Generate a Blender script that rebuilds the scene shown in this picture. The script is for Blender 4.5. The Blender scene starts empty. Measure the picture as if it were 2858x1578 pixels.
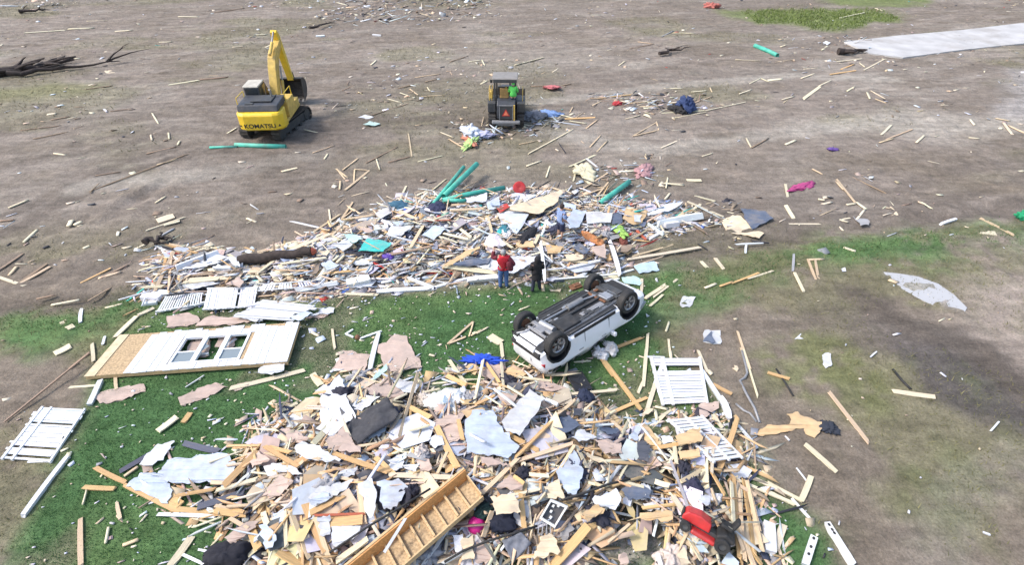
import bpy, math, random
import numpy as np
from mathutils import Vector, Matrix
from mathutils.geometry import tessellate_polygon

scene = bpy.context.scene
col = scene.collection
R = math.radians
rnd = random.Random(7)

# ------------------------------------------------------------------ camera
CAM_H, CAM_P = 14.0, R(38.0)          # drone height (m) and downward pitch
FPX, IW, IH = 1550.0, 2858.0, 1578.0  # focal length and size in pixels of the photograph
cd = bpy.data.cameras.new('camera')
cam = bpy.data.objects.new('camera', cd); col.objects.link(cam)
cam.location = (0, 0, CAM_H); cam.rotation_euler = (math.pi/2 - CAM_P, 0, 0)
cd.sensor_width = 36.0; cd.lens = 36.0*FPX/IW; cd.clip_start = 0.1; cd.clip_end = 3000
scene.camera = cam

# ------------------------------------------------------------------ sky, sun, exposure
SUN_EL, SUN_AZ = 50.0, 262.0          # azimuth the light comes from, degrees clockwise from +Y
world = bpy.data.worlds.new('World'); scene.world = world; world.use_nodes = True
wn = world.node_tree.nodes; wl = world.node_tree.links
bg = wn['Background']
sky = wn.new('ShaderNodeTexSky'); sky.sky_type = 'NISHITA'; sky.sun_disc = False
sky.sun_elevation = R(SUN_EL); sky.sun_rotation = R(SUN_AZ); sky.dust_density = 3.0; sky.air_density = 1.2
wl.new(sky.outputs[0], bg.inputs[0]); bg.inputs[1].default_value = 0.15
sd = bpy.data.lights.new('sun', 'SUN'); sd.energy = 1.5; sd.angle = R(10.0); sd.color = (1.0, 0.955, 0.89)
sun = bpy.data.objects.new('sun', sd); col.objects.link(sun)
az, el = R(SUN_AZ), R(SUN_EL)
sdir = Vector((math.sin(az)*math.cos(el), math.cos(az)*math.cos(el), math.sin(el)))
sun.rotation_euler = (-sdir).to_track_quat('-Z', 'Y').to_euler(); sun.location = sdir*60
scene.view_settings.view_transform = 'Standard'; scene.view_settings.look = 'None'
scene.view_settings.gamma = 1.0; scene.view_settings.use_curve_mapping = False
scene.view_settings.exposure = 0.95

# ------------------------------------------------------------------ helpers
def lin(h):
    h = h.lstrip('#'); o = []
    for i in (0, 2, 4):
        v = int(h[i:i+2], 16)/255
        o.append(v/12.92 if v <= 0.04045 else ((v+0.055)/1.055)**2.4)
    return tuple(o)
def ray(px, py, z=0.0):
    """point at height z seen at photograph pixel (px, py)"""
    u = (px-IW/2)/FPX; v = (py-IH/2)/FPX
    d = Vector((u, math.cos(CAM_P)-v*math.sin(CAM_P), -math.sin(CAM_P)-v*math.cos(CAM_P)))
    t = (z-CAM_H)/d.z
    return Vector((t*d.x, t*d.y, z))
def dpt(x, y, z=0.0):                 # the same for the 2576 pixel wide view
    return ray(x/0.9013, y/0.9013, z)
CROPS = {1: (0, 0, .37278), 4: (715, 0, .37278), 5: (1430, 0, .37278), 6: (2145, 0, .3727), 7: (0, 500, .37278),
         8: (715, 430, .28127), 11: (1330, 430, .28127), 12: (1330, 660, .29534), 13: (2045, 500, .37276),
         14: (0, 1030, .38544), 15: (600, 1000, .40648), 16: (1100, 1000, .40648), 17: (1600, 1000, .40648),
         18: (2145, 1030, .38541), 21: (200, 780, .27174), 23: (800, 880, .26019), 24: (400, 640, .1941),
         30: (1780, 980, .18987), 31: (1480, 1330, .17439), 32: (1240, 1330, .17438), 33: (560, 1330, .17437),
         34: (900, 1330, .17437), 35: (1850, 1350, .16034), 0: (0, 0, 1/0.9013)}
def cpx(c, x, y):
    a, b, s = CROPS[c]; return a+x*s, b+y*s

def vnoise(x, y, seed=0):
    rs = np.random.RandomState(seed); T = rs.rand(256, 256)
    xi = np.floor(x).astype(int); yi = np.floor(y).astype(int); fx = x-xi; fy = y-yi
    fx = fx*fx*(3-2*fx); fy = fy*fy*(3-2*fy)
    a = T[xi % 256, yi % 256]; b = T[(xi+1) % 256, yi % 256]; c = T[xi % 256, (yi+1) % 256]; d = T[(xi+1) % 256, (yi+1) % 256]
    return (a*(1-fx)+b*fx)*(1-fy)+(c*(1-fx)+d*fx)*fy
def fbm(x, y, seed=0, oct=4):
    s = 0; a = .5; n = 0
    for i in range(oct):
        s = s+a*vnoise(x*2**i+i*17.3, y*2**i+i*9.1, seed+i); n += a; a *= .5
    return s/n
def sdf(px, py, poly):
    """signed distance to a polygon, positive inside"""
    d = np.full(px.shape, 1e9); ins = np.zeros(px.shape, bool); n = len(poly)
    for i in range(n):
        ax, ay = poly[i]; bx, by = poly[(i+1) % n]; ex, ey = bx-ax, by-ay
        t = np.clip(((px-ax)*ex+(py-ay)*ey)/(ex*ex+ey*ey+1e-9), 0, 1)
        d = np.minimum(d, (px-ax-t*ex)**2+(py-ay-t*ey)**2)
        c = ((ay > py) != (by > py)) & (px < (bx-ax)*(py-ay)/((by-ay) if abs(by-ay) > 1e-9 else 1e-9)+ax)
        ins ^= c
    d = np.sqrt(d); return np.where(ins, d, -d)
def sstep(a, b, v):
    t = np.clip((v-a)/(b-a), 0, 1); return t*t*(3-2*t)
def dpoly(pts): return [tuple(dpt(x, y))[:2] for x, y in pts]

# debris heaps: outlines on the ground and a height field
NEAR = dpoly([(430, 1230), (520, 1195), (590, 1130), (650, 1080), (720, 1035), (800, 990), (840, 955), (960, 930), (1060, 965), (1180, 960),
              (1290, 925), (1400, 965), (1500, 990), (1600, 1070), (1760, 1060), (1850, 1090), (1880, 1180), (1900, 1300), (1970, 1500),
              (540, 1500), (610, 1350), (560, 1290)])
FAR = dpoly([(375, 745), (400, 660), (440, 620), (520, 640), (640, 655), (760, 615), (850, 575), (940, 545), (1010, 515), (1090, 490), (1250, 485),
             (1420, 490), (1600, 510), (1700, 525), (1740, 560), (1640, 600), (1560, 640), (1550, 675), (1380, 695), (1200, 705), (960, 722),
             (760, 745), (640, 740), (420, 740)])
GX0, GY0, GS, GNX, GNY = -32.0, 2.0, 0.2, 300, 230
gx, gy = np.meshgrid(GX0+np.arange(GNX)*GS, GY0+np.arange(GNY)*GS, indexing='ij')
sn = sdf(gx, gy, NEAR); sf = sdf(gx, gy, FAR)
HEAP = sstep(0, 2.6, sn)*0.5*(.45+.9*fbm(gx*.55, gy*.55, 3)) + sstep(0, 2.2, sf)*0.36*(.4+1.0*fbm(gx*.6, gy*.6, 5))
def ground_z(x, y): return .09*(fbm(np.asarray(x)*.22, np.asarray(y)*.22, 11, 3)-.5)+.045*(fbm(np.asarray(x)*1.3, np.asarray(y)*1.3, 12, 2)-.5)
HEAPG = HEAP+ground_z(gx, gy)
def hz(x, y):
    i = (x-GX0)/GS; j = (y-GY0)/GS
    if not (0 <= i < GNX-1 and 0 <= j < GNY-1): return float(ground_z(np.array([x]), np.array([y]))[0])
    a, b = int(i), int(j); u, v = i-a, j-b
    H = HEAPG
    return float((H[a, b]*(1-u)+H[a+1, b]*u)*(1-v)+(H[a, b+1]*(1-u)+H[a+1, b+1]*u)*v)
def at(c, x, y, dz=0.0):
    """point on the surface (plus dz) seen at pixel (x, y) of crop c"""
    px, py = cpx(c, x, y); z = dz
    for _ in range(4):
        p = ray(px, py, z); z = hz(p.x, p.y)+dz
    return ray(px, py, z)

class MB:
    def __init__(s, xf=None): s.v = []; s.f = []; s.xf = xf
    def add(s, vs, fs):
        o = len(s.v); s.v += [tuple(p) for p in vs]; s.f += [tuple(i+o for i in f) for f in fs]; return s
    def box(s, c, d, M=None, taper=1.0):
        x, y, z = d[0]/2, d[1]/2, d[2]/2; t = taper
        vs = [Vector(p) for p in ((-x, -y, -z), (x, -y, -z), (x, y, -z), (-x, y, -z), (-x*t, -y*t, z), (x*t, -y*t, z), (x*t, y*t, z), (-x*t, y*t, z))]
        if M is not None: vs = [M @ p for p in vs]
        return s.add([p+Vector(c) for p in vs], [(0, 3, 2, 1), (4, 5, 6, 7), (0, 1, 5, 4), (1, 2, 6, 5), (2, 3, 7, 6), (3, 0, 4, 7)])
    def bar(s, a, b, w, h, roll=0.0):
        a, b = Vector(a), Vector(b); d = b-a; L = d.length
        q = d.to_track_quat('X', 'Z').to_matrix() @ Matrix.Rotation(roll, 3, 'X')
        return s.box((a+b)/2, (L, w, h), q)
    def tube(s, pts, r, n=8, cap=True):
        pts = [Vector(p) for p in pts]; rr = r if isinstance(r, (list, tuple)) else [r]*len(pts); rings = []; up = None
        for i, p in enumerate(pts):
            t = (pts[min(i+1, len(pts)-1)]-pts[max(i-1, 0)]).normalized()
            if up is None: up = Vector((0, 0, 1)) if abs(t.z) < .9 else Vector((1, 0, 0))
            x = t.cross(up).normalized(); y = x.cross(t).normalized(); up = y
            rings.append([p+rr[i]*(math.cos(2*math.pi*k/n)*x+math.sin(2*math.pi*k/n)*y) for k in range(n)])
        vs = [p for g in rings for p in g]; fs = []
        for i in range(len(pts)-1):
            for k in range(n):
                fs.append((i*n+k, i*n+(k+1) % n, (i+1)*n+(k+1) % n, (i+1)*n+k))
        if cap: fs += [tuple(range(n-1, -1, -1)), tuple(range((len(pts)-1)*n, len(pts)*n))]
        return s.add(vs, fs)
    def prism(s, poly, lo, hi, axis='x'):
        """polygon in the other two axes swept along axis"""
        n = len(poly)
        def P(a, b, t): return {'x': (t, a, b), 'y': (a, t, b), 'z': (a, b, t)}[axis]
        vs = [P(a, b, lo) for a, b in poly]+[P(a, b, hi) for a, b in poly]
        return s.add(vs, [tuple(range(n-1, -1, -1)), tuple(range(n, 2*n))]+[(i, (i+1) % n, n+(i+1) % n, n+i) for i in range(n)])
    def lathe(s, prof, M, n=24):
        """profile of (radius, along) turned about local Z, placed by M"""
        vs = []; m = len(prof)
        for k in range(n):
            a = 2*math.pi*k/n
            vs += [M @ Vector((r*math.cos(a), r*math.sin(a), z)) for r, z in prof]
        return s.add(vs, [(k*m+j, ((k+1) % n)*m+j, ((k+1) % n)*m+j+1, k*m+j+1) for k in range(n) for j in range(m-1)])
    def quadslab(s, q, t):
        """four corner points, thickness t downwards"""
        q = [Vector(p) for p in q]; nrm = (q[1]-q[0]).cross(q[3]-q[0]).normalized()
        if nrm.z < 0: q.reverse(); nrm = -nrm
        return s.add(q+[p-nrm*t for p in q], [(0, 1, 2, 3), (7, 6, 5, 4)]+[(i, i+4, (i+1) % 4+4, (i+1) % 4) for i in range(4)])
    def mesh(s, name, smooth=0):
        me = bpy.data.meshes.new(name)
        vs = [tuple(s.xf(Vector(p))) for p in s.v] if s.xf else s.v
        me.from_pydata(vs, [], s.f); me.update()
        if smooth:
            for p in me.polygons: p.use_smooth = True
            me.set_sharp_from_angle(angle=R(smooth))
        return me
    def build(s, name, mat, parent=None, smooth=0, bevel=0):
        return obj(name, s.mesh(name, smooth), mat, parent, bevel)
def obj(name, me, mat, parent=None, bevel=0):
    o = bpy.data.objects.new(name, me); col.objects.link(o)
    if mat is not None and not me.materials: me.materials.append(mat)
    if parent is not None: o.parent = parent
    if bevel:
        m = o.modifiers.new('bevel', 'BEVEL'); m.width = bevel; m.segments = 2; m.limit_method = 'ANGLE'
    return o
def tag(o, label, cat, group=None, kind=None):
    if label: o['label'] = label
    if cat: o['category'] = cat
    if group: o['group'] = group
    if kind: o['kind'] = kind
    return o
def thing(name, label, cat, loc=(0, 0, 0), rz=0.0, group=None, rot=None):
    o = bpy.data.objects.new(name, None); col.objects.link(o); o.location = loc
    o.rotation_euler = rot if rot else (0, 0, rz); o.empty_display_size = .2
    return tag(o, label, cat, group)

# ------------------------------------------------------------------ materials
def mat(name, color, rough=.6, var=.12, scale=8.0, bump=0.0, metal=0.0, coat=0.0, dirt=0.0, dirtcol=(.16, .13, .105), usecolor=False, stretch=None, rand=0.0):
    m = bpy.data.materials.new(name); m.use_nodes = True; N = m.node_tree.nodes; L = m.node_tree.links
    b = N['Principled BSDF']; b.inputs['Roughness'].default_value = rough; b.inputs['Metallic'].default_value = metal
    b.inputs['Coat Weight'].default_value = coat
    tc = N.new('ShaderNodeTexCoord'); mp = N.new('ShaderNodeMapping'); L.new(tc.outputs['Object'], mp.inputs[0])
    if stretch: mp.inputs['Scale'].default_value = stretch
    if usecolor:                      # shift the grain from object to object
        oi = N.new('ShaderNodeObjectInfo'); mu = N.new('ShaderNodeMath'); mu.operation = 'MULTIPLY'; mu.inputs[1].default_value = 37
        L.new(oi.outputs['Random'], mu.inputs[0]); L.new(mu.outputs[0], mp.inputs['Location'])
    no = N.new('ShaderNodeTexNoise'); no.inputs['Scale'].default_value = scale; no.inputs['Detail'].default_value = 5
    L.new(mp.outputs[0], no.inputs['Vector'])
    mr = N.new('ShaderNodeMapRange'); mr.inputs[1].default_value = .3; mr.inputs[2].default_value = .7
    mr.inputs[3].default_value = 1-var; mr.inputs[4].default_value = 1+var*.6; L.new(no.outputs[0], mr.inputs[0])
    vm = N.new('ShaderNodeVectorMath'); vm.operation = 'SCALE'; L.new(mr.outputs[0], vm.inputs['Scale'])
    if usecolor: L.new(oi.outputs['Color'], vm.inputs[0])
    else: vm.inputs[0].default_value = color
    out = vm.outputs[0]
    if dirt:
        n2 = N.new('ShaderNodeTexNoise'); n2.inputs['Scale'].default_value = scale*.35; n2.inputs['Detail'].default_value = 7; n2.inputs['Roughness'].default_value = .7
        L.new(mp.outputs[0], n2.inputs['Vector'])
        m2 = N.new('ShaderNodeMapRange'); m2.inputs[1].default_value = .5; m2.inputs[2].default_value = .72; m2.inputs[3].default_value = 0; m2.inputs[4].default_value = dirt
        L.new(n2.outputs[0], m2.inputs[0])
        mx = N.new('ShaderNodeMix'); mx.data_type = 'RGBA'; L.new(m2.outputs[0], mx.inputs[0]); L.new(out, mx.inputs[6]); mx.inputs[7].default_value = (*dirtcol, 1)
        out = mx.outputs[2]
    L.new(out, b.inputs['Base Color'])
    if bump:
        bp = N.new('ShaderNodeBump'); bp.inputs['Strength'].default_value = bump; bp.inputs['Distance'].default_value = .02
        L.new(no.outputs[0], bp.inputs['Height']); L.new(bp.outputs[0], b.inputs['Normal'])
    return m
def attr_mat(name, attr='col', rough=.8, trans=0.0, noise=0.0):
    m = bpy.data.materials.new(name); m.use_nodes = True; N = m.node_tree.nodes; L = m.node_tree.links
    b = N['Principled BSDF']; b.inputs['Roughness'].default_value = rough
    a = N.new('ShaderNodeAttribute'); a.attribute_name = attr; L.new(a.outputs['Color'], b.inputs['Base Color'])
    if trans:
        t = N.new('ShaderNodeBsdfTranslucent'); mx = N.new('ShaderNodeMixShader'); mx.inputs[0].default_value = trans
        L.new(a.outputs['Color'], t.inputs[0]); L.new(b.outputs[0], mx.inputs[1]); L.new(t.outputs[0], mx.inputs[2]); L.new(mx.outputs[0], N['Material Output'].inputs[0])
    return m
def glass_mat(name, color=(.06, .075, .085), rough=.06):
    m = bpy.data.materials.new(name); m.use_nodes = True; b = m.node_tree.nodes['Principled BSDF']
    b.inputs['Base Color'].default_value = (*color, 1); b.inputs['Roughness'].default_value = rough; b.inputs['Coat Weight'].default_value = .3
    return m
M = {}
M['lumber'] = mat('lumber', (1, 1, 1), .75, .3, 3.0, .25, usecolor=True, stretch=(1.2, 14, 14), dirt=.55, dirtcol=(.24, .185, .14))
M['sheet'] = mat('sheet', (1, 1, 1), .8, .16, 3.5, .15, usecolor=True, dirt=.6, dirtcol=(.30, .26, .225))
M['vinyl'] = mat('vinyl', (1, 1, 1), .4, .07, 5.0, .03, usecolor=True, dirt=.22, dirtcol=(.42, .38, .33))
M['cloth'] = mat('cloth', (1, 1, 1), .95, .25, 9.0, .6, usecolor=True)
M['osb'] = mat('osb', (.46, .33, .19), .8, .4, 16.0, .3, dirt=.3, dirtcol=(.3, .19, .09))
M['stud'] = mat('stud', (.55, .38, .2), .7, .25, 3.0, .2, stretch=(1.5, 12, 12))
M['beam'] = mat('beam', (.58, .29, .1), .65, .3, 2.5, .2, stretch=(1.5, 10, 10))
M['white'] = mat('white_siding', (.76, .77, .79), .5, .06, 2.5, .05, dirt=.25, dirtcol=(.5, .44, .36))
M['winframe'] = mat('window_vinyl', (.78, .79, .81), .4, .05, 6)
M['glass'] = glass_mat('window_glass', (.20, .24, .26), .08)
M['yellow'] = mat('yellow_paint', (.78, .52, .03), .45, .12, 3.0, .05, coat=.15, dirt=.25, dirtcol=(.4, .3, .14))
M['yellow2'] = mat('worn_yellow_paint', (.62, .42, .10), .6, .25, 3.0, .05, dirt=.75, dirtcol=(.30, .23, .14))
M['hood'] = mat('dark_engine_cover', (.045, .05, .062), .5, .3, 4.0, dirt=.4)
M['black'] = mat('black_rubber', (.022, .022, .023), .75, .3, 9.0, .2, dirt=.35, dirtcol=(.1, .085, .07))
M['track'] = mat('track_steel', (.05, .044, .04), .7, .4, 5.0, .3, dirt=.7, dirtcol=(.13, .105, .085))
M['steel'] = mat('worn_steel', (.34, .33, .32), .4, .2, 6.0, metal=.6, dirt=.3)
M['cabglass'] = glass_mat('cab_glass', (.03, .036, .042))
M['grey'] = mat('grey_metal', (.28, .28, .29), .5, .2, 5, metal=.3, dirt=.3)
M['darkgrey'] = mat('dark_grey_metal', (.05, .052, .055), .55, .3, 5, dirt=.35)
M['red'] = mat('red_paint', (.50, .03, .03), .45, .2, 4, coat=.1, dirt=.45)
M['carwhite'] = mat('car_paint_white', (.74, .75, .78), .28, .04, 2.0, coat=.5, dirt=.2, dirtcol=(.45, .41, .36))
M['under'] = mat('underbody', (.022, .023, .026), .7, .5, 7.0, .3, dirt=.4, dirtcol=(.085, .075, .066))
M['siding'] = mat('siding', (1, 1, 1), .5, .06, 5.0, .03, usecolor=True, dirt=.10, dirtcol=(.45, .4, .34))
M['alu'] = mat('alloy', (.42, .42, .43), .4, .25, 8, metal=.6, dirt=.4)
M['rust'] = mat('rusty_steel', (.2, .09, .045), .75, .4, 10, .2)
M['tail'] = glass_mat('tail_lens', (.4, .01, .015), .12)
M['plate'] = mat('plate_white', (.7, .7, .68), .5, .05, 10)
M['teal'] = mat('green_pipe', (.07, .43, .33), .6, .25, 3, dirt=.5, dirtcol=(.3, .32, .26))
M['bark'] = mat('bark', (.045, .033, .029), .9, .5, 6, .8, stretch=(1, 1, 1))
M['text'] = mat('black_lettering', (.02, .02, .02), .6, .02)
# ------------------------------------------------------------------ the ground
def axis(lo, hi, step, far):
    a = list(np.arange(lo, hi+1e-6, step)); s = step; x = hi; r = []
    while x < far: s *= 1.35; x += s; r.append(x)
    s = step; x = lo; l = []
    while x > -far: s *= 1.35; x -= s; l.append(x)
    return np.array(l[::-1]+a+r)
XS = axis(-66, 66, .24, 900); YS = axis(4.5, 78, .2, 900)
X, Y = np.meshgrid(XS, YS, indexing='ij')
LAWN = dpoly([(-60, 805), (170, 787), (390, 752), (700, 750), (1000, 742), (1200, 712), (1400, 700), (1560, 692), (1650, 690), (1760, 660), (1900, 628), (2100, 600),
              (2330, 578), (2600, 560), (2600, 575), (2380, 605), (2260, 640), (2120, 650), (2000, 700), (1880, 740), (1740, 800), (1680, 850), (1740, 930),
              (1800, 1000), (1860, 1100), (1915, 1200), (1990, 1285), (2070, 1350), (2110, 1440), (2110, 1560), (-60, 1560), (10, 1420), (70, 1290), (160, 1150), (225, 1050), (250, 960),
              (240, 925), (280, 860), (120, 890), (-60, 900)])
CORE = dpoly([(250, 960), (300, 850), (420, 770), (1000, 745), (1400, 703), (1640, 700), (1640, 850), (1720, 930), (1790, 1000), (1900, 1200), (2080, 1360), (2110, 1560), (-60, 1560), (10, 1420), (160, 1150)])
def blob(pts, soft, seed, amp=1.2, fr=.35):
    w = sdf(X, Y, dpoly(pts))+amp*(fbm(X*fr, Y*fr, seed)-.5)*2
    return sstep(-soft, soft, w)
n1 = fbm(X*.18, Y*.18, 21); n2 = fbm(X*.8, Y*.8, 22); n3 = fbm((X*.35+Y*.12)*.5, (Y-.35*X)*1.5, 23); n4 = fbm(X*2.3, Y*2.3, 27, 3)
lawn = sstep(-.5, .7, sdf(X, Y, LAWN)+1.6*(fbm(X*.5, Y*.5, 24)-.5)+.9*(n4-.5))
core = sstep(-.4, .6, sdf(X, Y, CORE)+.9*(fbm(X*.6, Y*.6, 25)-.5)+.6*(n4-.5))
edge = blob([(1500, 705), (1640, 695), (1760, 668), (1900, 632), (2100, 603), (2330, 580), (2600, 562), (2600, 610), (2250, 640), (2000, 690), (1800, 770), (1600, 800)], .9, 61, 1.0, .6)
edge = np.maximum(edge, blob([(-60, 805), (170, 787), (390, 752), (330, 840), (120, 880), (-60, 890)], .9, 62, 1.0, .6))
def cc(h): return np.array(lin(h))
taupe = np.array((.216, .182, .154)); pale = np.array((.345, .315, .272)); brown = np.array((.165, .136, .106)); dark = np.array((.105, .088, .074))
olive = np.array((.15, .155, .07)); green = np.array((.062, .135, .050)); green2 = np.array((.115, .185, .068))
def mixc(a, b, t): return a*(1-t[..., None])+b*t[..., None]
C = np.zeros(X.shape+(3,))+taupe
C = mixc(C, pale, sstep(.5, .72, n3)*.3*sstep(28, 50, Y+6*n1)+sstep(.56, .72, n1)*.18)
C = mixc(C, brown, sstep(.5, .68, fbm(X*.3+3, Y*.55, 28))*.5)
C = mixc(C, olive, sstep(.5, .68, fbm(X*.13, Y*.2, 29))*.33*sstep(24, 30, Y))
C = C*(.86+.32*n2)[..., None]
C = mixc(C, dark*1.35, sstep(.54, .66, fbm(X*.09+5, Y*.16+2, 46, 5))*.3)
C = mixc(C, brown*.9, sstep(.55, .64, fbm((X*.8+Y*.5)*.12, (Y*.8-X*.45)*.5, 47, 4))*.35)
near = sstep(27, 21, Y+.15*np.abs(X))           # the rough ground round the lawn
C = mixc(C, mixc(brown*1.12+0*C, np.array((.20, .165, .13)), n2), near*.75)
C = mixc(C, olive*1.0, near*sstep(.46, .64, fbm(X*.33, Y*.33, 30)+.25*(n4-.5))*.42)
C = mixc(C, dark*1.15, blob([(-60, 760), (200, 745), (400, 715), (420, 745), (250, 775), (-60, 800)], .8, 31)*.8)
C = mixc(C, dark*1.25, blob([(1560, 660), (1760, 625), (1950, 580), (2200, 552), (2600, 505), (2600, 548), (2250, 572), (1950, 612), (1750, 650), (1600, 690)], .6, 32)*.75)
C = mixc(C, np.array((.085, .075, .073)), blob([(2225, 865), (2330, 845), (2440, 850), (2560, 930), (2650, 1040), (2640, 1110), (2450, 1080), (2300, 1000)], .5, 33, .8)*.9)
C = mixc(C, np.array((.12, .105, .098)), blob([(2120, 790), (2250, 800), (2420, 840), (2300, 900), (2180, 880)], .7, 133, 1.0)*.6)
C = mixc(C, dark*1.2, blob([(1950, 760), (2150, 780), (2300, 850), (2250, 900), (2050, 860), (1900, 860)], 1., 43)*.5)
C = mixc(C, np.array((.34, .285, .25)), blob([(2380, 700), (2640, 640), (2640, 930), (2540, 920), (2420, 800)], 1.4, 34)*.6)
C = mixc(C, pale*1.1, blob([(2000, 300), (2240, 285), (2640, 290), (2640, 330), (2300, 345), (2050, 345)], 1.6, 35, 2.0)*.6)
C = mixc(C, np.array((.32, .30, .285)), blob([(2520, 170), (2640, 170), (2640, 300), (2520, 290)], 1.2, 36, 1.6)*.7)
C = mixc(C, np.array((.07, .053, .045)), blob([(590, 340), (700, 330), (900, 300), (960, 320), (880, 375), (700, 395), (560, 385)], 1.5, 37)*.35)  # soft cast shadow of the excavator, painted into the soil colour
C = mixc(C, pale, blob([(1050, 140), (1500, 130), (1550, 170), (1200, 185)], 3, 38, 2)*.35)
C = mixc(C, np.array((.55, .54, .55)), sstep(-.1, .35, sdf(X, Y, dpoly([(2228, 690), (2300, 697), (2370, 725), (2420, 775), (2385, 785), (2330, 760), (2270, 728)]))+.7*(fbm(X*.9, Y*.9, 39)-.5))*.35)
C = mixc(C, np.array((.14, .175, .06)), np.maximum(blob([(1830, 28), (2000, 22), (2240, 22), (2240, 55), (2100, 75), (1900, 60)], 1.5, 40, 2.2), blob([(2060, -10), (2330, -10), (2320, 14), (2100, 12)], 1.2, 41, 2))*.85)
C = mixc(C, np.array((.19, .185, .095)), blob([(-60, 228), (120, 215), (260, 205), (290, 218), (180, 240), (-60, 250)], 1.2, 42, 1.8)*.7)
for pg, cg, ag in (([(2000, 610), (2330, 585), (2480, 575), (2420, 640), (2250, 690), (2080, 700)], (.11, .15, .06), .6), ([(1880, 880), (2050, 850), (2240, 900), (2280, 1000), (2100, 1010), (1930, 960)], (.15, .165, .065), .65), ([(2280, 1180), (2450, 1130), (2580, 1180), (2580, 1330), (2400, 1340), (2280, 1290)], (.12, .14, .06), .55), ([(2400, 650), (2600, 620), (2600, 700), (2450, 720)], (.16, .16, .09), .5), ([(2430, 930), (2600, 1120), (2600, 1200), (2500, 1150)], (.12, .14, .06), .5)):
    C = mixc(C, np.array(cg), blob(pg, .9, 150+len(pg), 1.6, .7)*sstep(.3, .6, n4)*ag)
C = mixc(C, mixc(olive*.8+0*C, green2, n2), lawn*.62)
C = mixc(C, mixc(green*1.1+0*C, green2*.9, n4), edge*sstep(.34, .52, n2+.3*(n4-.5))*.9)
C = mixc(C, mixc(green+0*C, green2, sstep(.45, .75, fbm(X*.4, Y*.4, 44))*.8), core*.93)
C = mixc(C, mixc(np.array((.20, .165, .14))+0*C, np.array((.44, .40, .37)), sstep(.35, .6, n4)), np.maximum(sstep(-.7, .3, sdf(X, Y, FAR))*.9, sstep(.2, 1.4, sdf(X, Y, NEAR)+2.2*(fbm(X*.5, Y*.5, 48)-.5))*.85))
for pl, w, a_, cl_ in (([(-20, 600), (180, 500), (330, 430), (470, 390), (560, 380)], .55, .45, dark*1.3), ([(-20, 560), (160, 475), (310, 410), (450, 372)], .5, .4, dark*1.3), ([(150, 690), (420, 560), (700, 470), (900, 430)], .5, .35, dark*1.4), ([(760, 330), (900, 300), (1100, 298), (1240, 310)], .6, .4, dark*1.3), ([(780, 350), (920, 322), (1100, 318), (1230, 325)], .6, .35, dark*1.3), ([(0, 420), (240, 380), (440, 330), (590, 330)], .6, .35, dark*1.4),
    ([(1700, 560), (1900, 520), (2200, 500), (2400, 430), (2600, 400)], .7, .35, dark*1.4), ([(1500, 600), (1800, 590), (2050, 560), (2330, 520), (2600, 450)], .6, .4, dark*1.3), ([(2100, 400), (2300, 420), (2450, 470), (2600, 480)], .8, .4, brown), ([(0, 735), (200, 690), (420, 620), (700, 540)], .45, .35, dark*1.4), ([(300, 300), (500, 285), (620, 320)], .6, .3, dark*1.5), ([(1350, 260), (1700, 215), (2000, 190), (2250, 200)], .8, .3, pale), ([(1340, 330), (1650, 380), (1950, 340), (2240, 300)], .9, .3, pale), ([(200, 470), (500, 440), (800, 390)], .9, .3, pale), ([(2150, 740), (2300, 830), (2450, 880), (2600, 1000)], .8, .5, dark), ([(1900, 1000), (2050, 1150), (2150, 1300), (2200, 1430)], .5, .35, brown*.9), ([(2350, 1430), (2400, 1250), (2560, 1150)], .7, .15, pale*.8)):
    q_ = [dpt(*p_) for p_ in pl]; dd = np.full(X.shape, 1e9)
    for a2, b2 in zip(q_, q_[1:]):
        ex_, ey_ = b2.x-a2.x, b2.y-a2.y; t_ = np.clip(((X-a2.x)*ex_+(Y-a2.y)*ey_)/(ex_*ex_+ey_*ey_), 0, 1); dd = np.minimum(dd, np.hypot(X-a2.x-t_*ex_, Y-a2.y-t_*ey_))
    C = mixc(C, cl_, sstep(w*1.3, w*.4, dd+.7*(n2-.5))*min(1, a_*1.7)*(1-core))
# worn footpaths and mud through the lawn
C = mixc(C, np.array((.19, .15, .115)), core*sstep(.60, .70, fbm(X*.45+7, Y*.45, 45))*.55)
# darker ground colour round and between the excavator and dozer
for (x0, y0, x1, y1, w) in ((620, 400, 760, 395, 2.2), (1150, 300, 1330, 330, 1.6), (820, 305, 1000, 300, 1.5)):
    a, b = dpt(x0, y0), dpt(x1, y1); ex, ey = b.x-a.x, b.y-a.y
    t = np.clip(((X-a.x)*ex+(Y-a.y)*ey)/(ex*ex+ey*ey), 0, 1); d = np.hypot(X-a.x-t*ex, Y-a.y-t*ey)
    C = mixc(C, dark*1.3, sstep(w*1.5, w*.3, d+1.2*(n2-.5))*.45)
Z = ground_z(X, Y)
rut = 0
for (x0, y0, x1, y1, w, dep) in ((-40, 785, 420, 735, .5, .10), (-40, 770, 420, 720, .45, .08), (1640, 655, 2600, 525, .55, .10), (1640, 640, 2600, 510, .45, .08), (430, 450, 260, 560, .4, .1), (0, 640, 420, 470, .35, .08), (760, 330, 1160, 300, .5, .1)):
    a, b = dpt(x0, y0), dpt(x1, y1); ex, ey = b.x-a.x, b.y-a.y
    t = np.clip(((X-a.x)*ex+(Y-a.y)*ey)/(ex*ex+ey*ey), 0, 1); d = np.hypot(X-a.x-t*ex, Y-a.y-t*ey)+.5*(n2-.5)
    rut = rut+np.where((t > 0) & (t < 1), -dep*np.exp(-(d/w)**2)+.5*dep*np.exp(-((d-1.6*w)/w)**2), 0)
clod = (1-core)*.10*np.maximum(fbm(X*1.7, Y*1.7, 51, 4)-.52, 0)*3
Z = Z+rut*sstep(0, -.8, sdf(X, Y, CORE))+clod*sstep(90, 70, Y)
nx, ny = X.shape
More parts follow.
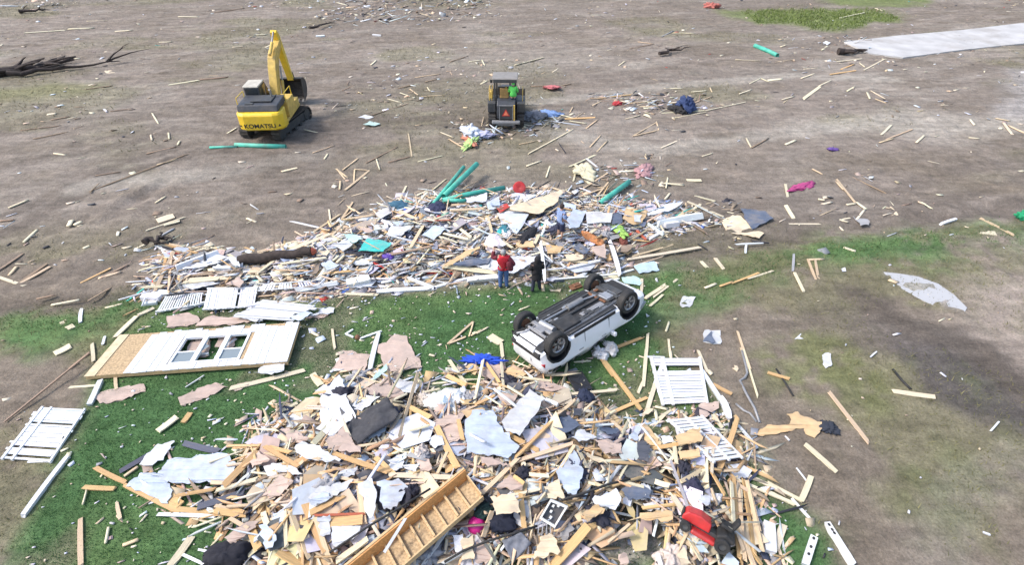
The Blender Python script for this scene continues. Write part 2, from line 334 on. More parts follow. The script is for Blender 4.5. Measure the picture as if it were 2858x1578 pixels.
verts = np.stack([X, Y, Z], -1).reshape(-1, 3)
idx = np.arange(nx*ny).reshape(nx, ny)
quads = np.stack([idx[:-1, :-1], idx[1:, :-1], idx[1:, 1:], idx[:-1, 1:]], -1).reshape(-1, 4)
def np_mesh(name, V, F, colors=None, per='POINT'):
    me = bpy.data.meshes.new(name); me.vertices.add(len(V)); me.vertices.foreach_set('co', np.ascontiguousarray(V, dtype=np.float32).ravel())
    k = F.shape[1]; me.loops.add(F.size); me.loops.foreach_set('vertex_index', F.astype(np.int32).ravel())
    me.polygons.add(len(F)); me.polygons.foreach_set('loop_start', np.arange(0, F.size, k, dtype=np.int32))
    if colors is not None:
        a = me.attributes.new('col', 'FLOAT_COLOR', per); c4 = np.ones((len(colors), 4), np.float32); c4[:, :3] = colors
        a.data.foreach_set('color', c4.ravel())
    me.update(calc_edges=True); return me
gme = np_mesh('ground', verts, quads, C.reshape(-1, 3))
gme.polygons.foreach_set('use_smooth', np.ones(len(quads), bool))
gm = bpy.data.materials.new('ground_soil_and_turf'); gm.use_nodes = True
N = gm.node_tree.nodes; L = gm.node_tree.links; b = N['Principled BSDF']; b.inputs['Roughness'].default_value = .95; b.inputs['Specular IOR Level'].default_value = .15
a = N.new('ShaderNodeAttribute'); a.attribute_name = 'col'
tc = N.new('ShaderNodeTexCoord')
def gnoise(scale, detail, rough, stretch=None, rot=0):
    n = N.new('ShaderNodeTexNoise'); n.inputs['Scale'].default_value = scale; n.inputs['Detail'].default_value = detail; n.inputs['Roughness'].default_value = rough
    if stretch:
        mp = N.new('ShaderNodeMapping'); mp.inputs['Scale'].default_value = stretch; mp.inputs['Rotation'].default_value = (0, 0, rot); L.new(tc.outputs['Object'], mp.inputs[0]); L.new(mp.outputs[0], n.inputs[0])
    else: L.new(tc.outputs['Object'], n.inputs[0])
    return n
def grange(n, a0, a1, b0, b1):
    m = N.new('ShaderNodeMapRange'); m.inputs[1].default_value = a0; m.inputs[2].default_value = a1; m.inputs[3].default_value = b0; m.inputs[4].default_value = b1; L.new(n.outputs[0], m.inputs[0]); return m
def gmul(x, y):
    m = N.new('ShaderNodeMath'); m.operation = 'MULTIPLY'; L.new(x.outputs[0], m.inputs[0]); L.new(y.outputs[0], m.inputs[1]); return m
f1 = grange(gnoise(2.2, 9, .74), .3, .7, .68, 1.32); f2 = grange(gnoise(14, 5, .7), .3, .7, .72, 1.28); f3 = grange(gnoise(1.0, 6, .65, (.4, 1.8, 1), R(-24)), .32, .68, .77, 1.22)
ff = gmul(gmul(f1, f2), f3)
vs = N.new('ShaderNodeVectorMath'); vs.operation = 'SCALE'; L.new(a.outputs['Color'], vs.inputs[0]); L.new(ff.outputs[0], vs.inputs['Scale']); L.new(vs.outputs[0], b.inputs['Base Color'])
bp = N.new('ShaderNodeBump'); bp.inputs['Strength'].default_value = .9; bp.inputs['Distance'].default_value = .12
bn = gnoise(2.6, 9, .72); L.new(bn.outputs[0], bp.inputs['Height']); L.new(bp.outputs[0], b.inputs['Normal'])
ground = tag(obj('ground', gme, gm), 'scoured brown field and green lawn ground', 'ground', kind='structure')

def gz(x, y):
    i = np.clip(np.searchsorted(XS, x)-1, 0, nx-2); j = np.clip(np.searchsorted(YS, y)-1, 0, ny-2)
    u = np.clip((x-XS[i])/(XS[i+1]-XS[i]), 0, 1); v = np.clip((y-YS[j])/(YS[j+1]-YS[j]), 0, 1)
    return (Z[i, j]*(1-u)+Z[i+1, j]*u)*(1-v)+(Z[i, j+1]*(1-u)+Z[i+1, j+1]*u)*v
def gmask(A, x, y):
    i = np.clip(np.searchsorted(XS, x)-1, 0, nx-2); j = np.clip(np.searchsorted(YS, y)-1, 0, ny-2); return A[i, j]

# concrete driveway at the far right
dm = mat('concrete', (.46, .45, .445), .85, .2, .6, .1, dirt=.7, dirtcol=(.26, .23, .2))
dr = MB(); P = [dpt(*q) for q in ((2122, 108), (2260, 92), (2420, 78), (2640, 52), (2660, 103), (2420, 128), (2270, 148), (2185, 137))]
dr.add([(p.x, p.y, .12) for p in P]+[(p.x, p.y, -.1) for p in P], [tuple(range(7, -1, -1))]+[tuple(range(8, 16))]+[(i, (i+1) % 8, (i+1) % 8+8, i+8) for i in range(8)])
driveway = tag(dr.build('driveway', dm), 'pale concrete driveway slab', 'driveway', kind='structure')

# shallow pale puddle on the rough ground at the right: water level meets the uneven soil
pq = [dpt(x, y) for x, y in ((2222, 686), (2262, 690), (2310, 698), (2360, 716), (2400, 744), (2432, 776), (2424, 790), (2388, 786), (2352, 772), (2310, 752), (2268, 728), (2236, 706))]
pm = bpy.data.materials.new('muddy_water'); pm.use_nodes = True; pb_ = pm.node_tree.nodes['Principled BSDF']; pb_.inputs['Base Color'].default_value = (.43, .425, .43, 1); pb_.inputs['Roughness'].default_value = .12
pz = float(np.mean(gz(np.array([p.x for p in pq]), np.array([p.y for p in pq]))))+.006; pu = MB(); n_ = len(pq)
pu.add([(p.x, p.y, pz) for p in pq]+[(p.x, p.y, pz-.15) for p in pq], [tuple(range(n_)), tuple(range(2*n_-1, n_-1, -1))]+[(i, i+n_, (i+1) % n_+n_, (i+1) % n_) for i in range(n_)])
tag(pu.build('puddle', pm), 'pale muddy puddle on the rough ground', 'puddle', kind='structure')

# ------------------------------------------------------------------ grass (nobody could count it)
rs = np.random.RandomState(5)
def in_frame(x, y, z=0):
    Zc = y*math.cos(CAM_P)-(z-CAM_H)*math.sin(CAM_P); yc = y*math.sin(CAM_P)+(z-CAM_H)*math.cos(CAM_P)
    u = IW/2+FPX*x/Zc; v = IH/2-FPX*yc/Zc
    return (u > -120) & (u < IW+120) & (v > -60) & (v < IH+200)
def blades(n, xr, yr, mask, thr, h, wd, colA, colB, spread, seed):
    r = np.random.RandomState(seed)
    x = r.uniform(*xr, n); y = r.uniform(*yr, n); k = in_frame(x, y) & (gmask(mask, x, y) > r.uniform(thr[0], thr[1], n)); x, y = x[k], y[k]; n = len(x)
    clump = vnoise(x*2.1, y*2.1, seed); z = gz(x, y)-.01
    ang = r.uniform(0, 2*np.pi, n); hh = h*(.5+.8*r.rand(n))*(.6+.8*clump); lean = r.uniform(.2, spread, n)*hh; la = r.uniform(0, 2*np.pi, n)
    w = wd*(.6+.8*r.rand(n)); V = np.empty((n, 3, 3))
    V[:, 0] = np.stack([x-np.cos(ang)*w, y-np.sin(ang)*w, z], -1); V[:, 1] = np.stack([x+np.cos(ang)*w, y+np.sin(ang)*w, z], -1)
    V[:, 2] = np.stack([x+np.cos(la)*lean, y+np.sin(la)*lean, z+hh], -1)
    t = np.clip(r.rand(n)*.6+clump*.5, 0, 1)[:, None]; c = np.array(colA)*(1-t)+np.array(colB)*t
    return V.reshape(-1, 3), np.repeat(c, 3, 0)
gmat = attr_mat('grass_blade', rough=.8, trans=.25)
def grass(name, label, parts):
    V = np.concatenate([p[0] for p in parts]); c = np.concatenate([p[1] for p in parts]); F = np.arange(len(V)).reshape(-1, 3)
    return tag(obj(name, np_mesh(name, V, F, c), gmat), label, 'grass', kind='stuff')
grass('lawn_grass', 'short green lawn grass around the two debris heaps', [
    blades(300000, (-22, 20), (6, 24), core, (.2, .8), .075, .011, (.045, .105, .036), (.105, .205, .066), 1.1, 71),
    blades(150000, (-34, 40), (15, 34), edge*.9, (.25, .9), .09, .016, (.034, .09, .025), (.09, .18, .052), 1.1, 72)])
wild = np.clip(lawn*(1-core)+near*(1-core)*sstep(.42, .62, fbm(X*.33, Y*.33, 30)), 0, 1)
grass('rough_grass', 'thin olive and straw coloured grass on the rough ground', [
    blades(120000, (-36, 40), (6, 34), wild, (.15, 1.1), .10, .013, (.09, .10, .035), (.24, .22, .10), 1.4, 73),
    blades(60000, (-66, 66), (30, 74), sstep(.5, .65, fbm(X*.13, Y*.2, 29)), (.4, 1.4), .16, .03, (.13, .12, .06), (.26, .23, .14), 1.6, 74),
    blades(26000, (25, 66), (55, 74), blob([(1830, 28), (2000, 22), (2240, 22), (2240, 55), (2100, 75), (1900, 60)], 1.5, 40, 2.2), (.3, .9), .22, .05, (.09, .14, .03), (.2, .25, .07), 1.3, 75)])

# ------------------------------------------------------------------ scraps and splinters too small and many to pick apart
BOXF = np.array([(0, 3, 2, 1), (4, 5, 6, 7), (0, 1, 5, 4), (1, 2, 6, 5), (2, 3, 7, 6), (3, 0, 4, 7)])
def scraps(name, label, x, y, z, L_, W_, T_, yaw, pitch, roll, cols, cat='debris'):
    n = len(x); s = np.array([(-1, -1, -1), (1, -1, -1), (1, 1, -1), (-1, 1, -1), (-1, -1, 1), (1, -1, 1), (1, 1, 1), (-1, 1, 1)])*.5
    r = np.random.RandomState(n); j4 = 1+.75*(r.rand(n, 4, 3)-.5)*np.array([1, 1.1, 0]); jit = np.concatenate([j4, j4], 1); p = s[None]*np.stack([L_, W_, T_], -1)[:, None, :]*jit
    cr, sr = np.cos(roll)[:, None], np.sin(roll)[:, None]; py_ = p[..., 1]*cr-p[..., 2]*sr; pz = p[..., 1]*sr+p[..., 2]*cr; px = p[..., 0]
    cp, sp = np.cos(pitch)[:, None], np.sin(pitch)[:, None]; qx = px*cp-pz*sp; qz = px*sp+pz*cp
    cy, sy = np.cos(yaw)[:, None], np.sin(yaw)[:, None]
    V = np.stack([qx*cy-py_*sy+x[:, None], qx*sy+py_*cy+y[:, None], qz+z[:, None]], -1).reshape(-1, 3)
    F = (BOXF[None]+8*np.arange(n)[:, None, None]).reshape(-1, 4)
    return tag(obj(name, np_mesh(name, V, F, np.repeat(cols, 8, 0)), M_scrap), label, cat, kind='stuff')
M_scrap = attr_mat('mixed_scraps', rough=.8)
PAL = {'tan': (.58, .45, .31), 'orange': (.58, .38, .20), 'pale': (.66, .59, .45), 'brown': (.27, .20, .145), 'white': (.60, .615, .65), 'bluewhite': (.47, .53, .63),
       'pink': (.47, .36, .305), 'grey': (.30, .30, .31), 'dark': (.035, .035, .045), 'navy': (.045, .055, .095), 'cream': (.66, .54, .38), 'teal': (.05, .46, .42),
       'red': (.45, .05, .04), 'blue': (.06, .13, .42), 'green': (.2, .4, .12), 'lightteal': (.42, .58, .55)}
def pick(r, n, weights):
    k = list(weights); w = np.array([weights[q] for q in k], float); i = r.choice(len(k), n, p=w/w.sum())
    c = np.array([PAL[q] for q in k])[i]; return c*(.75+.4*r.rand(n, 1))*(.94+.12*r.rand(n, 3))
HOLES = [(1600, 1370, 1.0), (1540, 1400, .6), (1660, 1225, .5), (1700, 1110, .6), (1060, 1040, .7), (1150, 1010, .8), (1560, 1010, .8), (1500, 960, .7), (780, 1000, .8), (560, 1180, .8), (640, 1220, .5), (700, 1180, .4), (1820, 1250, .6), (1850, 1360, .6)]   # gaps where turf shows between the pieces
def fill(name, label, poly, n, big, weights, seed, zl, yaw0, yawsd, small=1.0, lumber=False):
    r = np.random.RandomState(seed); p = np.array(poly); x = r.uniform(p[:, 0].min()-1, p[:, 0].max()+1, n*4); y = r.uniform(p[:, 1].min()-1, p[:, 1].max()+1, n*4)
    d = sdf(x, y, poly); k = (d > r.uniform(-.8, 1.1, n*4)) & (vnoise(x*.9, y*.9, seed) > r.uniform(-.2, .55, n*4)); x, y, d = x[k], y[k], d[k]
    for hx, hy, hr in HOLES:
        c_ = dpt(hx, hy); k = np.hypot(x-c_.x, y-c_.y) > hr*r.uniform(.6, 1.3, len(x)); x, y, d = x[k], y[k], d[k]
    x, y, d = x[:n], y[:n], d[:n]; n = len(x)
    h = np.array([hz(a_, b_) for a_, b_ in zip(x, y)])
    plank = r.rand(n) < .5
    L_ = np.where(plank, r.lognormal(math.log(.68), .55, n), r.lognormal(math.log(.22), .55, n))*big; 
    if lumber: plank[:] = True; L_ = r.uniform(.7, 2.3, n)
    L_ = np.minimum(L_, np.where(plank, 2.4, .62)); W_ = np.where(plank, r.uniform(.03, .1, n), L_*r.uniform(.35, .95, n))*small; T_ = np.where(plank, r.uniform(.015, .05, n), r.uniform(.01, .03, n))
    yaw = np.where(r.rand(n) < .6, r.normal(yaw0, yawsd, n), r.uniform(0, math.pi, n))
    return scraps(name, label, x, y, h+r.uniform(-.04, zl, n)*sstep(-.6, 1.5, d), L_, W_, T_, yaw, r.normal(0, .2, n), r.normal(0, .3, n), pick(r, n, weights))
fill('near_rubble', 'splintered wood, drywall and insulation rubble of the near heap', NEAR, 4400, 1.15,
     {'tan': 20, 'orange': 17, 'pale': 14, 'brown': 7, 'white': 21, 'bluewhite': 10, 'pink': 15, 'grey': 8, 'dark': 10, 'navy': 7, 'cream': 8, 'red': .3}, 81, .16, .5, .9)
fill('far_rubble', 'splintered wood, siding and household rubble of the far heap', FAR, 6500, 1.25,
     {'tan': 14, 'orange': 5, 'pale': 16, 'brown': 6, 'white': 34, 'bluewhite': 9, 'pink': 8, 'grey': 12, 'dark': 9, 'navy': 3, 'cream': 5, 'teal': 1, 'red': 1.2, 'blue': .6}, 82, .22, .35, .5)
fill('near_splintered_lumber', 'tangled thin splintered lumber lying through the near heap', NEAR, 420, 1.0, {'tan': 20, 'orange': 45, 'pale': 16, 'brown': 5}, 83, .2, .6, .9, lumber=True)
fill('far_splintered_lumber', 'tangled thin splintered lumber lying through the far heap', FAR, 340, 1.0, {'tan': 30, 'orange': 22, 'pale': 22, 'brown': 8}, 84, .2, .4, .6, lumber=True)
def litter(name, label, n, xr, yr, mask, weights, lsz, seed, bound=None):
    r = np.random.RandomState(seed); x = r.uniform(*xr, n); y = r.uniform(*yr, n); k = in_frame(x, y) & (mask(x, y) > r.rand(n)); x, y = x[k], y[k]; n = len(x)
    plank = r.rand(n) < .6; L_ = np.minimum(r.lognormal(math.log(lsz), .7, n), np.where(plank, 1.6, .34))
    W_ = np.where(plank, r.uniform(.02, .06, n), L_*r.uniform(.3, .9, n)); yaw = np.where(r.rand(n) < .65, r.normal(.45, .35, n), r.uniform(0, math.pi, n))
    return scraps(name, label, x, y, gz(x, y)+.03, L_, W_, r.uniform(.01, .03, n), yaw, r.normal(0, .12, n), r.normal(0, .25, n), pick(r, n, weights))
nf = lambda x, y, s, f: vnoise(x*f, y*f, s)
litter('lawn_litter', 'tiny white and tan scraps strewn over the lawn', 9000, (-16, 16), (6, 25), lambda x, y: gmask(core, x, y)*(.3+.8*np.exp(-np.maximum(-np.maximum(sdf(x, y, NEAR), sdf(x, y, FAR)), 0)/1.5))*(.3+nf(x, y, 91, .8)),
       {'white': 34, 'bluewhite': 10, 'pale': 26, 'tan': 10, 'pink': 12, 'grey': 4, 'dark': 2}, .075, 92)
litter('field_litter', 'small pale splinters strewn over the brown field', 9000, (-64, 64), (19, 75), lambda x, y: (.10+1.1*sstep(.5, .85, fbm(x*.10, y*.16, 93)))*(1-gmask(core, x, y))*.75,
       {'pale': 30, 'white': 26, 'tan': 16, 'pink': 10, 'brown': 16, 'grey': 8, 'dark': 9, 'red': .6, 'teal': .2}, .3, 94)
litter('rough_ground_litter', 'few small scraps on the rough ground beside the lawn', 700, (-30, 34), (6, 24), lambda x, y: (1-gmask(core, x, y))*.35, {'pale': 30, 'white': 34, 'tan': 14, 'pink': 10, 'brown': 10}, .09, 95)
cl = [dpoly(q) for q in ([(40, 5), (170, 0), (180, 22), (60, 30)], [(880, -5), (1230, -8), (1240, 38), (1000, 62), (790, 60), (780, 40)], [(1480, 240), (1640, 235), (1820, 260), (1700, 290), (1560, 280)],
      [(1450, 430), (1660, 400), (1680, 470), (1560, 490), (1460, 480)], [(1150, 320), (1300, 305), (1420, 290), (1400, 330), (1200, 365)], [(2120, 90), (2200, 100), (2180, 140), (2110, 135)], [(1660, 510), (1850, 520), (1880, 600), (1640, 600)])]
for i, q in enumerate(cl):
    fill(('trash_patch'), ['broken scraps at the far left corner of the field', 'broken scraps and splinters scattered along the far top of the field', 'broken scraps around the blue bundle on the field',
         'broken scraps between the green pipe and the pink rags', 'torn rags and scraps spread around the bulldozer', 'broken scraps beside the concrete driveway', 'broken scraps right of the far heap'][i], q, [60, 420, 160, 160, 240, 60, 170][i], [1.3, 1.5, 1.2, .9, 1.0, 1.2, .8][i],
         {'tan': 16, 'pale': 20, 'brown': 20, 'white': 24, 'pink': 10, 'grey': 14, 'dark': 14, 'red': 1.0, 'bluewhite': 4}, 300+i, .12, .35, .5)
# ------------------------------------------------------------------ heavy machines
def crawler(mb_shoe, mb_frame, x, y0, y1, H, W, z0=0.0, pitch=.2):
    """track chain with separate shoes round a stadium, wheels inside"""
    r = H/2; L_ = y1-y0-H; per = 2*L_+2*math.pi*r; n = int(per/pitch)
    for k in range(n):
        s = per*k/n
        if s < L_: p = (y0+r+s, z0+H); a = 0
        elif s < L_+math.pi*r: t = (s-L_)/r; p = (y1-r+r*math.sin(t), z0+r+r*math.cos(t)); a = -t
        elif s < 2*L_+math.pi*r: p = (y1-r-(s-L_-math.pi*r), z0); a = math.pi
        else: t = (s-2*L_-math.pi*r)/r; p = (y0+r-r*math.sin(t), z0+r-r*math.cos(t)); a = math.pi-t
        mb_shoe.box((x, p[0], p[1]), (W, pitch*.86, .07), Matrix.Rotation(a, 3, 'X'))
        mb_shoe.box((x, p[0]+.0, p[1]) if False else Vector((x, p[0], p[1]))+Matrix.Rotation(a, 3, 'X') @ Vector((0, 0, .05)), (W, .03, .05), Matrix.Rotation(a, 3, 'X'))
    mb_frame.box((x, (y0+y1)/2, z0+r), (W*.6, L_+r, H*.55))
    Mx = Matrix.Rotation(math.pi/2, 4, 'Y')
    for yy in (y0+r, y1-r):
        mb_frame.lathe([(0, -W*.36), (r*.82, -W*.36), (r*.88, 0), (r*.82, W*.36), (0, W*.36)], Matrix.Translation((x, yy, z0+r)) @ Mx, 20)
    for k in range(5):
        yy = y0+r*1.6+(y1-y0-3.2*r)*k/4
        mb_frame.lathe([(0, -W*.3), (.13, -W*.3), (.13, W*.3), (0, W*.3)], Matrix.Translation((x, yy, z0+.16)) @ Mx, 12)

def text_mesh(s, size, extrude=.006):
    cu = bpy.data.curves.new('lettering', 'FONT'); cu.body = s; cu.size = size; cu.extrude = extrude; cu.align_x = 'CENTER'; cu.align_y = 'CENTER'; cu.offset = size*.02
    o = bpy.data.objects.new('lettering', cu); col.objects.link(o); dg = bpy.context.evaluated_depsgraph_get(); me = bpy.data.meshes.new_from_object(o.evaluated_get(dg))
    bpy.data.objects.remove(o); me.materials.clear(); return me

def excavator(loc, rz):
    t = thing('excavator', 'yellow crawler excavator with raised boom, its back to the camera', 'excavator', loc, rz)
    TR = Matrix.Rotation(R(-14), 3, 'Z')
    def uc(p): return TR @ p
    for s in (-1, 1):
        a, f = MB(uc), MB(uc); crawler(a, f, s*1.15, -2.15, 2.15, .92, .6)
        q = a.build('track', M['track'], t); f.build('track_frame', M['darkgrey'], q, 40)
    m = MB(uc); m.box((0, 0, .62), (1.75, 2.2, .5)); m.box((0, 0, .55), (2.2, .7, .35)); m.build('undercarriage', M['track'], t, bevel=.03)
    m = MB(); m.lathe([(0, .8), (.75, .8), (.75, 1.08), (0, 1.08)], Matrix.Identity(4), 28); m.build('swing_ring', M['darkgrey'], t, 40)
    m = MB(); m.box((0, -.35, 1.14), (2.72, 3.6, .16)); m.build('deck', M['yellow2'], t, bevel=.02)
    m = MB(); pl = [(-1.4, -1.75), (-1.42, -2.5), (-1.25, -2.82), (-.9, -2.98), (.9, -2.98), (1.25, -2.82), (1.42, -2.5), (1.4, -1.75)]
    lo = [(x*.97, y*.985) for x, y in pl]; n = len(pl)
    m.add([(x, y+.22, .95) for x, y in lo]+[(x, y, 1.12) for x, y in pl]+[(x, y, 1.98) for x, y in pl]+[(x*.97, y+.12, 2.12) for x, y in pl],
          [tuple(range(n-1, -1, -1)), tuple(range(3*n, 4*n))]+[(j*n+i, j*n+(i+1) % n, (j+1)*n+(i+1) % n, (j+1)*n+i) for j in range(3) for i in range(n)])
    cw = m.build('counterweight', M['yellow'], t, bevel=.04)
    le = obj('lettering', text_mesh('KOMATSU', .42), M['text'], cw); le.location = (.02, -2.99, 1.34); le.rotation_euler = (math.pi/2, 0, 0); le.scale = (1.0, .9, 1)
    for s in (-1, 1):
        m = MB(); m.prism([(-.09, -.08), (.09, -.08), (0, .08)], -.004, .004, 'y'); k = m.build('warning_mark', M['text'], cw); k.location = (s*1.2, -2.852, 1.36); k.rotation_euler = (0, 0, s*.43)
    m = MB(); m.prism([(-2.62, 2.12), (-2.45, 2.5), (-.75, 2.56), (-.55, 2.12)], -1.28, 1.22); hd = m.build('engine_hood', M['hood'], t, bevel=.05)
    m = MB(); m.box((.1, -1.5, 2.58), (1.3, 1.1, .07)); m.box((-.55, -2.25, 2.53), (.5, .25, .06)); m.build('hood_vent', M['darkgrey'], hd, bevel=.015)
    m = MB(); m.tube([(.55, -1.2, 2.5), (.55, -1.2, 3.0), (.55, -1.35, 3.08)], .07, 10); m.build('exhaust_stack', M['steel'], hd, 40)
    m = MB(); m.box((.98, -.35, 1.72), (.8, 1.5, 1.0)); m.build('side_cabinet', M['yellow2'], t, bevel=.04); m = MB(); m.box((-1.0, -1.1, 1.7), (.72, .9, .92)); m.build('side_cabinet', M['yellow2'], t, bevel=.04)
    m = MB(); m.box((.95, .85, 1.45), (.85, .9, .5)); m.build('tool_box', M['yellow2'], t, bevel=.03)
    # cab
    prof = [(-.55, 1.25), (-.55, 2.95), (.75, 2.98), (1.35, 2.1), (1.4, 1.25)]
    m = MB(); m.prism(prof, -1.36, -.42); cb = m.build('cab', M['hood'], t, bevel=.05)
    m = MB(); m.prism([(-.6, 2.96), (-.55, 3.06), (.7, 3.08), (.82, 2.97)], -1.38, -.4); m.build('cab_roof', mat('cab_roof_paint', (.5, .47, .4), .6, .15, 4, dirt=.4), cb, bevel=.03)
    for nm, pr, lo_, hi_, ax in (('side_window', [(-.4, 1.95), (-.4, 2.85), (.65, 2.88), (1.1, 2.15), (1.1, 1.95)], -1.372, -1.35, 'x'), ('side_window', [(-.4, 1.95), (-.4, 2.85), (.65, 2.88), (1.1, 2.15), (1.1, 1.95)], -.43, -.41, 'x'), ('rear_window', [(-1.26, 2.2), (-.52, 2.2), (-.52, 2.86), (-1.26, 2.86)], -.565, -.545, 'y')):
        MB().prism(pr, lo_, hi_, ax).build(nm, M['cabglass'], cb)
    # boom, arm, bucket: profiles in the machine's length/height plane
    bx = .12
    def K(l): return [(.55+(y-.55)*.78, 1.5+(z-1.5)*.80) for y, z in l]
    def K3(l): return [(x, *K([(y, z)])[0]) for x, y, z in l]
    m = MB(); m.prism(K([(.55, 1.5), (.3, 1.85), (1.5, 4.2), (2.0, 4.85), (2.6, 5.2), (4.3, 5.75), (4.55, 5.6), (4.45, 5.35), (2.95, 4.5), (2.35, 3.9), (1.1, 1.75)]), bx-.26, bx+.26)
    bm = m.build('boom', M['yellow2'], t, bevel=.03)
    m = MB(); m.prism(K([(3.95, 6.35), (4.2, 6.5), (4.7, 5.9), (4.95, 5.0), (5.75, 1.95), (5.6, 1.85), (5.45, 1.9), (4.45, 4.7), (4.2, 5.5)]), bx-.21, bx+.21)
    ar = m.build('arm', M['yellow'], t, bevel=.025)
    for s in (-1, 1):
        m = MB(); m.tube(K3([(bx+s*.36, 1.25, 1.6), (bx+s*.36, 1.95, 3.0)]), .10, 10); c1 = m.build('boom_cylinder', M['yellow2'], t, 40)
        m = MB(); m.tube(K3([(bx+s*.36, 1.95, 3.0), (bx+s*.36, 2.3, 4.1)]), .055, 8); m.build('piston_rod', M['steel'], c1, 40)
    m = MB(); m.tube(K3([(bx, 1.85, 5.1), (bx, 3.1, 5.75)]), .10, 10); c1 = m.build('arm_cylinder', M['yellow2'], t, 40)
    MB().tube(K3([(bx, 3.1, 5.75), (bx, 4.02, 6.38)]), .055, 8).build('piston_rod', M['steel'], c1, 40)
    m = MB(); m.tube(K3([(bx, 4.95, 5.5), (bx, 5.5, 4.0)]), .085, 10); c1 = m.build('bucket_cylinder', M['yellow2'], t, 40)
    MB().tube(K3([(bx, 5.5, 4.0), (bx, 6.0, 2.45)]), .05, 8).build('piston_rod', M['steel'], c1, 40)
    m = MB(); q1, q2, q3, q4 = K3([(bx, 6.0, 2.45), (bx, 5.45, 2.25), (bx, 6.0, 2.45), (bx, 6.15, 1.75)]); m.bar(q1, q2, .3, .1); m.bar(q3, q4, .3, .1); m.build('bucket_linkage', M['darkgrey'], t)
    # bucket: open shell of curved plate with side walls and teeth
    dyb = -1.12; arc = [(5.5, 1.95), (6.15, 1.85), (6.5, 1.45), (6.45, .9), (6.0, .5), (5.35, .4)]
    inn = [(5.55, 1.85), (6.1, 1.76), (6.4, 1.42), (6.35, .96), (5.95, .6), (5.35, .48)]
    arc = [(y+dyb, z) for y, z in arc]; inn = [(y+dyb, z) for y, z in inn]
    m = MB(); m.prism(arc+inn[::-1], bx-.75, bx+.75)
    for s in (-1, 1): m.prism(arc, bx+s*.75-.025, bx+s*.75+.025)
    bk = m.build('bucket', M['track'], t)
    for k in range(5): MB().prism([(5.35+dyb, .37), (5.35+dyb, .51), (5.08+dyb, .41)], bx-.66+k*.33-.06, bx-.66+k*.33+.06).build('tooth', M['steel'], bk)
    m = MB()
    for a_, b_ in (((1.3, -1.0, 2.2), (1.3, -1.0, 2.75)), ((1.3, .35, 2.2), (1.3, .35, 2.75)), ((1.3, -1.0, 2.75), (1.3, .35, 2.75)), ((-1.25, -2.3, 2.5), (-1.25, -2.3, 2.9)), ((-1.25, -1.0, 2.5), (-1.25, -1.0, 2.9)), ((-1.25, -2.3, 2.9), (-1.25, -1.0, 2.9))):
        m.tube([a_, b_], .025, 6)
    m.build('handrail', M['yellow'], t)
    return t

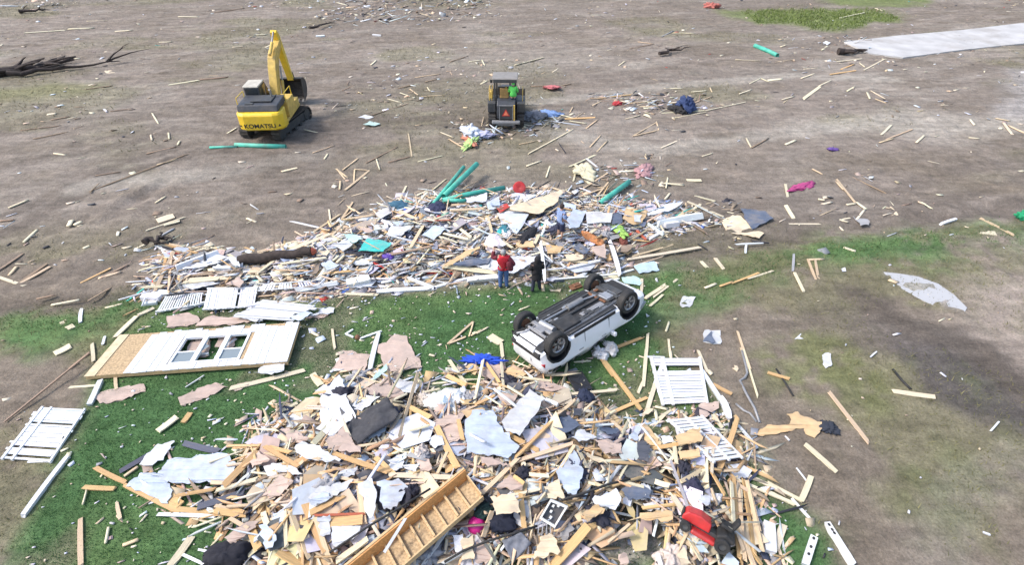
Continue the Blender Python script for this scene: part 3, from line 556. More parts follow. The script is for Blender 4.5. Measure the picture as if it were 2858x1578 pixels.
def bulldozer(loc, rz):
    t = thing('bulldozer', 'yellow and black crawler bulldozer seen from behind with red triangle on its tank', 'bulldozer', loc, rz)
    for s in (-1, 1):
        a, f = MB(), MB(); crawler(a, f, s*.98, -1.7, 1.7, 1.0, .5)
        q = a.build('track', M['track'], t); f.build('track_frame', M['darkgrey'], q, 40)
        m = MB(); m.prism([(-1.55, 1.08), (-1.6, 1.72), (-1.1, 1.8), (.3, 1.62), (.4, 1.08)], s*.98-.27, s*.98+.27); m.build('fender', M['darkgrey'], t, bevel=.04)
    m = MB(); m.box((0, .1, .85), (1.4, 3.0, .7)); m.build('main_frame', M['track'], t, bevel=.04)
    m = MB(); m.prism([(.5, 1.15), (.5, 1.95), (2.0, 1.8), (2.05, 1.0)], -.5, .5); hd = m.build('engine_hood', M['hood'], t, bevel=.05)
    MB().tube([(.15, 1.3, 1.8), (.15, 1.3, 2.6)], .06, 10).build('exhaust_stack', M['darkgrey'], hd, 40)
    m = MB(); m.prism([(-1.85, .75), (-1.95, 1.0), (-1.9, 1.68), (-1.55, 1.9), (-1.0, 1.9), (-1.0, .75)], -.62, .62); tk = m.build('rear_tank', M['hood'], t, bevel=.06)
    m = MB(); m.box((-.02, -1.94, 1.22), (.84, .05, .9)); pn = m.build('rear_grille', M['darkgrey'], tk, bevel=.02)
    m = MB()
    for q in ((-.44, 1.22, .05, .98), (.44, 1.22, .05, .98)): m.box((q[0], -1.95, q[1]), (q[2], .07, q[3]))
    m.box((0, -1.95, 1.7), (.93, .07, .05)); m.build('grille_rim', M['grey'], tk)
    m = MB(); m.prism([(-.27, 1.0), (.27, 1.0), (0, 1.46)], -1.985, -1.97, 'y'); m.build('triangle_marker', M['red'], tk)
    m = MB(); m.prism([(-.17, 1.05), (.17, 1.05), (0, 1.36)], -1.992, -1.987, 'y'); m.build('triangle_center', mat('orange_reflector', (.8, .22, .12), .4, .05), tk)
    MB().box((.56, -1.96, 1.2), (.09, .08, 1.1)).build('guard_post', M['yellow2'], t, bevel=.01)
    m = MB(); m.box((0, -2.0, .58), (1.9, .32, .2)); m.box((0, -1.85, .45), (1.2, .3, .3)); m.build('rear_bumper', M['grey'], t, bevel=.05)
    m = MB(); m.box((0, -.5, 1.62), (1.9, 1.4, .1)); m.build('operator_floor', M['darkgrey'], t)
    m = MB(); m.box((-.15, -.75, 1.9), (.6, .55, .25)); m.box((-.15, -.98, 2.25), (.58, .14, .6), Matrix.Rotation(.15, 3, 'X')); m.build('seat', mat('tan_seat', (.45, .27, .1), .7, .2), t, bevel=.05)
    m = MB(); m.box((-.15, .25, 1.98), (1.0, .25, .6)); m.build('dash', M['darkgrey'], t, bevel=.03)
    for x, y in ((-.78, -1.2), (.62, -1.2), (-.7, -.15), (.58, -.15)):
        MB().box((x, y, 2.42), (.11, .13, 1.6)).build('canopy_post', M['darkgrey'], t, bevel=.02)
    m = MB(); m.prism([(-1.4, 3.2), (-1.35, 3.3), (-.1, 3.34), (.0, 3.22)], -.92, .76); rf = m.build('canopy_roof', mat('pale_roof_paint', (.24, .225, .21), .6, .15, 4, dirt=.4), t, bevel=.04)
    m = MB(); m.box((-.08, -1.38, 3.13), (1.56, .08, .2)); m.build('roof_beam', M['darkgrey'], rf)
    MB().box((-1.0, -1.15, 3.05), (.16, .14, .2)).build('work_lamp', M['black'], rf, bevel=.02)
    m = MB()
    for x in (-1.15, -.98):
        m.tube([(x, -1.2, 1.75), (x, -1.2, 2.5)], .03, 6); m.tube([(x, -.3, 1.7), (x, -.3, 2.5)], .03, 6)
    m.tube([(-1.15, -1.2, 2.5), (-1.15, -.3, 2.5)], .03, 6); m.tube([(-.98, -1.2, 2.5), (-1.15, -1.2, 2.5)], .03, 6); m.tube([(1.1, -1.2, 1.75), (1.1, -1.2, 2.45), (1.1, -.3, 2.45)], .03, 6)
    m.build('handrail', M['yellow2'], t)
    MB().box((-1.06, -.6, 2.0), (.2, .5, .45)).build('side_console', M['yellow2'], t, bevel=.03)
    MB().bar((-.45, -.2, 1.7), (.0, -1.0, 2.6), .05, .05).build('cross_strut', M['yellow'], t)
    m = MB(); pr = [(2.35, .12), (2.62, .25), (2.5, .75), (2.62, 1.3), (2.52, 1.32), (2.38, .75), (2.5, .28)]
    m.prism(pr, -1.22, 1.22); m.build('blade', M['track'], t)
    m = MB()
    for s in (-1, 1): m.bar((s*.72, .2, .55), (s*.72, 2.4, .5), .12, .2)
    m.build('push_arm', M['yellow2'], t)
    return t

# ------------------------------------------------------------------ overturned car (built upright, x forward, then turned on its roof)
def overturned_car(loc, rz):
    t = thing('overturned_car', 'white car lying upside down on its roof with wheels in the air', 'car', loc, rz)
    ROOF = 1.50
    tilt = Matrix.Rotation(R(-10.0), 3, 'X') @ Matrix.Rotation(R(-2.0), 3, 'Y')
    def xf(p):
        q = tilt @ Vector((p.x, -p.y, ROOF-p.z-.75)); return q+Vector((0, 0, .81))
    # stations: x, bottom z, belt z, top z, half widths at sill, belt, roof
    st = [(-2.46, .52, .92, 1.0, .62, .68, .56), (-2.42, .40, .98, 1.12, .74, .79, .64), (-2.30, .31, 1.02, 1.32, .84, .88, .66), (-2.05, .27, 1.03, 1.47, .925, .955, .67), (-1.6, .25, 1.03, 1.50, .93, .965, .67),
          (-1.0, .24, 1.02, 1.50, .93, .965, .68), (-.3, .24, 1.01, 1.50, .93, .965, .68), (.4, .24, 1.0, 1.49, .93, .96, .67), (.75, .24, 1.0, 1.36, .93, .955, .70), (1.05, .24, 1.0, 1.16, .93, .95, .76), (1.25, .24, 1.0, 1.05, .93, .945, .84), (1.6, .24, .99, 1.04, .93, .94, .82),
          (2.0, .25, .95, 1.0, .91, .92, .78), (2.3, .28, .86, .91, .85, .86, .70), (2.44, .36, .72, .78, .74, .74, .6), (2.48, .44, .62, .66, .62, .62, .5)]
    st = [((s[0]*.94 if s[0] < 0 else s[0]*1.06),)+s[1:] for s in st]
    def sec(s):
        x, zb, zt, zr, hs, hb, hr = s
        h = [(0, zb), (hs*.84, zb), (hs, zb+.09), (hs+.025, zb+(zt-zb)*.45), (hb+.005, zt-.1), (hb, zt), (hr+(hb-hr)*.12, zr-(zr-zt)*.12), (hr*.88, zr-.005), (0, zr+.012)]
        return [(x, y, z) for y, z in h]+[(x, -y, z) for y, z in h[-2:0:-1]]
    rd = random.Random(2); m = MB(xf); S = [sec(s) for s in st]; k = len(S[0]); m.v = [(p[0]+rd.uniform(-.02, .02), p[1]+rd.uniform(-.022, .022), p[2]+rd.uniform(-.015, .015)) for s in S for p in s]
    for i in range(len(S)-1):
        for j in range(k): m.f.append((i*k+j, i*k+(j+1) % k, (i+1)*k+(j+1) % k, (i+1)*k+j))
    m.f += [tuple(range(k-1, -1, -1)), tuple(range((len(S)-1)*k, len(S)*k))]
    me = m.mesh('body', 32); body = obj('body', me, M['carwhite'], t); me.materials.append(M['under'])
    WX, WY, WR = 1.64, .80, .42; rc = random.Random(8)
    c = MB(xf)
    for x in (-WX, WX):
        for s in (-1, 1):
            c.lathe([(0, -.24), (.48, -.24), (.48, .24), (0, .24)], Matrix.Translation((x, s*.86, WR)) @ Matrix.Rotation(math.pi/2, 4, 'X'), 28)
    # lathe with poles leaves open poles at zero radius; weld for a closed cutter
    cm = c.mesh('cut'); import bmesh
    for q in (me, cm):
        b_ = bmesh.new(); b_.from_mesh(q); bmesh.ops.remove_doubles(b_, verts=b_.verts, dist=1e-4); bmesh.ops.recalc_face_normals(b_, faces=b_.faces); b_.to_mesh(q); b_.free()
    cm.materials.append(M['carwhite']); cm.materials.append(M['under'])
    for p in cm.polygons: p.material_index = 1
    co = bpy.data.objects.new('cut', cm); col.objects.link(co); co.parent = t
    bo = body.modifiers.new('b', 'BOOLEAN'); bo.object = co; bo.operation = 'DIFFERENCE'; bo.solver = 'EXACT'
    bpy.context.view_layer.update(); dg = bpy.context.evaluated_depsgraph_get(); ne = bpy.data.meshes.new_from_object(body.evaluated_get(dg)); body.modifiers.clear(); body.data = ne
    for p in ne.polygons: p.use_smooth = True
    ne.set_sharp_from_angle(angle=R(32)); bpy.data.objects.remove(co)
    # greenhouse glass, slightly proud of the shell
    def itp(x):
        for a_, b_ in zip(st, st[1:]):
            if a_[0] <= x <= b_[0]:
                w = (x-a_[0])/(b_[0]-a_[0]); return [p*(1-w)+q*w for p, q in zip(a_, b_)]
    for s in (-1, 1):
        for x0, x1 in ((-2.1, -1.45), (-1.35, -.55), (-.45, .55)):
            m = MB(xf); n = 6; vs = []
            for i in range(n+1):
                q = itp(x0+(x1-x0)*i/n)
                for w in (.14, .86):
                    y = q[5]+(q[6]+(q[5]-q[6])*.12-q[5])*w+.006; z = q[2]+(q[3]-(q[3]-q[2])*.12-q[2])*w; vs.append((q[0], s*y, z))
            vs2 = [(a_, b_-s*.02, c_) for a_, b_, c_ in vs]; o_ = len(vs)
            m.add(vs+vs2, [(2*i, 2*i+1, 2*i+3, 2*i+2) for i in range(n)]+[(o_+2*i, o_+2*i+2, o_+2*i+3, o_+2*i+1) for i in range(n)]); m.build('side_window', M['cabglass'], t, 40)
        for xs in (-1.4, -.5, .62):
            m = MB(xf); q = itp(xs); m.bar((xs, s*(q[4]+.02), q[1]+.1), (xs-.02, s*(q[5]-.002), q[2]-.02), .012, .02); m.build('door_seam', M['black'], t)
        for xs in (-.62, .42):
            m = MB(xf); m.box((xs-.1, s*.975, .9), (.2, .035, .035)); m.build('door_handle', M['alu'], t, bevel=.008)
        m = MB(xf); m.prism([(-.95, .22), (.95, .22), (.95, .34), (-.95, .34)], s*.935-.02, s*.935+.02, 'y'); m.build('sill_cladding', M['black'], t, bevel=.01)
        for wx in (-WX, WX):
            arc = [(wx+.5*math.cos(a_), WR+.5*math.sin(a_)) for a_ in [R(-8+196*i/16) for i in range(17)]]; arc2 = [(wx+.44*math.cos(a_), WR+.44*math.sin(a_)) for a_ in [R(-8+196*i/16) for i in range(17)]]
            m = MB(xf); yo = .965 if True else 0; vs = [(x, s*yo, z) for x, z in arc]+[(x, s*yo, z) for x, z in arc2]+[(x, s*(yo-.06), z) for x, z in arc]+[(x, s*(yo-.06), z) for x, z in arc2]
            m.add(vs, [(i, i+1, 18+i, 17+i) for i in range(16)]+[(i, i+1, 35+i, 34+i) for i in range(16)]+[(17+i, 18+i, 52+i, 51+i) for i in range(16)]); m.build('wheel_arch_trim', M['black'], t)
        m = MB(xf); m.prism([(-2.3, .78), (-2.2, .97), (-2.08, .98), (-2.08, .86), (-2.16, .77)], s*.80-.05, s*.80+.05, 'y'); m.build('taillight', M['tail'], t, bevel=.02)
        m = MB(xf); m.prism([(2.56, .68), (2.32, .86), (2.02, .9), (2.17, .76), (2.5, .62)], s*.83-.08, s*.83+.08, 'y'); m.build('headlight', M['glass'], t, bevel=.02)
        m = MB(xf); m.box((.72, s*1.06, 1.02), (.12, .2, .15)); m.build('mirror', M['carwhite'], t, bevel=.03)
        m = MB(xf); m.tube([(-1.9, s*.6, 1.5), (-1.8, s*.6, 1.53), (.2, s*.6, 1.53), (.3, s*.6, 1.49)], .018, 6); m.build('roof_rail', M['black'], t)
    m = MB(xf); m.add([(-2.31, -.52, .99), (-2.31, .52, .99), (-2.19, .5, 1.3), (-2.19, -.5, 1.3)], [(0, 1, 2, 3)]); m.build('rear_window', M['cabglass'], t)
    m = MB(xf); m.add([(1.22, -.74, 1.065), (1.22, .74, 1.065), (.5, .6, 1.46), (.5, -.6, 1.46)], [(0, 1, 2, 3)]); m.build('windshield', M['cabglass'], t)
    m = MB(xf); m.box((-2.325, 0, .80), (.03, .5, .16)); m.build('license_plate', M['plate'], t)
    m = MB(xf); m.prism([(-2.34, .42), (-2.36, .56), (-2.3, .64), (-2.15, .62), (-2.15, .40)], -.74, .74, 'y'); m.build('rear_bumper', M['black'], t, bevel=.03)
    m = MB(xf); m.prism([(2.6, .40), (2.64, .52), (2.52, .58), (2.3, .5), (2.3, .34)], -.8, .8, 'y'); m.build('front_bumper', M['black'], t, bevel=.03)
    m = MB(xf); m.prism([(-2.18, .34), (-2.14, .22), (-1.84, .18), (-1.82, .28), (-2.1, .40)], -.46, .46, 'y'); m.build('rear_valance', M['carwhite'], t, bevel=.02)
    m = MB(xf); m.prism([(-2.34, .44), (-2.31, .33), (-2.2, .28), (-2.22, .44)], -.46, .46, 'y'); m.build('tow_cover', M['carwhite'], t, bevel=.01)
    # the underside, now on top
    m = MB(xf); m.prism([(-2.24, .33), (-2.2, .275), (-1.84, .222), (-1.84, .25), (-2.2, .31)], -.76, .76, 'y'); m.build('rear_tray', M['under'], t)
    U = lambda: MB(xf)
    U().prism([(-1.9, -.42), (-1.9, .42), (-1.85, .58), (-1.15, .6), (-1.1, .84), (1.1, .84), (1.15, .6), (2.1, .6), (2.3, .4), (2.3, -.4), (2.1, -.6), (1.15, -.6), (1.1, -.84), (-1.1, -.84), (-1.15, -.6), (-1.85, -.58)], .205, .238, 'z').build('floor_pan', M['under'], t)
    m = U()
    for s in (-1, 1): m.box((-.05, s*.5, .2), (2.5, .09, .07)); m.box((-.05, s*.8, .215), (1.9, .07, .06))
    m.build('frame_rail', M['darkgrey'], t, bevel=.01)
    m = U(); m.prism([(-1.15, .21), (-1.1, .10), (-.35, .08), (-.3, .21)], .05, .62, 'y'); m.build('fuel_tank', M['under'], t, bevel=.03)
    m = U(); m.tube([(-.15, -.3, .14), (.55, -.3, .14)], .115, 12); m.build('resonator', M['steel'], t, 40)
    m = U(); m.tube([(-1.35, -.3, .13), (-1.3, .35, .13)], .12, 14); m.build('muffler', M['alu'], t, 40)
    m = U(); m.tube([(-2.2, -.55, .22), (-2.0, -.35, .16), (-1.6, -.3, .12), (-1.3, -.28, .10), (-.15, -.3, .14), (.55, -.3, .14), (1.3, -.15, .16), (1.6, .05, .2)], .035, 8); m.build('exhaust_pipe', M['alu'], t, 40)
    m = U(); m.tube([(-1.4, .02, .13), (1.2, .02, .15)], .04, 8); m.build('drive_shaft', M['darkgrey'], t, 40)
    m = U(); m.box((-1.5, 0, .15), (.5, .42, .16)); m.box((-1.5, 0, .12), (.16, 1.1, .09)); m.box((-1.75, 0, .15), (.1, .95, .1)); m.build('rear_subframe', M['grey'], t, bevel=.03)
    m = U(); m.box((1.5, 0, .14), (.14, 1.1, .1)); m.box((1.75, 0, .14), (.3, .8, .06)); m.box((1.15, 0, .15), (.12, .95, .09)); m.build('front_subframe', M['darkgrey'], t, bevel=.02); m = U(); m.box((1.08, -.1, .19), (.12, .9, .06)); m.box((1.3, -.42, .17), (.35, .12, .06)); m.build('rusty_crossmember', M['rust'], t, bevel=.02)
    m = U(); m.box((1.35, .15, .16), (.5, .45, .14)); m.build('engine_sump', M['alu'], t, bevel=.04)
    m = U(); m.box((2.05, 0, .21), (.5, 1.1, .03)); m.build('splash_shield', M['black'], t)
    m = U(); m.box((.45, .30, .19), (1.0, .2, .05)); m.build('heat_shield', M['grey'], t, bevel=.015)
    r2 = random.Random(4)
    for k_ in range(46): U().box((r2.uniform(-1.7, 1.9), r2.uniform(-.62, .62), r2.uniform(.16, .2)), (r2.uniform(.08, .3), r2.uniform(.05, .18), .05)).build('fitting', M['darkgrey'] if k_ % 3 else M['alu'], t, bevel=.008)
    m = U()
    for k_ in range(4): m.tube([(-1.6, .66+.03*k_-.1, .19), (0, .68+.03*k_-.1, .185), (1.6, .5+.03*k_, .19)], .008, 5)
    m.build('brake_lines', M['alu'], t)
    for wx in (-WX, WX):
        for s in (-1, 1):
            m = U(); m.bar((wx-.12, s*.3, .17), (wx, s*.68, .30), .07, .05); m.bar((wx+.2, s*.35, .17), (wx, s*.68, .30), .06, .05); m.tube([(wx, s*.2, .27), (wx, s*.68, WR)], .03, 8); m.build('control_arm', M['darkgrey'], t)
            T = Matrix.Translation((wx, s*(WY+.03), WR-.18)) @ Matrix.Rotation(-s*math.pi/2+s*.06, 4, 'X') @ Matrix.Diagonal((1.04, 1.04, 1.1, 1))
            wh = U().lathe([(0, .02), (.10, .02), (.10, .07), (0, .075)], T, 16).build('wheel', M['darkgrey'], t, 40)
            U().lathe([(.25, -.11), (.38, -.13), (.412, -.10), (WR, -.03), (WR, .03), (.412, .10), (.38, .13), (.265, .115), (.25, .09), (.25, -.11)], T, 36).build('tyre', M['black'], wh, 35)
            ri = U(); ri.lathe([(.252, -.11), (.24, -.09), (.225, -.02), (.235, .09), (.262, .117), (.252, .09), (.252, -.11)], T, 30)
            for k_ in range(5):
                for off in (-.14, .14):
                    a_ = 2*math.pi*k_/5+off; a2 = 2*math.pi*k_/5+off*1.1
                    ri.bar(T @ Vector((.06*math.cos(a_), .06*math.sin(a_), .055)), T @ Vector((.245*math.cos(a2), .245*math.sin(a2), .095)), .035, .03)
            ri.build('rim', M['alu'], wh, 35)
            U().lathe([(0, -.06), (.19, -.06), (.19, -.02), (0, -.02)], T, 20).build('brake_disc', M['rust'], wh, 40)
    return t

# ------------------------------------------------------------------ people: one skinned body each, clothes as shells over it
def person(name, label, loc, rz, J, skin, clothes, hair=None, h=1.76, extras=None, scale=1.0):
    """J: joint overrides (x right, y forward, z up). clothes: list of (part name, bones, thickness, material)"""
    P = {'pelvis': (0, 0, .97), 'waist': (0, .01, 1.12), 'chest': (0, .015, 1.34), 'neck0': (0, .0, 1.48), 'neck1': (0, .01, 1.545), 'head': (0, .03, 1.64), 'crown': (0, .02, 1.71), 'nose': (0, .125, 1.625)}
    for s, c in ((-1, 'L'), (1, 'R')):
        P.update({'hip'+c: (s*.095, 0, .91), 'knee'+c: (s*.11, .02, .50), 'ankle'+c: (s*.115, -.02, .09), 'toe'+c: (s*.135, .15, .035), 'sho'+c: (s*.18, .0, 1.43), 'elb'+c: (s*.25, -.03, 1.15), 'wri'+c: (s*.26, .08, .92)})
    P.update(J)
    V = []; Rr = []; E = []; B = []; ix = {}
    def add(n, p, r): ix[n] = len(V); V.append(tuple(p)); Rr.append(r)
    def edge(a, b, bone): E.append((ix[a], ix[b])); B.append(bone)
    for n, r in (('pelvis', .135), ('waist', .125), ('chest', .145), ('neck0', .075), ('neck1', .055), ('head', .095), ('crown', .075), ('nose', .018)): add(n, P[n], r)
    for a, b, k in (('pelvis', 'waist', 'torso'), ('waist', 'chest', 'torso'), ('chest', 'neck0', 'torso'), ('neck0', 'neck1', 'neck'), ('neck1', 'head', 'head'), ('head', 'crown', 'head'), ('head', 'nose', 'head')): edge(a, b, k)
    for c in 'LR':
        for n, r in (('hip', .095), ('knee', .062), ('ankle', .042), ('toe', .036), ('sho', .068), ('elb', .044), ('wri', .03)): add(n+c, P[n+c], r)
        edge('pelvis', 'hip'+c, 'hips'); edge('hip'+c, 'knee'+c, 'thigh'); edge('knee'+c, 'ankle'+c, 'calf'); edge('ankle'+c, 'toe'+c, 'foot')
        edge('chest', 'sho'+c, 'torso'); edge('sho'+c, 'elb'+c, 'upper'); edge('elb'+c, 'wri'+c, 'fore')
        w, e = Vector(P['wri'+c]), Vector(P['elb'+c]); d = (w-e).normalized(); sd_ = d.cross(Vector((0, 1, .2))).normalized(); nn = sd_.cross(d)
        add('palm'+c, w+d*.06, .026); edge('wri'+c, 'palm'+c, 'hand')
        for k in range(4):
            o = sd_*(.012*(k-1.5)*1.5); L_ = (.062, .075, .07, .055)[k]
            add('f%d%s' % (k, c), w+d*.10+o, .009); edge('palm'+c, 'f%d%s' % (k, c), 'hand'); add('g%d%s' % (k, c), w+d*(.10+L_*.8)+o*1.2+nn*.02, .0075); edge('f%d%s' % (k, c), 'g%d%s' % (k, c), 'hand')
        add('t'+c, w+d*.05+sd_*.045+nn*.012, .010); edge('palm'+c, 't'+c, 'hand'); add('u'+c, w+d*.09+sd_*.06+nn*.02, .008); edge('t'+c, 'u'+c, 'hand')
    me = bpy.data.meshes.new('body'); me.from_pydata(V, E, []); o = bpy.data.objects.new('tmp', me); col.objects.link(o)
    sk = o.modifiers.new('skin', 'SKIN'); sk.use_smooth_shade = True
    for i, r in enumerate(Rr): d = me.skin_vertices[0].data[i]; d.radius = (r, r); d.use_root = (i == 0)
    sb = o.modifiers.new('sub', 'SUBSURF'); sb.levels = 1; sb.render_levels = 1
    bpy.context.view_layer.update(); ne = bpy.data.meshes.new_from_object(o.evaluated_get(bpy.context.evaluated_depsgraph_get())); bpy.data.objects.remove(o)
    n = len(ne.vertices); co = np.empty(n*3); ne.vertices.foreach_get('co', co); co = co.reshape(-1, 3)
    A = np.array([V[a] for a, b in E]); D = np.array([V[b] for a, b in E])-A
    t = np.clip(((co[:, None]-A)*D).sum(-1)/((D*D).sum(-1)+1e-9), 0, 1); dist = np.linalg.norm(co[:, None]-A-t[..., None]*D, axis=-1); bone = dist.argmin(1)
    bn = [B[i] for i in bone]
    if not J.get('_flat'):
        tor = np.array([b in ('torso', 'hips') for b in bn]); co[tor, 1] *= .8; co[tor, 0] *= 1.12
    ne.vertices.foreach_set('co', co.ravel()); ne.update(); nm = np.array([tuple(v.normal) for v in ne.vertices])
    root = thing(name, label, 'person', loc, rz); root.scale = (scale,)*3
    ne.materials.clear(); body = obj('body', ne, skin, root)
    for p in ne.polygons: p.use_smooth = True
    faces = [tuple(p.vertices) for p in ne.polygons]
    for part, bones, th, m_, zlo, zhi in clothes:
        k = [f for f in faces if sum(bn[i] in bones for i in f) >= len(f)-1 and zlo <= co[list(f), 2].mean() <= zhi]
        used = sorted({i for f in k for i in f}); mp = {i: q for q, i in enumerate(used)}
        if not used: continue
        vs = co[used]+nm[used]*th; q = bpy.data.meshes.new(part); q.from_pydata([tuple(v) for v in vs], [], [tuple(mp[i] for i in f) for f in k]); q.update()
        for p in q.polygons: p.use_smooth = True
        w = obj(part, q, m_, root); s_ = w.modifiers.new('thick', 'SOLIDIFY'); s_.thickness = .008; s_.offset = 1
    if hair is not None:
        hd = Vector(P['head']); m = MB(); nu, nv = 14, 8; vs = []; fs = []
        for j in range(nv):
            ph = R(8+ (112 if True else 0)*j/(nv-1))
            for i in range(nu):
                th = 2*math.pi*i/nu; cut = 1.0 if math.sin(th) < .35 else min(1, 62/(8+112*j/(nv-1)+1e-6)); p2 = min(ph, R(8)+(ph-R(8))*cut)
                vs.append(hd+Vector((.102*math.sin(p2)*math.cos(th), -.012+.115*math.sin(p2)*math.sin(th), .035+.115*math.cos(p2))))
        for j in range(nv-1):
            for i in range(nu): fs.append((j*nu+i, j*nu+(i+1) % nu, (j+1)*nu+(i+1) % nu, (j+1)*nu+i))
        vs.append(hd+Vector((0, -.01, .152))); fs += [(nu*nv, (i+1) % nu, i) for i in range(nu)]
        m.add(vs, fs); m.build('hair', hair, root, 60)
    if not (extras and extras.get('noeyes')):
        hd = Vector(P['head'])
        for s in (-1, 1):
            m = MB(); m.lathe([(0, .016), (.011, .011), (.015, 0), (.011, -.011), (0, -.016)], Matrix.Translation(hd+Vector((s*.034, .083, .012))), 10); m.build('eye', M['black'], root, 60)
            m = MB(); m.box(hd+Vector((s*.1, -.01, .0)), (.025, .045, .065)); m.build('ear', skin, root, bevel=.01)
        m = MB(); m.box(hd+Vector((0, .088, -.045)), (.05, .02, .012)); m.build('mouth', mat('lips', (.32, .12, .1), .6, .05), root, bevel=.004)
    return root, P
SKIN = mat('skin', (.5, .3, .22), .55, .08, 12)
def fab(n, c): return mat(n, c, .9, .2, 18, .3)
# ------------------------------------------------------------------ machines, car and people in place
ES = .93; er = dpt(652, 312, 1.35); erz = R(3)
ex = Vector((er.x-math.sin(erz)*2.98*ES, er.y+math.cos(erz)*2.98*ES, 0)); ex.z = hz(ex.x, ex.y)-.02
exc = excavator(ex, erz); exc.scale = (ES,)*3
dz_ = dpt(1276, 300); dz_.z = hz(dz_.x, dz_.y)-.02
DS = .92; dzo = bulldozer(dz_, R(-2)); dzo.scale = (DS,)*3
ra, fa = ray(1534, 980, 1.1), ray(1735, 867, 1.1); rb, fb = ray(1457, 905, 1.1), ray(1652, 805, 1.1)
cc_ = (ra+fa+rb+fb)/4; hd_ = ((fa+fb)/2-(ra+rb)/2); car_yaw = math.atan2(hd_.y, hd_.x)
CAR = Vector((cc_.x+.2, cc_.y, hz(cc_.x, cc_.y)-.03))
overturned_car(CAR, car_yaw)

def feet(c, x, y, dz=0.0): return at(c, x, y, dz)
jeans = fab('blue_jeans', (.07, .13, .30)); redj = fab('red_jacket', (.52, .02, .035)); maroon = fab('maroon_sleeve', (.13, .018, .03)); blackc = fab('black_coat', (.018, .016, .019)); darkj = fab('dark_jeans', (.03, .035, .06))
bluesh = fab('light_blue_shirt', (.23, .31, .52)); navysh = fab('navy_shorts', (.02, .025, .06)); hivis = fab('hi_vis_green', (.12, .62, .12)); shoe = fab('dark_shoe', (.03, .03, .035)); greyhair = fab('grey_hair', (.3, .3, .31)); darkhair = fab('dark_hair', (.035, .024, .02))
ARMS = ('upper', 'fore')
p = at(0, 1267, 724)
person('person', 'person in red jacket and blue jeans raising a phone with the left arm', p, R(4),
       {'elbL': (-.40, .10, 1.38), 'wriL': (-.34, .20, 1.60), 'elbR': (.40, -.10, 1.17), 'wriR': (.22, .08, 1.03), 'kneeL': (-.12, .01, .5), 'ankleL': (-.13, -.03, .09), 'toeL': (-.16, .13, .035)}, SKIN,
       [('jacket', ('torso', 'neck'), .035, redj, .93, 1.52), ('hips_of_jacket', ('hips',), .04, redj, .86, 1.1), ('sleeve', ARMS, .03, maroon, 0, 2), ('trousers', ('hips', 'thigh', 'calf'), .02, jeans, .07, .99), ('shoe', ('foot',), .015, shoe, 0, .2)], greyhair, scale=1.04)
ph = MB(); ph.box((0, 0, 0), (.16, .02, .085)); pho = ph.build('phone', M['black']); pho.location = p+Vector((-.30, .32, 1.76)); tag(pho, 'black phone held up by the person in the red jacket', 'phone')
# day pack slung on the right side
m = MB(); m.lathe([(0, -.24), (.11, -.22), (.15, -.08), (.15, .06), (.11, .18), (0, .22)], Matrix.Identity(4), 14); bp_ = m.build('shoulder_bag', maroon, None, 60); bp_.scale = (.85, .6, 1.0); bp_.location = p+Vector((.25, -.17, 1.22)); bp_.rotation_euler = (0, R(-12), 0)
tag(bp_, 'dark maroon bag slung behind the person in the red jacket', 'bag')
p = at(0, 1349, 733)
rt, _ = person('person', 'person in long black hooded coat and dark jeans', p, R(12),
       {'elbL': (-.27, .02, 1.17), 'wriL': (-.12, .20, 1.16), 'elbR': (.27, .02, 1.17), 'wriR': (.12, .20, 1.18), 'ankleL': (-.17, -.05, .09), 'toeL': (-.2, .1, .035), 'kneeL': (-.14, .0, .5), 'ankleR': (.16, .03, .09), 'toeR': (.19, .18, .035)}, SKIN,
       [('coat', ('torso', 'neck', 'hips'), .045, blackc, .72, 1.55), ('sleeve', ARMS, .035, blackc, 0, 2), ('trousers', ('hips', 'thigh', 'calf'), .02, darkj, .07, .99), ('shoe', ('foot',), .015, shoe, 0, .2)], darkhair, scale=.95)
m = MB(); rings = [(.17, .98), (.19, .88), (.205, .78), (.21, .70)]
m.lathe([(r_, z_) for r_, z_ in rings]+[(.195, .70), (.155, .98)], Matrix.Identity(4), 20); ck = m.build('coat_skirt', blackc, rt, 60); ck.scale = (1.12, .85, 1)
m = MB(); m.lathe([(0, 1.80), (.08, 1.78), (.125, 1.70), (.13, 1.62), (.115, 1.53), (.11, 1.5)], Matrix.Translation((0, -.015, 0)), 18); m.build('hood', blackc, rt, 60)
p = at(0, 1408, 606, .05)
person('person', 'person in light blue shirt and dark shorts standing on the far heap', p, R(-55),
       {'elbL': (-.25, .06, 1.17), 'wriL': (-.2, .2, .97), 'elbR': (.27, .0, 1.16), 'wriR': (.24, .16, .97), 'ankleL': (-.14, -.02, .09), 'toeL': (-.16, .14, .035)}, SKIN,
       [('shirt', ('torso', 'neck', 'hips'), .03, bluesh, .84, 1.52), ('sleeve', ('upper',), .025, bluesh, 1.22, 2), ('shorts', ('hips', 'thigh'), .03, navysh, .5, .95), ('shoe', ('foot',), .015, shoe, 0, .2)], darkhair, scale=1.03)
p = Vector(dz_)+DS*Vector((.42, -1.28, 1.9))
person('person', 'bulldozer operator in bright green work shirt standing on the rear of the machine', p+Vector((0, 0, -.72)), R(0),
       {'elbL': (-.26, .1, 1.17), 'wriL': (-.2, .33, 1.12), 'elbR': (.27, .08, 1.17), 'wriR': (.22, .32, 1.13)}, SKIN,
       [('work_shirt', ('torso', 'neck', 'hips'), .03, hivis, .84, 1.52), ('sleeve', ARMS, .025, hivis, 0, 2), ('trousers', ('thigh', 'calf'), .02, darkj, 0, .99), ('shoe', ('foot',), .015, shoe, 0, .6)], hivis)

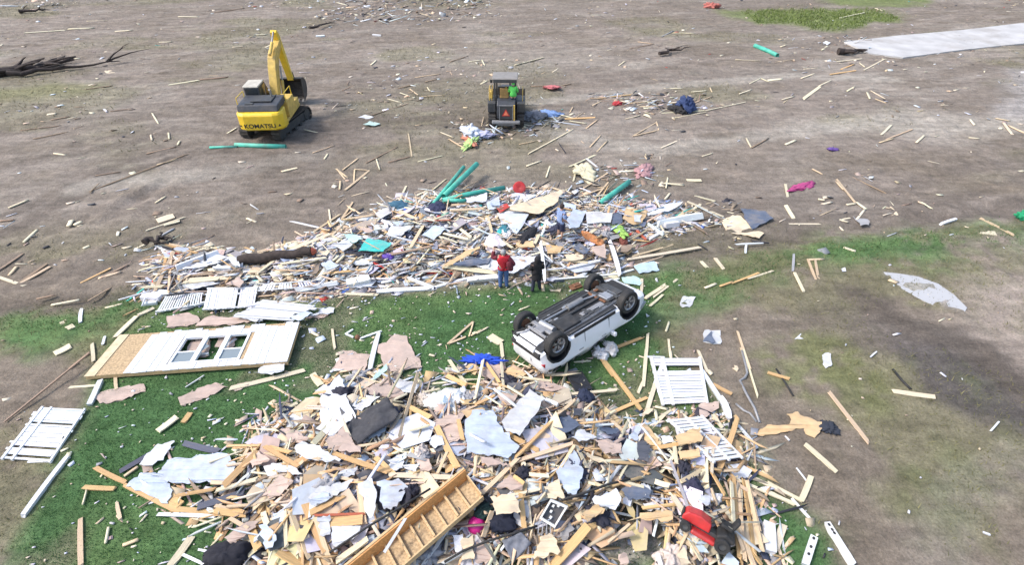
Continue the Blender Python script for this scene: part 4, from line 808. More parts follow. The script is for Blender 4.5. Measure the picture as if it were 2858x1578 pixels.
# ------------------------------------------------------------------ white wall section with three windows, lying on the lawn
class Quad:
    def __init__(s, A, B, C_, D): s.q = [Vector(p) for p in (A, B, C_, D)]; s.n = (s.q[1]-s.q[0]).cross(s.q[3]-s.q[0]).normalized()
    def __call__(s, u, v, n=0.0):
        a, b, c, d = s.q; return a*(1-u)*(1-v)+b*u*(1-v)+c*u*v+d*(1-u)*v+s.n*n
    def piece(s, mb, u0, u1, v0, v1, t0, t1):
        P = [s(u0, v0, t1), s(u1, v0, t1), s(u1, v1, t1), s(u0, v1, t1), s(u0, v0, t0), s(u1, v0, t0), s(u1, v1, t0), s(u0, v1, t0)]
        return mb.add(P, [(0, 1, 2, 3), (7, 6, 5, 4)]+[(i, i+4, (i+1) % 4+4, (i+1) % 4) for i in range(4)])
def cq(c, pts, dz): return Quad(*[at(c, x, y, z) for (x, y), z in zip(pts, dz)])
W = cq(21, [(135, 1000), (2215, 850), (2345, 440), (500, 575)], (.22, .30, .30, .20))
wall = thing('wall_section', 'fallen white sided house wall with three window openings lying on the lawn', 'wall')
rw = random.Random(3)
TH = .012
nb = 21; ub = [.185+(1-.185)*i/nb for i in range(nb+1)]
WU0, WU1, WV0, WV1 = .385, .745, .14, .80
for i in range(nb):
    u0, u1 = ub[i]+.0008, ub[i+1]-.0012; top = 1.0+rw.uniform(-.09, .03); bot = rw.uniform(-.008, .01)+(0 if i > 3 else .0)
    for v0, v1 in ([(bot, top)] if u1 < WU0 or u0 > WU1 else [(bot, WV0-.01), (WV1+.01, top)]):
        if v1 > v0: sb_ = W.piece(MB(), u0, u1, v0, v1, .004, .018+rw.uniform(0, .016)).build('siding_board', M['siding'], wall); kk = rw.uniform(.92, 1.0); sb_.color = (.66*kk, .68*kk, .715*kk, 1)
m = MB()
for u0, u1, v0, v1 in ((0, WU0, 0, 1), (WU1, 1, 0, 1), (WU0, WU1, 0, WV0), (WU0, WU1, WV1, 1)): W.piece(m, u0+.001, u1-.001, v0+.001, v1-.001, -.012, .0)
m.build('sheathing', M['osb'], wall)
for k in range(9):
    u = .01+.98*k/8
    if WU0+.02 < u < WU1-.02: continue
    m = MB(); W.piece(m, max(0, u-.008), min(1, u+.008), .02, .98, -.15, -.014); m.build('stud', M['stud'], wall)
for v in (0.0, .985): W.piece(MB(), 0, 1, v, v+.015, -.15, -.014).build('wall_plate', M['stud'], wall)
W.piece(MB(), -.002, .05, -.01, 1.0, .004, .022).build('corner_board', mat('pale_sheathing', (.62, .5, .33), .8, .2, 5, .1), wall)
for k in range(3):
    a0 = WU0+(WU1-WU0)*k/3; a1 = WU0+(WU1-WU0)*(k+1)/3; fr = .012; fv = .03
    m = MB()
    for u0, u1, v0, v1 in ((a0, a0+fr, WV0, WV1), (a1-fr, a1, WV0, WV1), (a0+fr, a1-fr, WV0, WV0+fv), (a0+fr, a1-fr, WV1-fv, WV1)): W.piece(m, u0, u1, v0, v1, -.06, .035)
    f = m.build('window_frame', M['winframe'], wall)
    vm = WV0+(WV1-WV0)*.42
    if k != 1:
        W.piece(MB(), a0+fr, a1-fr, vm-.012, vm+.012, -.05, .03).build('meeting_rail', M['winframe'], f)
        W.piece(MB(), a0+fr, a1-fr, WV0+fv, vm-.012, -.02, -.012).build('pane', M['glass'], f)
    else:
        m = MB(); m.add([W(a0+fr, vm, -.015), W(a0+fr+.03, vm+.12, -.015), W(a0+fr, vm+.2, -.015)], [(0, 1, 2)]); m.build('pane', M['glass'], f)

# ------------------------------------------------------------------ white slatted fence panels
VW = (.68, .69, .71)
def fence(label, q, n, rails, missing=(), rag=.05, gap=.28, seed=1, t=.03):
    f = thing('fence_panel', label, 'fence panel', group='white slatted fence panels'); r = random.Random(seed)
    for k in range(n):
        if k in missing: continue
        u0 = k/n; u1 = (k+1-gap)/n; j = r.uniform(-.004, .004)
        o = q.piece(MB(), u0+j, u1+j, 0+r.uniform(-rag, rag*.4), 1-r.uniform(-rag*.4, rag), .0, t).build('slat', M['vinyl'], f); o.color = (*[c*r.uniform(.93, 1.02) for c in VW], 1)
    for v0, v1 in rails:
        o = q.piece(MB(), -.02, 1.01, v0, v1, -.02, t+.02).build('rail', M['vinyl'], f); o.color = (*VW, 1)
    return f
fence('white slatted fence panel lying at the left edge below the window wall', cq(14, [(300, 285), (10, 655), (370, 680), (620, 300)], (.08,)*4), 24, ((0, .05), (.2, .25), (.96, 1.0)), (7, 18, 22), .09, .14, 1)
fence('leftmost white slatted fence panel of the row behind the window wall', cq(24, [(190, 1200), (850, 1085), (865, 930), (345, 935)], (.1, .1, .15, .15)), 17, ((0, .06), (.93, 1.0)), (), .05, .42, 2)
fence('middle white slatted fence panel of the row behind the window wall', cq(24, [(865, 1165), (1600, 1120), (1645, 845), (935, 855)], (.12, .12, .2, .2)), 24, ((.0, .04), (.66, .72), (.95, 1.0)), (15,), .03, .16, 3)
fence('white slatted fence panel right of the row behind the window wall', cq(24, [(1330, 1235), (1700, 1330), (2020, 1040), (1640, 1110)], (.1, .12, .2, .15)), 12, ((.02, .07), (.9, .97)), (), .1, .3, 4)
fence('dirty white slatted fence panel at the lower edge of the far heap', cq(24, [(1660, 900), (2480, 830), (2400, 740), (1740, 800)], (.25, .3, .5, .4)), 18, ((.05, .15), (.9, 1.0)), (5, 11, 12), .1, .35, 5)
fence('large white slatted fence panel right of the overturned car', cq(30, [(175, 115), (350, 800), (1035, 770), (925, 115)], (.1,)*4), 17, ((0, .06), (.22, .28), (.95, 1.0)), (3, 4), .02, .2, 6)
fence('broken white slatted fence panel half buried at the right edge of the near heap', cq(17, [(650, 430), (960, 720), (1165, 690), (890, 405)], (.2, .4, .3, .15)), 13, ((0, .06), (.5, .56), (.95, 1.0)), (4, 6), .08, .3, 7)

sq = cq(21, [(1690, 400), (2300, 440), (2570, 290), (2010, 225)], (.16, .2, .22, .18)); sp = thing('siding_sheet', 'crumpled sheet of white siding strips right behind the window wall', 'siding'); rr_ = random.Random(12)
for k in range(9):
    a_, b_ = rr_.uniform(-.12, .02), 1+rr_.uniform(-.22, .06); o = sq.piece(MB(), a_, b_, k/9, (k+.9)/9, .0+rr_.uniform(0, .05), .03+rr_.uniform(.02, .07)).build('siding_strip', M['siding'], sp); kk = rr_.uniform(.8, .97); o.color = (.66*kk, .67*kk, .70*kk, 1)
# ------------------------------------------------------------------ big orange timber frame on the near heap
FA, FB = ray(*cpx(16, 612, 962), .95), ray(*cpx(16, 505, 822), .80)
dirv = (ray(1052, 1545, .62)-ray(*cpx(16, 505, 822), .80)); dirv = dirv.normalized(); Lf = 4.4
fq = Quad(FA+dirv*Lf, FA, FB, FB+dirv*Lf)
fr_ = thing('timber_frame', 'long orange floor frame of joists and sheathing lying on the near heap', 'timber frame')
fq.piece(MB(), 0, 1, .03, .97, -.03, -.012).build('sheathing', M['osb'], fr_)
fq.piece(MB(), 0, 1, .95, 1.0, -.04, .34).build('rim_joist', M['beam'], fr_)
fq.piece(MB(), .0, 1, 1.002, 1.08, .2, .36).build('top_plate', M['stud'], fr_)
fq.piece(MB(), 0, 1, -.04, .01, -.04, .09).build('bottom_plate', M['stud'], fr_)
fq.piece(MB(), .992, 1.0, .01, .95, -.04, .18).build('end_joist', M['stud'], fr_)
for k in range(12):
    u = .985-.082*(k+1); 
    if u > .02: fq.piece(MB(), u-.006, u+.006, .011, .949, -.011, .09+.03*(k % 2)).build('joist', M['stud'], fr_)

# ------------------------------------------------------------------ red riding mower on its side in the near heap
mp_ = ray(*cpx(35, 820, 760), .75)
mw = thing('riding_mower', 'red riding lawn mower tipped over among boards at the right of the near heap', 'mower', mp_+Vector((-.1, 0, -.42)), rot=(R(30), R(-10), R(150))); mw.scale = (.74,)*3
m = MB(); m.prism([(-.1, .3), (-.05, .62), (.35, .7), (.78, .62), (.9, .45), (.88, .28)], -.26, .26, 'y'); m.build('hood', M['red'], mw, bevel=.05)
m = MB(); m.prism([(-.85, .42), (-.9, .55), (-.55, .66), (-.3, .5), (-.3, .38)], -.42, .42, 'y'); m.build('fender', M['black'], mw, bevel=.05)
m = MB(); m.box((-.5, 0, .78), (.4, .42, .14)); m.box((-.72, 0, .98), (.12, .4, .36), Matrix.Rotation(-.2, 3, 'Y')); m.build('seat', M['black'], mw, bevel=.05)
m = MB(); m.box((.0, 0, .3), (1.7, .4, .14)); m.build('chassis', M['darkgrey'], mw, bevel=.02)
m = MB(); m.box((.05, 0, .16), (.85, 1.0, .16)); m.build('mower_deck', M['red'], mw, bevel=.06)
m = MB(); m.tube([(.0, 0, .6), (-.18, 0, .95)], .025, 8); m.lathe([(.15, -.015), (.18, 0), (.15, .015), (.12, 0), (.15, -.015)], Matrix.Translation((-.18, 0, .95)) @ Matrix.Rotation(-.45, 4, 'Y'), 20); m.build('steering_wheel', M['black'], mw, 40)
m = MB(); m.box((.9, 0, .42), (.04, .44, .22)); m.build('grille', M['black'], mw)
for x, r_, w_ in ((-.58, .26, .24), (.68, .19, .17)):
    for s in (-1, 1):
        T = Matrix.Translation((x, s*.42, r_)) @ Matrix.Rotation(math.pi/2, 4, 'X')
        wq = MB().lathe([(r_*.5, -w_/2), (r_*.9, -w_/2), (r_, -w_*.25), (r_, w_*.25), (r_*.9, w_/2), (r_*.5, w_/2), (r_*.5, -w_/2)], T, 22).build('wheel', M['black'], mw, 40)
        MB().lathe([(0, -.05), (r_*.5, -.07), (r_*.5, .07), (0, .05)], T, 16).build('hub', M['darkgrey'], wq, 40)

# ------------------------------------------------------------------ smaller single things
def lump(name, label, cat, pos, size, color, seed, mt='cloth', rough=.35, flat=1.0, group=None):
    """crumpled cloth or insulation: a folded, uneven blob"""
    if name == 'rag_heap': rough = max(rough, .75); flat = min(flat, .8)
    r = np.random.RandomState(seed); nu, nv = 40, 18
    th = np.linspace(0, 2*np.pi, nu, endpoint=False); ph = np.linspace(.12, np.pi-.12, nv)
    T, Ph = np.meshgrid(th, ph, indexing='ij'); dx, dy, dzz = np.sin(Ph)*np.cos(T), np.sin(Ph)*np.sin(T), np.cos(Ph)
    o = r.rand(3)*50
    d = 1+rough*2.2*(fbm(dx*1.7+o[0]+dzz, dy*1.7+o[1]-dzz, seed % 90, 3)-.5)+rough*2.4*(np.abs(fbm(dx*3.3+o[2], dy*3.3+dzz*2.5, seed % 80+7, 3)-.5)-.12)+rough*1.3*(np.abs(fbm(dx*8+o[1], dy*8+dzz*6, seed % 70+9, 2)-.5)-.12)
    v = np.stack([dx*d*size[0]/2, dy*d*size[1]/2, np.maximum(dzz*d, -.55)*size[2]/2*flat], -1)
    F = []
    for i in range(nu):
        for j in range(nv-1): F.append((i*nv+j, i*nv+j+1, ((i+1) % nu)*nv+j+1, ((i+1) % nu)*nv+j))
    F += [tuple(i*nv for i in range(nu)), tuple(i*nv+nv-1 for i in range(nu))[::-1]]
    me = bpy.data.meshes.new(name); me.from_pydata([tuple(q) for q in v.reshape(-1, 3)], [], F); me.update()
    for p in me.polygons: p.use_smooth = True
    ob = obj(name, me, M[mt]); ob.location = pos; ob.rotation_euler = (r.uniform(-.15, .15), r.uniform(-.15, .15), r.uniform(0, 6.28)); ob.color = (*color, 1)
    return tag(ob, label, cat, group)
def up(p, z): return p+Vector((0, 0, z))
# pink ball
m = MB(); pb = at(32, 520, 790, .14); nl = 12
m.lathe([(.24*math.sin(math.pi*i/nl), -.24*math.cos(math.pi*i/nl)) for i in range(nl+1)], Matrix.Identity(4), 24); o = m.build('ball', mat('magenta_plastic', (.56, .015, .21), .5, .2, 6, dirt=.2), None, 60); o.location = pb; tag(o, 'magenta ball wedged below the orange timber frame', 'ball')
lump('cloth_bundle', 'black cloth bundle right of the magenta ball', 'cloth', at(32, 900, 740, .2), (.7, .6, .4), (.012, .015, .03), 51)
lump('cloth_bundle', 'dark green cloth between the magenta ball and the cream board', 'cloth', at(32, 640, 580, .2), (.6, .4, .3), (.01, .03, .028), 52)
lump('cloth_bundle', 'black plastic bundle at the bottom left of the near heap', 'cloth', at(33, 430, 1290, .15), (1.1, .7, .5), (.016, .016, .024), 53)
lump('tarp', 'bright blue tarp caught on a board behind the near heap', 'tarp', at(23, 2110, 485, .15), (.95, .34, .22), (.02, .075, .50), 54, rough=.9)
lump('bag', 'dark blue bag beside the black mat near the car', 'bag', at(16, 1310, 262, .2), (.6, .45, .4), (.02, .028, .06), 55)
lump('cloth_bundle', 'navy cloth bundle above the red mower', 'cloth', at(17, 820, 880, .2), (.8, .55, .35), (.03, .03, .06), 56)
lump('insulation_clump', 'large white insulation clump on the lawn above the pale blue sheet', 'insulation', at(23, 1700, 930, .12), (1.1, .8, .35), (.74, .76, .76), 57, 'sheet', .5)
lump('insulation_clump', 'pale tan insulation clump left of the large white one', 'insulation', at(23, 1490, 910, .1), (.5, .6, .3), (.55, .48, .42), 58, 'sheet', .5)
lump('insulation_clump', 'white stuffing clump against the near side of the overturned car', 'insulation', at(12, 1270, 1060, .12), (.6, .5, .35), (.75, .72, .7), 59, 'sheet', .5)
lump('insulation_clump', 'white torn clump under the near side of the overturned car', 'insulation', at(12, 1160, 1110, .1), (.5, .45, .3), (.7, .68, .68), 60, 'sheet', .6)
lump('cloth_bundle', 'teal and blue cloth bundle at the upper left of the far heap', 'cloth', at(8, 1440, 520, .25), (1.2, .6, .45), (.05, .13, .2), 61)
lump('bag', 'dark navy bag below the crossed green pipes', 'bag', at(8, 1800, 545, .2), (.95, .8, .55), (.035, .04, .085), 62)
lump('bag', 'purple and white bag in front of the teal sheet', 'bag', at(8, 1310, 1025, .2), (.5, .4, .3), (.12, .07, .35), 63)
lump('cloth_bundle', 'teal cloth bundle left of the person in light blue', 'cloth', at(11, 285, 765, .2), (.7, .5, .4), (.04, .17, .22), 64)
lump('cloth_bundle', 'dark cloth bundle at the feet of the person in light blue', 'cloth', at(11, 500, 820, .2), (1.5, .5, .35), (.02, .02, .025), 65)
lump('cushion', 'pinkish white cushion behind the person in red', 'cushion', at(11, 170, 890, .2), (1.3, .8, .5), (.72, .62, .64), 66, 'sheet', .2)
lump('cloth_bundle', 'orange cloth bundle right of the person in light blue', 'cloth', at(11, 1160, 850, .2), (1.3, .5, .3), (.52, .22, .09), 67)
lump('cloth_bundle', 'lime green cloth strip on the right side of the far heap', 'cloth', at(11, 1400, 735, .25), (1.8, .5, .2), (.32, .52, .12), 68, flat=.6)
lump('cloth_bundle', 'brown red cloth at the right end of the far heap', 'cloth', at(11, 1450, 850, .2), (1.1, .4, .35), (.16, .05, .035), 69)
lump('rag_heap', 'pink and white rags lying beyond the green pipe', 'rags', at(11, 1650, 165, .1), (1.3, .9, .3), (.40, .23, .235), 70, rough=.6)
lump('rag_heap', 'pale cream torn mattress lying on the field above the far heap', 'mattress', at(11, 1070, 175, .12), (1.6, 1.0, .35), (.62, .56, .38), 71, 'sheet', .4)
lump('rag_heap', 'magenta garment lying on the field at the right', 'garment', at(13, 535, 50, .05), (1.5, .5, .18), (.4, .06, .19), 72, rough=.6)
lump('rag_heap', 'dark blue bundle on the field right of the bulldozer', 'bundle', at(5, 1300, 785, .25), (1.7, 1.1, .9), (.03, .05, .13), 73)
lump('rag_heap', 'black bundle beside the dark blue one on the field', 'bundle', at(5, 1215, 815, .15), (1.6, .8, .55), (.03, .028, .03), 74)
lump('rag_heap', 'small red bundle at the left end of the scraps right of the bulldozer', 'bundle', at(5, 785, 775, .1), (.8, .5, .4), (.5, .06, .07), 75)
lump('rag_heap', 'red and pink rags far right behind the bulldozer', 'rags', at(5, 285, 655, .1), (1.6, .7, .35), (.5, .16, .17), 76, rough=.6)
lump('rag_heap', 'white sheet bunched up left of the bulldozer', 'cloth', at(4, 1600, 985, .15), (2.2, 1.2, .6), (.62, .66, .74), 77)
lump('rag_heap', 'lilac cloth bunched up against the bulldozer', 'cloth', at(4, 1700, 1015, .15), (1.6, 1.0, .5), (.42, .42, .58), 78)
lump('rag_heap', 'orange red cloth left of the bulldozer', 'cloth', at(4, 1590, 1040, .1), (1.9, .6, .3), (.5, .2, .13), 79)
lump('rag_heap', 'lime green cloth in front of the bulldozer on the left', 'cloth', at(4, 1600, 1080, .1), (1.4, .6, .3), (.38, .55, .2), 80)
lump('rag_heap', 'blue and pink cloth right of the bulldozer', 'cloth', at(5, 275, 850, .1), (1.7, .7, .3), (.24, .36, .62), 81)
lump('rag_heap', 'black and white trash pile against the right track of the bulldozer', 'trash', at(5, 150, 870, .2), (1.4, 1.2, .6), (.22, .22, .24), 82, rough=.6)
lump('rag_heap', 'pale red rag lying at the far top right of the field', 'rags', at(5, 1480, 45, .15), (1.6, .9, .8), (.42, .14, .12), 83)
lump('rag_heap', 'green object cut off by the right edge of the picture', 'bundle', at(0, 2574, 546, .2), (.5, .6, .6), (.02, .3, .14), 84, rough=.15)
lump('rag_heap', 'purple scrap lying alone on the right field', 'rags', at(6, 485, 1120, .05), (.6, .4, .2), (.14, .08, .3), 85)
lump('rag_heap', 'dark rubber mat torn at the end of the cream plywood strip', 'mat', at(18, 430, 425, .04), (.55, .5, .12), (.03, .035, .05), 86, rough=.5)
# red bucket-like drum on the far heap
pb = at(11, 425, 335, .3); m = MB(); m.lathe([(0, -.28), (.3, -.26), (.34, 0), (.3, .26), (.2, .28), (0, .22)], Matrix.Rotation(R(60), 4, 'X'), 20); o = m.build('drum', M['red'], None, 40); o.location = pb; tag(o, 'red drum lying behind the far heap near the green pipes', 'drum')
pb = at(23, 760, 240, .06); m = MB(); m.lathe([(.1*math.sin(math.pi*i/8), -.1*math.cos(math.pi*i/8)) for i in range(9)], Matrix.Identity(4), 14); o = m.build('ball', M['rust'], None, 60); o.location = pb; tag(o, 'small rusty red ball lying on the lawn behind the tan sheets', 'ball')
m = MB(); m.box((0, 0, .05), (.5, .3, .1)); m.box((.05, .02, .12), (.3, .2, .06)); o = m.build('brick_chunk', M['rust'], None, bevel=.02); o.location = at(12, 935, 485, 0); o.rotation_euler = (0, 0, .5); tag(o, 'reddish brick chunk on the lawn left of the overturned car', 'brick')
# black wire rack with white rails
RQ = cq(31, [(150, 680), (390, 830), (600, 480), (330, 370)], (.45, .35, .55, .65))
rk = thing('metal_rack', 'black cabinet carcass with white rails lying open on the near heap', 'rack')
RQ.piece(MB(), 0, 1, 0, 1, -.12, -.06).build('back_panel', M['hood'], rk)
for u0, u1, v0, v1 in ((0, 1, 0, .1), (0, 1, .9, 1), (0, .07, .1, .9), (.93, 1, .1, .9)): RQ.piece(MB(), u0, u1, v0, v1, -.06, .04).build('rail', M['plate'], rk)
for u, v in ((.25, .7), (.5, .8), (.3, .45), (.45, .22)): RQ.piece(MB(), u, u+.12, v, v+.12, -.06, .0).build('bracket', M['plate'], rk)
m = MB(); L2 = [RQ(0, 0), RQ(1, 0)]
for k in range(5):
    a_ = RQ(k/4, 0); m.tube([a_, a_+Vector((-.05, -.32, -.12))], .014, 6)
m.tube([RQ(0, 0)+Vector((-.05, -.32, -.12)), RQ(1, 0)+Vector((-.05, -.32, -.12))], .016, 6); m.build('wire_basket', M['alu'], rk)
# open black mat by the car
BQ = cq(16, [(1185, 120), (1250, 240), (1365, 210), (1290, 88)], (.15, .2, .25, .15)); bm_ = thing('television', 'black flat screen lying on the lawn in front of the car', 'television')
BQ.piece(MB(), 0, 1, 0, 1, -.05, 0).build('housing', M['black'], bm_, bevel=.01); BQ.piece(MB(), .05, .95, .06, .94, 0.001, .006).build('screen', glass_mat('screen_glass', (.02, .02, .024), .2), bm_)
# crumpled dark carpet
def drape(name, label, cat, c, pts, dzs, color, mt='cloth', fold=.1, seed=0, t=.02):
    q = cq(c, pts, dzs); n = 16; r = np.random.RandomState(seed); V = []; o = r.rand(2)*40
    for i in range(n+1):
        for j in range(n+1):
            u, v = i/n, j/n; w = (float(fbm(np.array([u*2.6+o[0]]), np.array([v*2.6+o[1]]), seed % 50, 3)[0])-.4)*fold*2
            e = .03*(r.rand()-.5) if i in (0, n) or j in (0, n) else 0
            V.append(q(u+e, v+e, w))
    nn = (n+1)**2; F = [(i*(n+1)+j, (i+1)*(n+1)+j, (i+1)*(n+1)+j+1, i*(n+1)+j+1) for i in range(n) for j in range(n)]
    me = bpy.data.meshes.new(name); me.from_pydata([tuple(p) for p in V], [], F); me.update()
    for p in me.polygons: p.use_smooth = True
    ob = obj(name, me, M[mt]); s = ob.modifiers.new('t', 'SOLIDIFY'); s.thickness = t; s.offset = 0; ob.color = (*color, 1); return tag(ob, label, cat)
drape('carpet', 'large dark grey carpet draped over the left of the near heap', 'carpet', 23, [(555, 1195), (780, 1405), (1215, 1080), (1090, 895)], (.22, .22, .55, .5), (.055, .055, .062), fold=.22, seed=3)
drape('carpet', 'grey crumpled mat at the bottom of the near heap', 'mat', 32, [(930, 1030), (1090, 1400), (1400, 1080), (1240, 900)], (.3, .3, .4, .4), (.16, .17, .20), fold=.1, seed=5)
# dark hollow trunk
lg = thing('log', 'dark fallen tree trunk with a reddish broken end in the far heap', 'log'); a_, b_ = at(24, 1380, 450, .35), at(24, 2420, 320, .38)
MB().tube([a_.lerp(b_, i/8)+Vector((0, 0, .05*math.sin(i*1.9))) for i in range(9)], [.2, .22, .22, .21, .2, .2, .19, .19, .18], 14).build('trunk', M['bark'], lg, 50)
MB().tube([b_.lerp(a_, -.01), b_.lerp(a_, -.06)], [.175, .09], 12).build('broken_end', mat('red_heartwood', (.3, .07, .04), .8, .3, 8), lg)
# teal pipes
def pipe(label, c, pts, r, name='pipe', mt='teal', cat='pipe', dz=.15, group=None):
    P = [at(c, x, y, dz if not isinstance(dz, (list, tuple)) else dz[i]) for i, (x, y) in enumerate(pts)]
    r = r*.74 if mt == 'teal' else r; m = MB(); m.tube(P, r, 12, cap=False); m2 = MB(); o_ = m.build(name, M[mt], None, 50); s = o_.modifiers.new('t', 'SOLIDIFY'); s.thickness = .012; s.offset = -1
    return tag(o_, label, cat, group)
pipe('thick green pipe of the crossed pair leaning on the far heap, right one', 8, [(1860, 420), (2190, 100)], .17, dz=(.4, .7))
pipe('green pipe of the crossed pair leaning on the far heap, left one', 8, [(1755, 500), (2060, 130)], .12, dz=(.35, .5))
pipe('long green pipe lying across the top of the far heap', 8, [(1850, 460), (2100, 400), (2460, 335)], .14, dz=(.4, .45, .4))
pipe('green pipe lying under the long one on the far heap', 8, [(1860, 462), (2080, 462)], .1, dz=.4)
pipe('thick green pipe with open end at the upper right of the far heap', 11, [(1215, 495), (1515, 275)], .17, dz=.2)
pipe('green pipe lying under the tail of the excavator', 1, [(1760, 1085), (2140, 1098)], .16, dz=.12)
pipe('thin pale green pipe left of the one at the excavator', 1, [(1570, 1105), (1775, 1098)], .08, dz=.08)
pipe('green pipe lying alone on the far right field', 5, [(1815, 340), (1918, 382), (1985, 415)], .22, dz=.15)
pipe('bent grey metal rail lying on the rough ground at the right', 30, [(1530, 0), (1590, 220), (1610, 330), (1570, 400), (1500, 440), (1600, 640), (1720, 850), (1790, 1060)], .03, 'metal_rail', 'grey', 'rail', .05)
pipe('shorter bent metal rod lying beside the bent grey rail', 30, [(1440, 780), (1560, 880), (1650, 920), (1750, 1050)], .025, 'metal_rod', 'grey', 'rod', .04)
pipe('thin black edging strip in the rough ground at the right', 18, [(900, 5), (970, 90), (1030, 150)], .03, 'edging_strip', 'black', 'edging', .02)
pipe('thin dark rod lying across the rough ground right of the fence panel', 18, [(55, 0), (120, 100), (180, 200)], .02, 'metal_rod', 'black', 'rod', .03)
pipe('black cable sagging across the bottom of the near heap', 32, [(0, 1380), (300, 1200), (700, 1040), (1100, 920), (1490, 800)], .018, 'cable', 'black', 'cable', .45)
pipe('thin black cable above the black cabinet on the near heap', 31, [(500, 385), (900, 260), (1250, 130), (1600, 50)], .02, 'cable', 'black', 'cable', .4)
pipe('black cable running along the orange timber frame', 34, [(110, 1230), (700, 830), (1250, 500), (1730, 200)], .015, 'cable', 'black', 'cable', .9)

# ------------------------------------------------------------------ uprooted trees dragged over the field
def dead_tree(label, c, base, tip, r0, nbr, seed, spread=1.0):
    t = thing('fallen_tree', label, 'tree'); r = random.Random(seed); a_, b_ = at(c, *base, .25), at(c, *tip, .15); L_ = (b_-a_).length; d = (b_-a_).normalized(); s_ = Vector((-d.y, d.x, 0))
    pts = [a_.lerp(b_, i/8)+s_*r.uniform(-.25, .25)*(i > 0)+Vector((0, 0, r.uniform(0, .15))) for i in range(9)]
    MB().tube(pts, [r0*(1-.85*i/8) for i in range(9)], 9).build('trunk', M['bark'], t, 60)
    for k in range(nbr):
        q = pts[r.randint(0, 7)]; w = (d*r.uniform(.3, 1)+s_*r.uniform(-1, 1)*spread+Vector((0, 0, r.uniform(.0, .5)))).normalized(); l = L_*r.uniform(.15, .5)
        bp2 = [q+w*l*i/5+Vector((r.uniform(-.08, .08), r.uniform(-.08, .08), -.10*l*(i/5)**2*1.2))*1.0 for i in range(6)]
        for z_ in bp2: z_.z = max(z_.z, .04)
        MB().tube(bp2, [r0*.38*(1-.8*i/5) for i in range(6)], 6).build('branch', M['bark'], t, 60)
    return t
dead_tree('uprooted dark tree lying at the left edge of the field', 1, (-60, 560), (560, 455), .42, 16, 1)
dead_tree('long thin dark tree lying right of the uprooted one at the left edge', 1, (60, 560), (900, 468), .2, 5, 2, .25)
dead_tree('dark dead branches lying at the left corner of the concrete driveway', 6, (520, 390), (740, 385), .28, 9, 3)
dead_tree('small dark branch lying far right of the field centre', 5, (1100, 400), (1300, 362), .16, 6, 4)
dead_tree('dark broken branch left of the far heap', 7, (1090, 490), (1300, 445), .16, 6, 5)
dead_tree('thin dead branch on the field between excavator and top edge', 4, (400, 215), (590, 165), .13, 5, 6)
dead_tree('dead branch at the far left top of the field', 1, (140, 85), (340, 75), .2, 6, 7)
# ------------------------------------------------------------------ boards, one object each (shared unit meshes)
def unit_board(seed):
    r = random.Random(seed); m = MB(); n = 4; rings = []
    for i in range(n+1):
        x = -.5+i/n; e = i in (0, n)
        rings.append([(x+(r.uniform(-.05, .05) if e else 0), sy*.5*(1-(r.choice((.05, .15, .6))*r.random() if e else 0)), sz*.5) for sy, sz in ((-1, -1), (1, -1), (1, 1), (-1, 1))])
    bow = r.uniform(-.4, .4); m.v = [(x, y+bow*(x*x-.1), z) for g in rings for x, y, z in g]
    for i in range(n):
        for k in range(4): m.f.append((i*4+k, i*4+(k+1) % 4, i*4+4+(k+1) % 4, i*4+4+k))
    m.f += [(3, 2, 1, 0), tuple(range(n*4, n*4+4))]
    return m.mesh('board')
UB = [unit_board(i) for i in range(10)]; UV = [unit_board(i+20) for i in range(4)]
for q in UB: q.materials.append(M['lumber'])
for q in UV: q.materials.append(M['vinyl'])
CN = {'t': 'tan', 'o': 'orange', 'p': 'pale yellow', 'b': 'brown', 'w': 'white', 'g': 'grey', 'd': 'dark', 'r': 'red', 'n': 'navy'}
CV = {'t': (.60, .455, .30), 'o': (.62, .395, .18), 'p': (.68, .60, .43), 'b': (.30, .21, .145), 'w': VW, 'g': (.34, .34, .36), 'd': (.06, .06, .07), 'r': (.5, .12, .06), 'n': (.075, .085, .125)}
REC = []
def inheap(p): return sdf(np.array([p.x]), np.array([p.y]), NEAR)[0], sdf(np.array([p.x]), np.array([p.y]), FAR)[0]
def board_obj(a_, b_, w, t, color, roll, noun='board', seed=None):
    d = b_-a_; L_ = max(d.length, .05); r = rnd
    white = color in ('w',)
    o = bpy.data.objects.new(('post' if white else 'board'), (UV if white else UB)[r.randrange(4 if white else 10)]); col.objects.link(o)
    q = d.to_track_quat('X', 'Z').to_matrix() @ Matrix.Rotation(roll, 3, 'X')
    o.matrix_world = Matrix.Translation((a_+b_)/2) @ q.to_4x4() @ Matrix.Diagonal((L_, w, t, 1))
    k = r.uniform(.86, 1.1); o.color = (*[min(.85, c*k*r.uniform(.97, 1.03)) for c in CV[color]], 1)
    return o
def B(c, x1, y1, x2, y2, w=.1, color='t', dz=None, dz2=None):
    p = at(c, x1, y1, .05); n_, f_ = inheap(at(c, (x1+x2)/2, (y1+y2)/2, .05))
    h = max(0.0, max(n_, f_)); base = .05 if h <= 0 else .10+.10*min(h, 1.5)+rnd.uniform(0, .12)
    if h <= 0 and p.y > 27: w *= .75
    za = base if dz is None else dz; zb = (base+(rnd.uniform(-.04, .1) if h > 0 else 0)) if dz2 is None else dz2
    a_, b_ = at(c, x1, y1, za), at(c, x2, y2, zb); t = {True: w*.9, False: .04}[color == 'w' and w > .11]
    o = board_obj(a_, b_, w, t, color, rnd.gauss(0, .12) if h <= 0 else rnd.gauss(0, .35)); REC.append((o, 'board' if color != 'w' else 'post', CN[color], (b_-a_).length, (a_+b_)/2))
    return o
def BS(c, s, color=None, w=.1):
    for it in s: B(c, *it[:4], *(it[4:] if len(it) > 4 else (w, color or 't')))
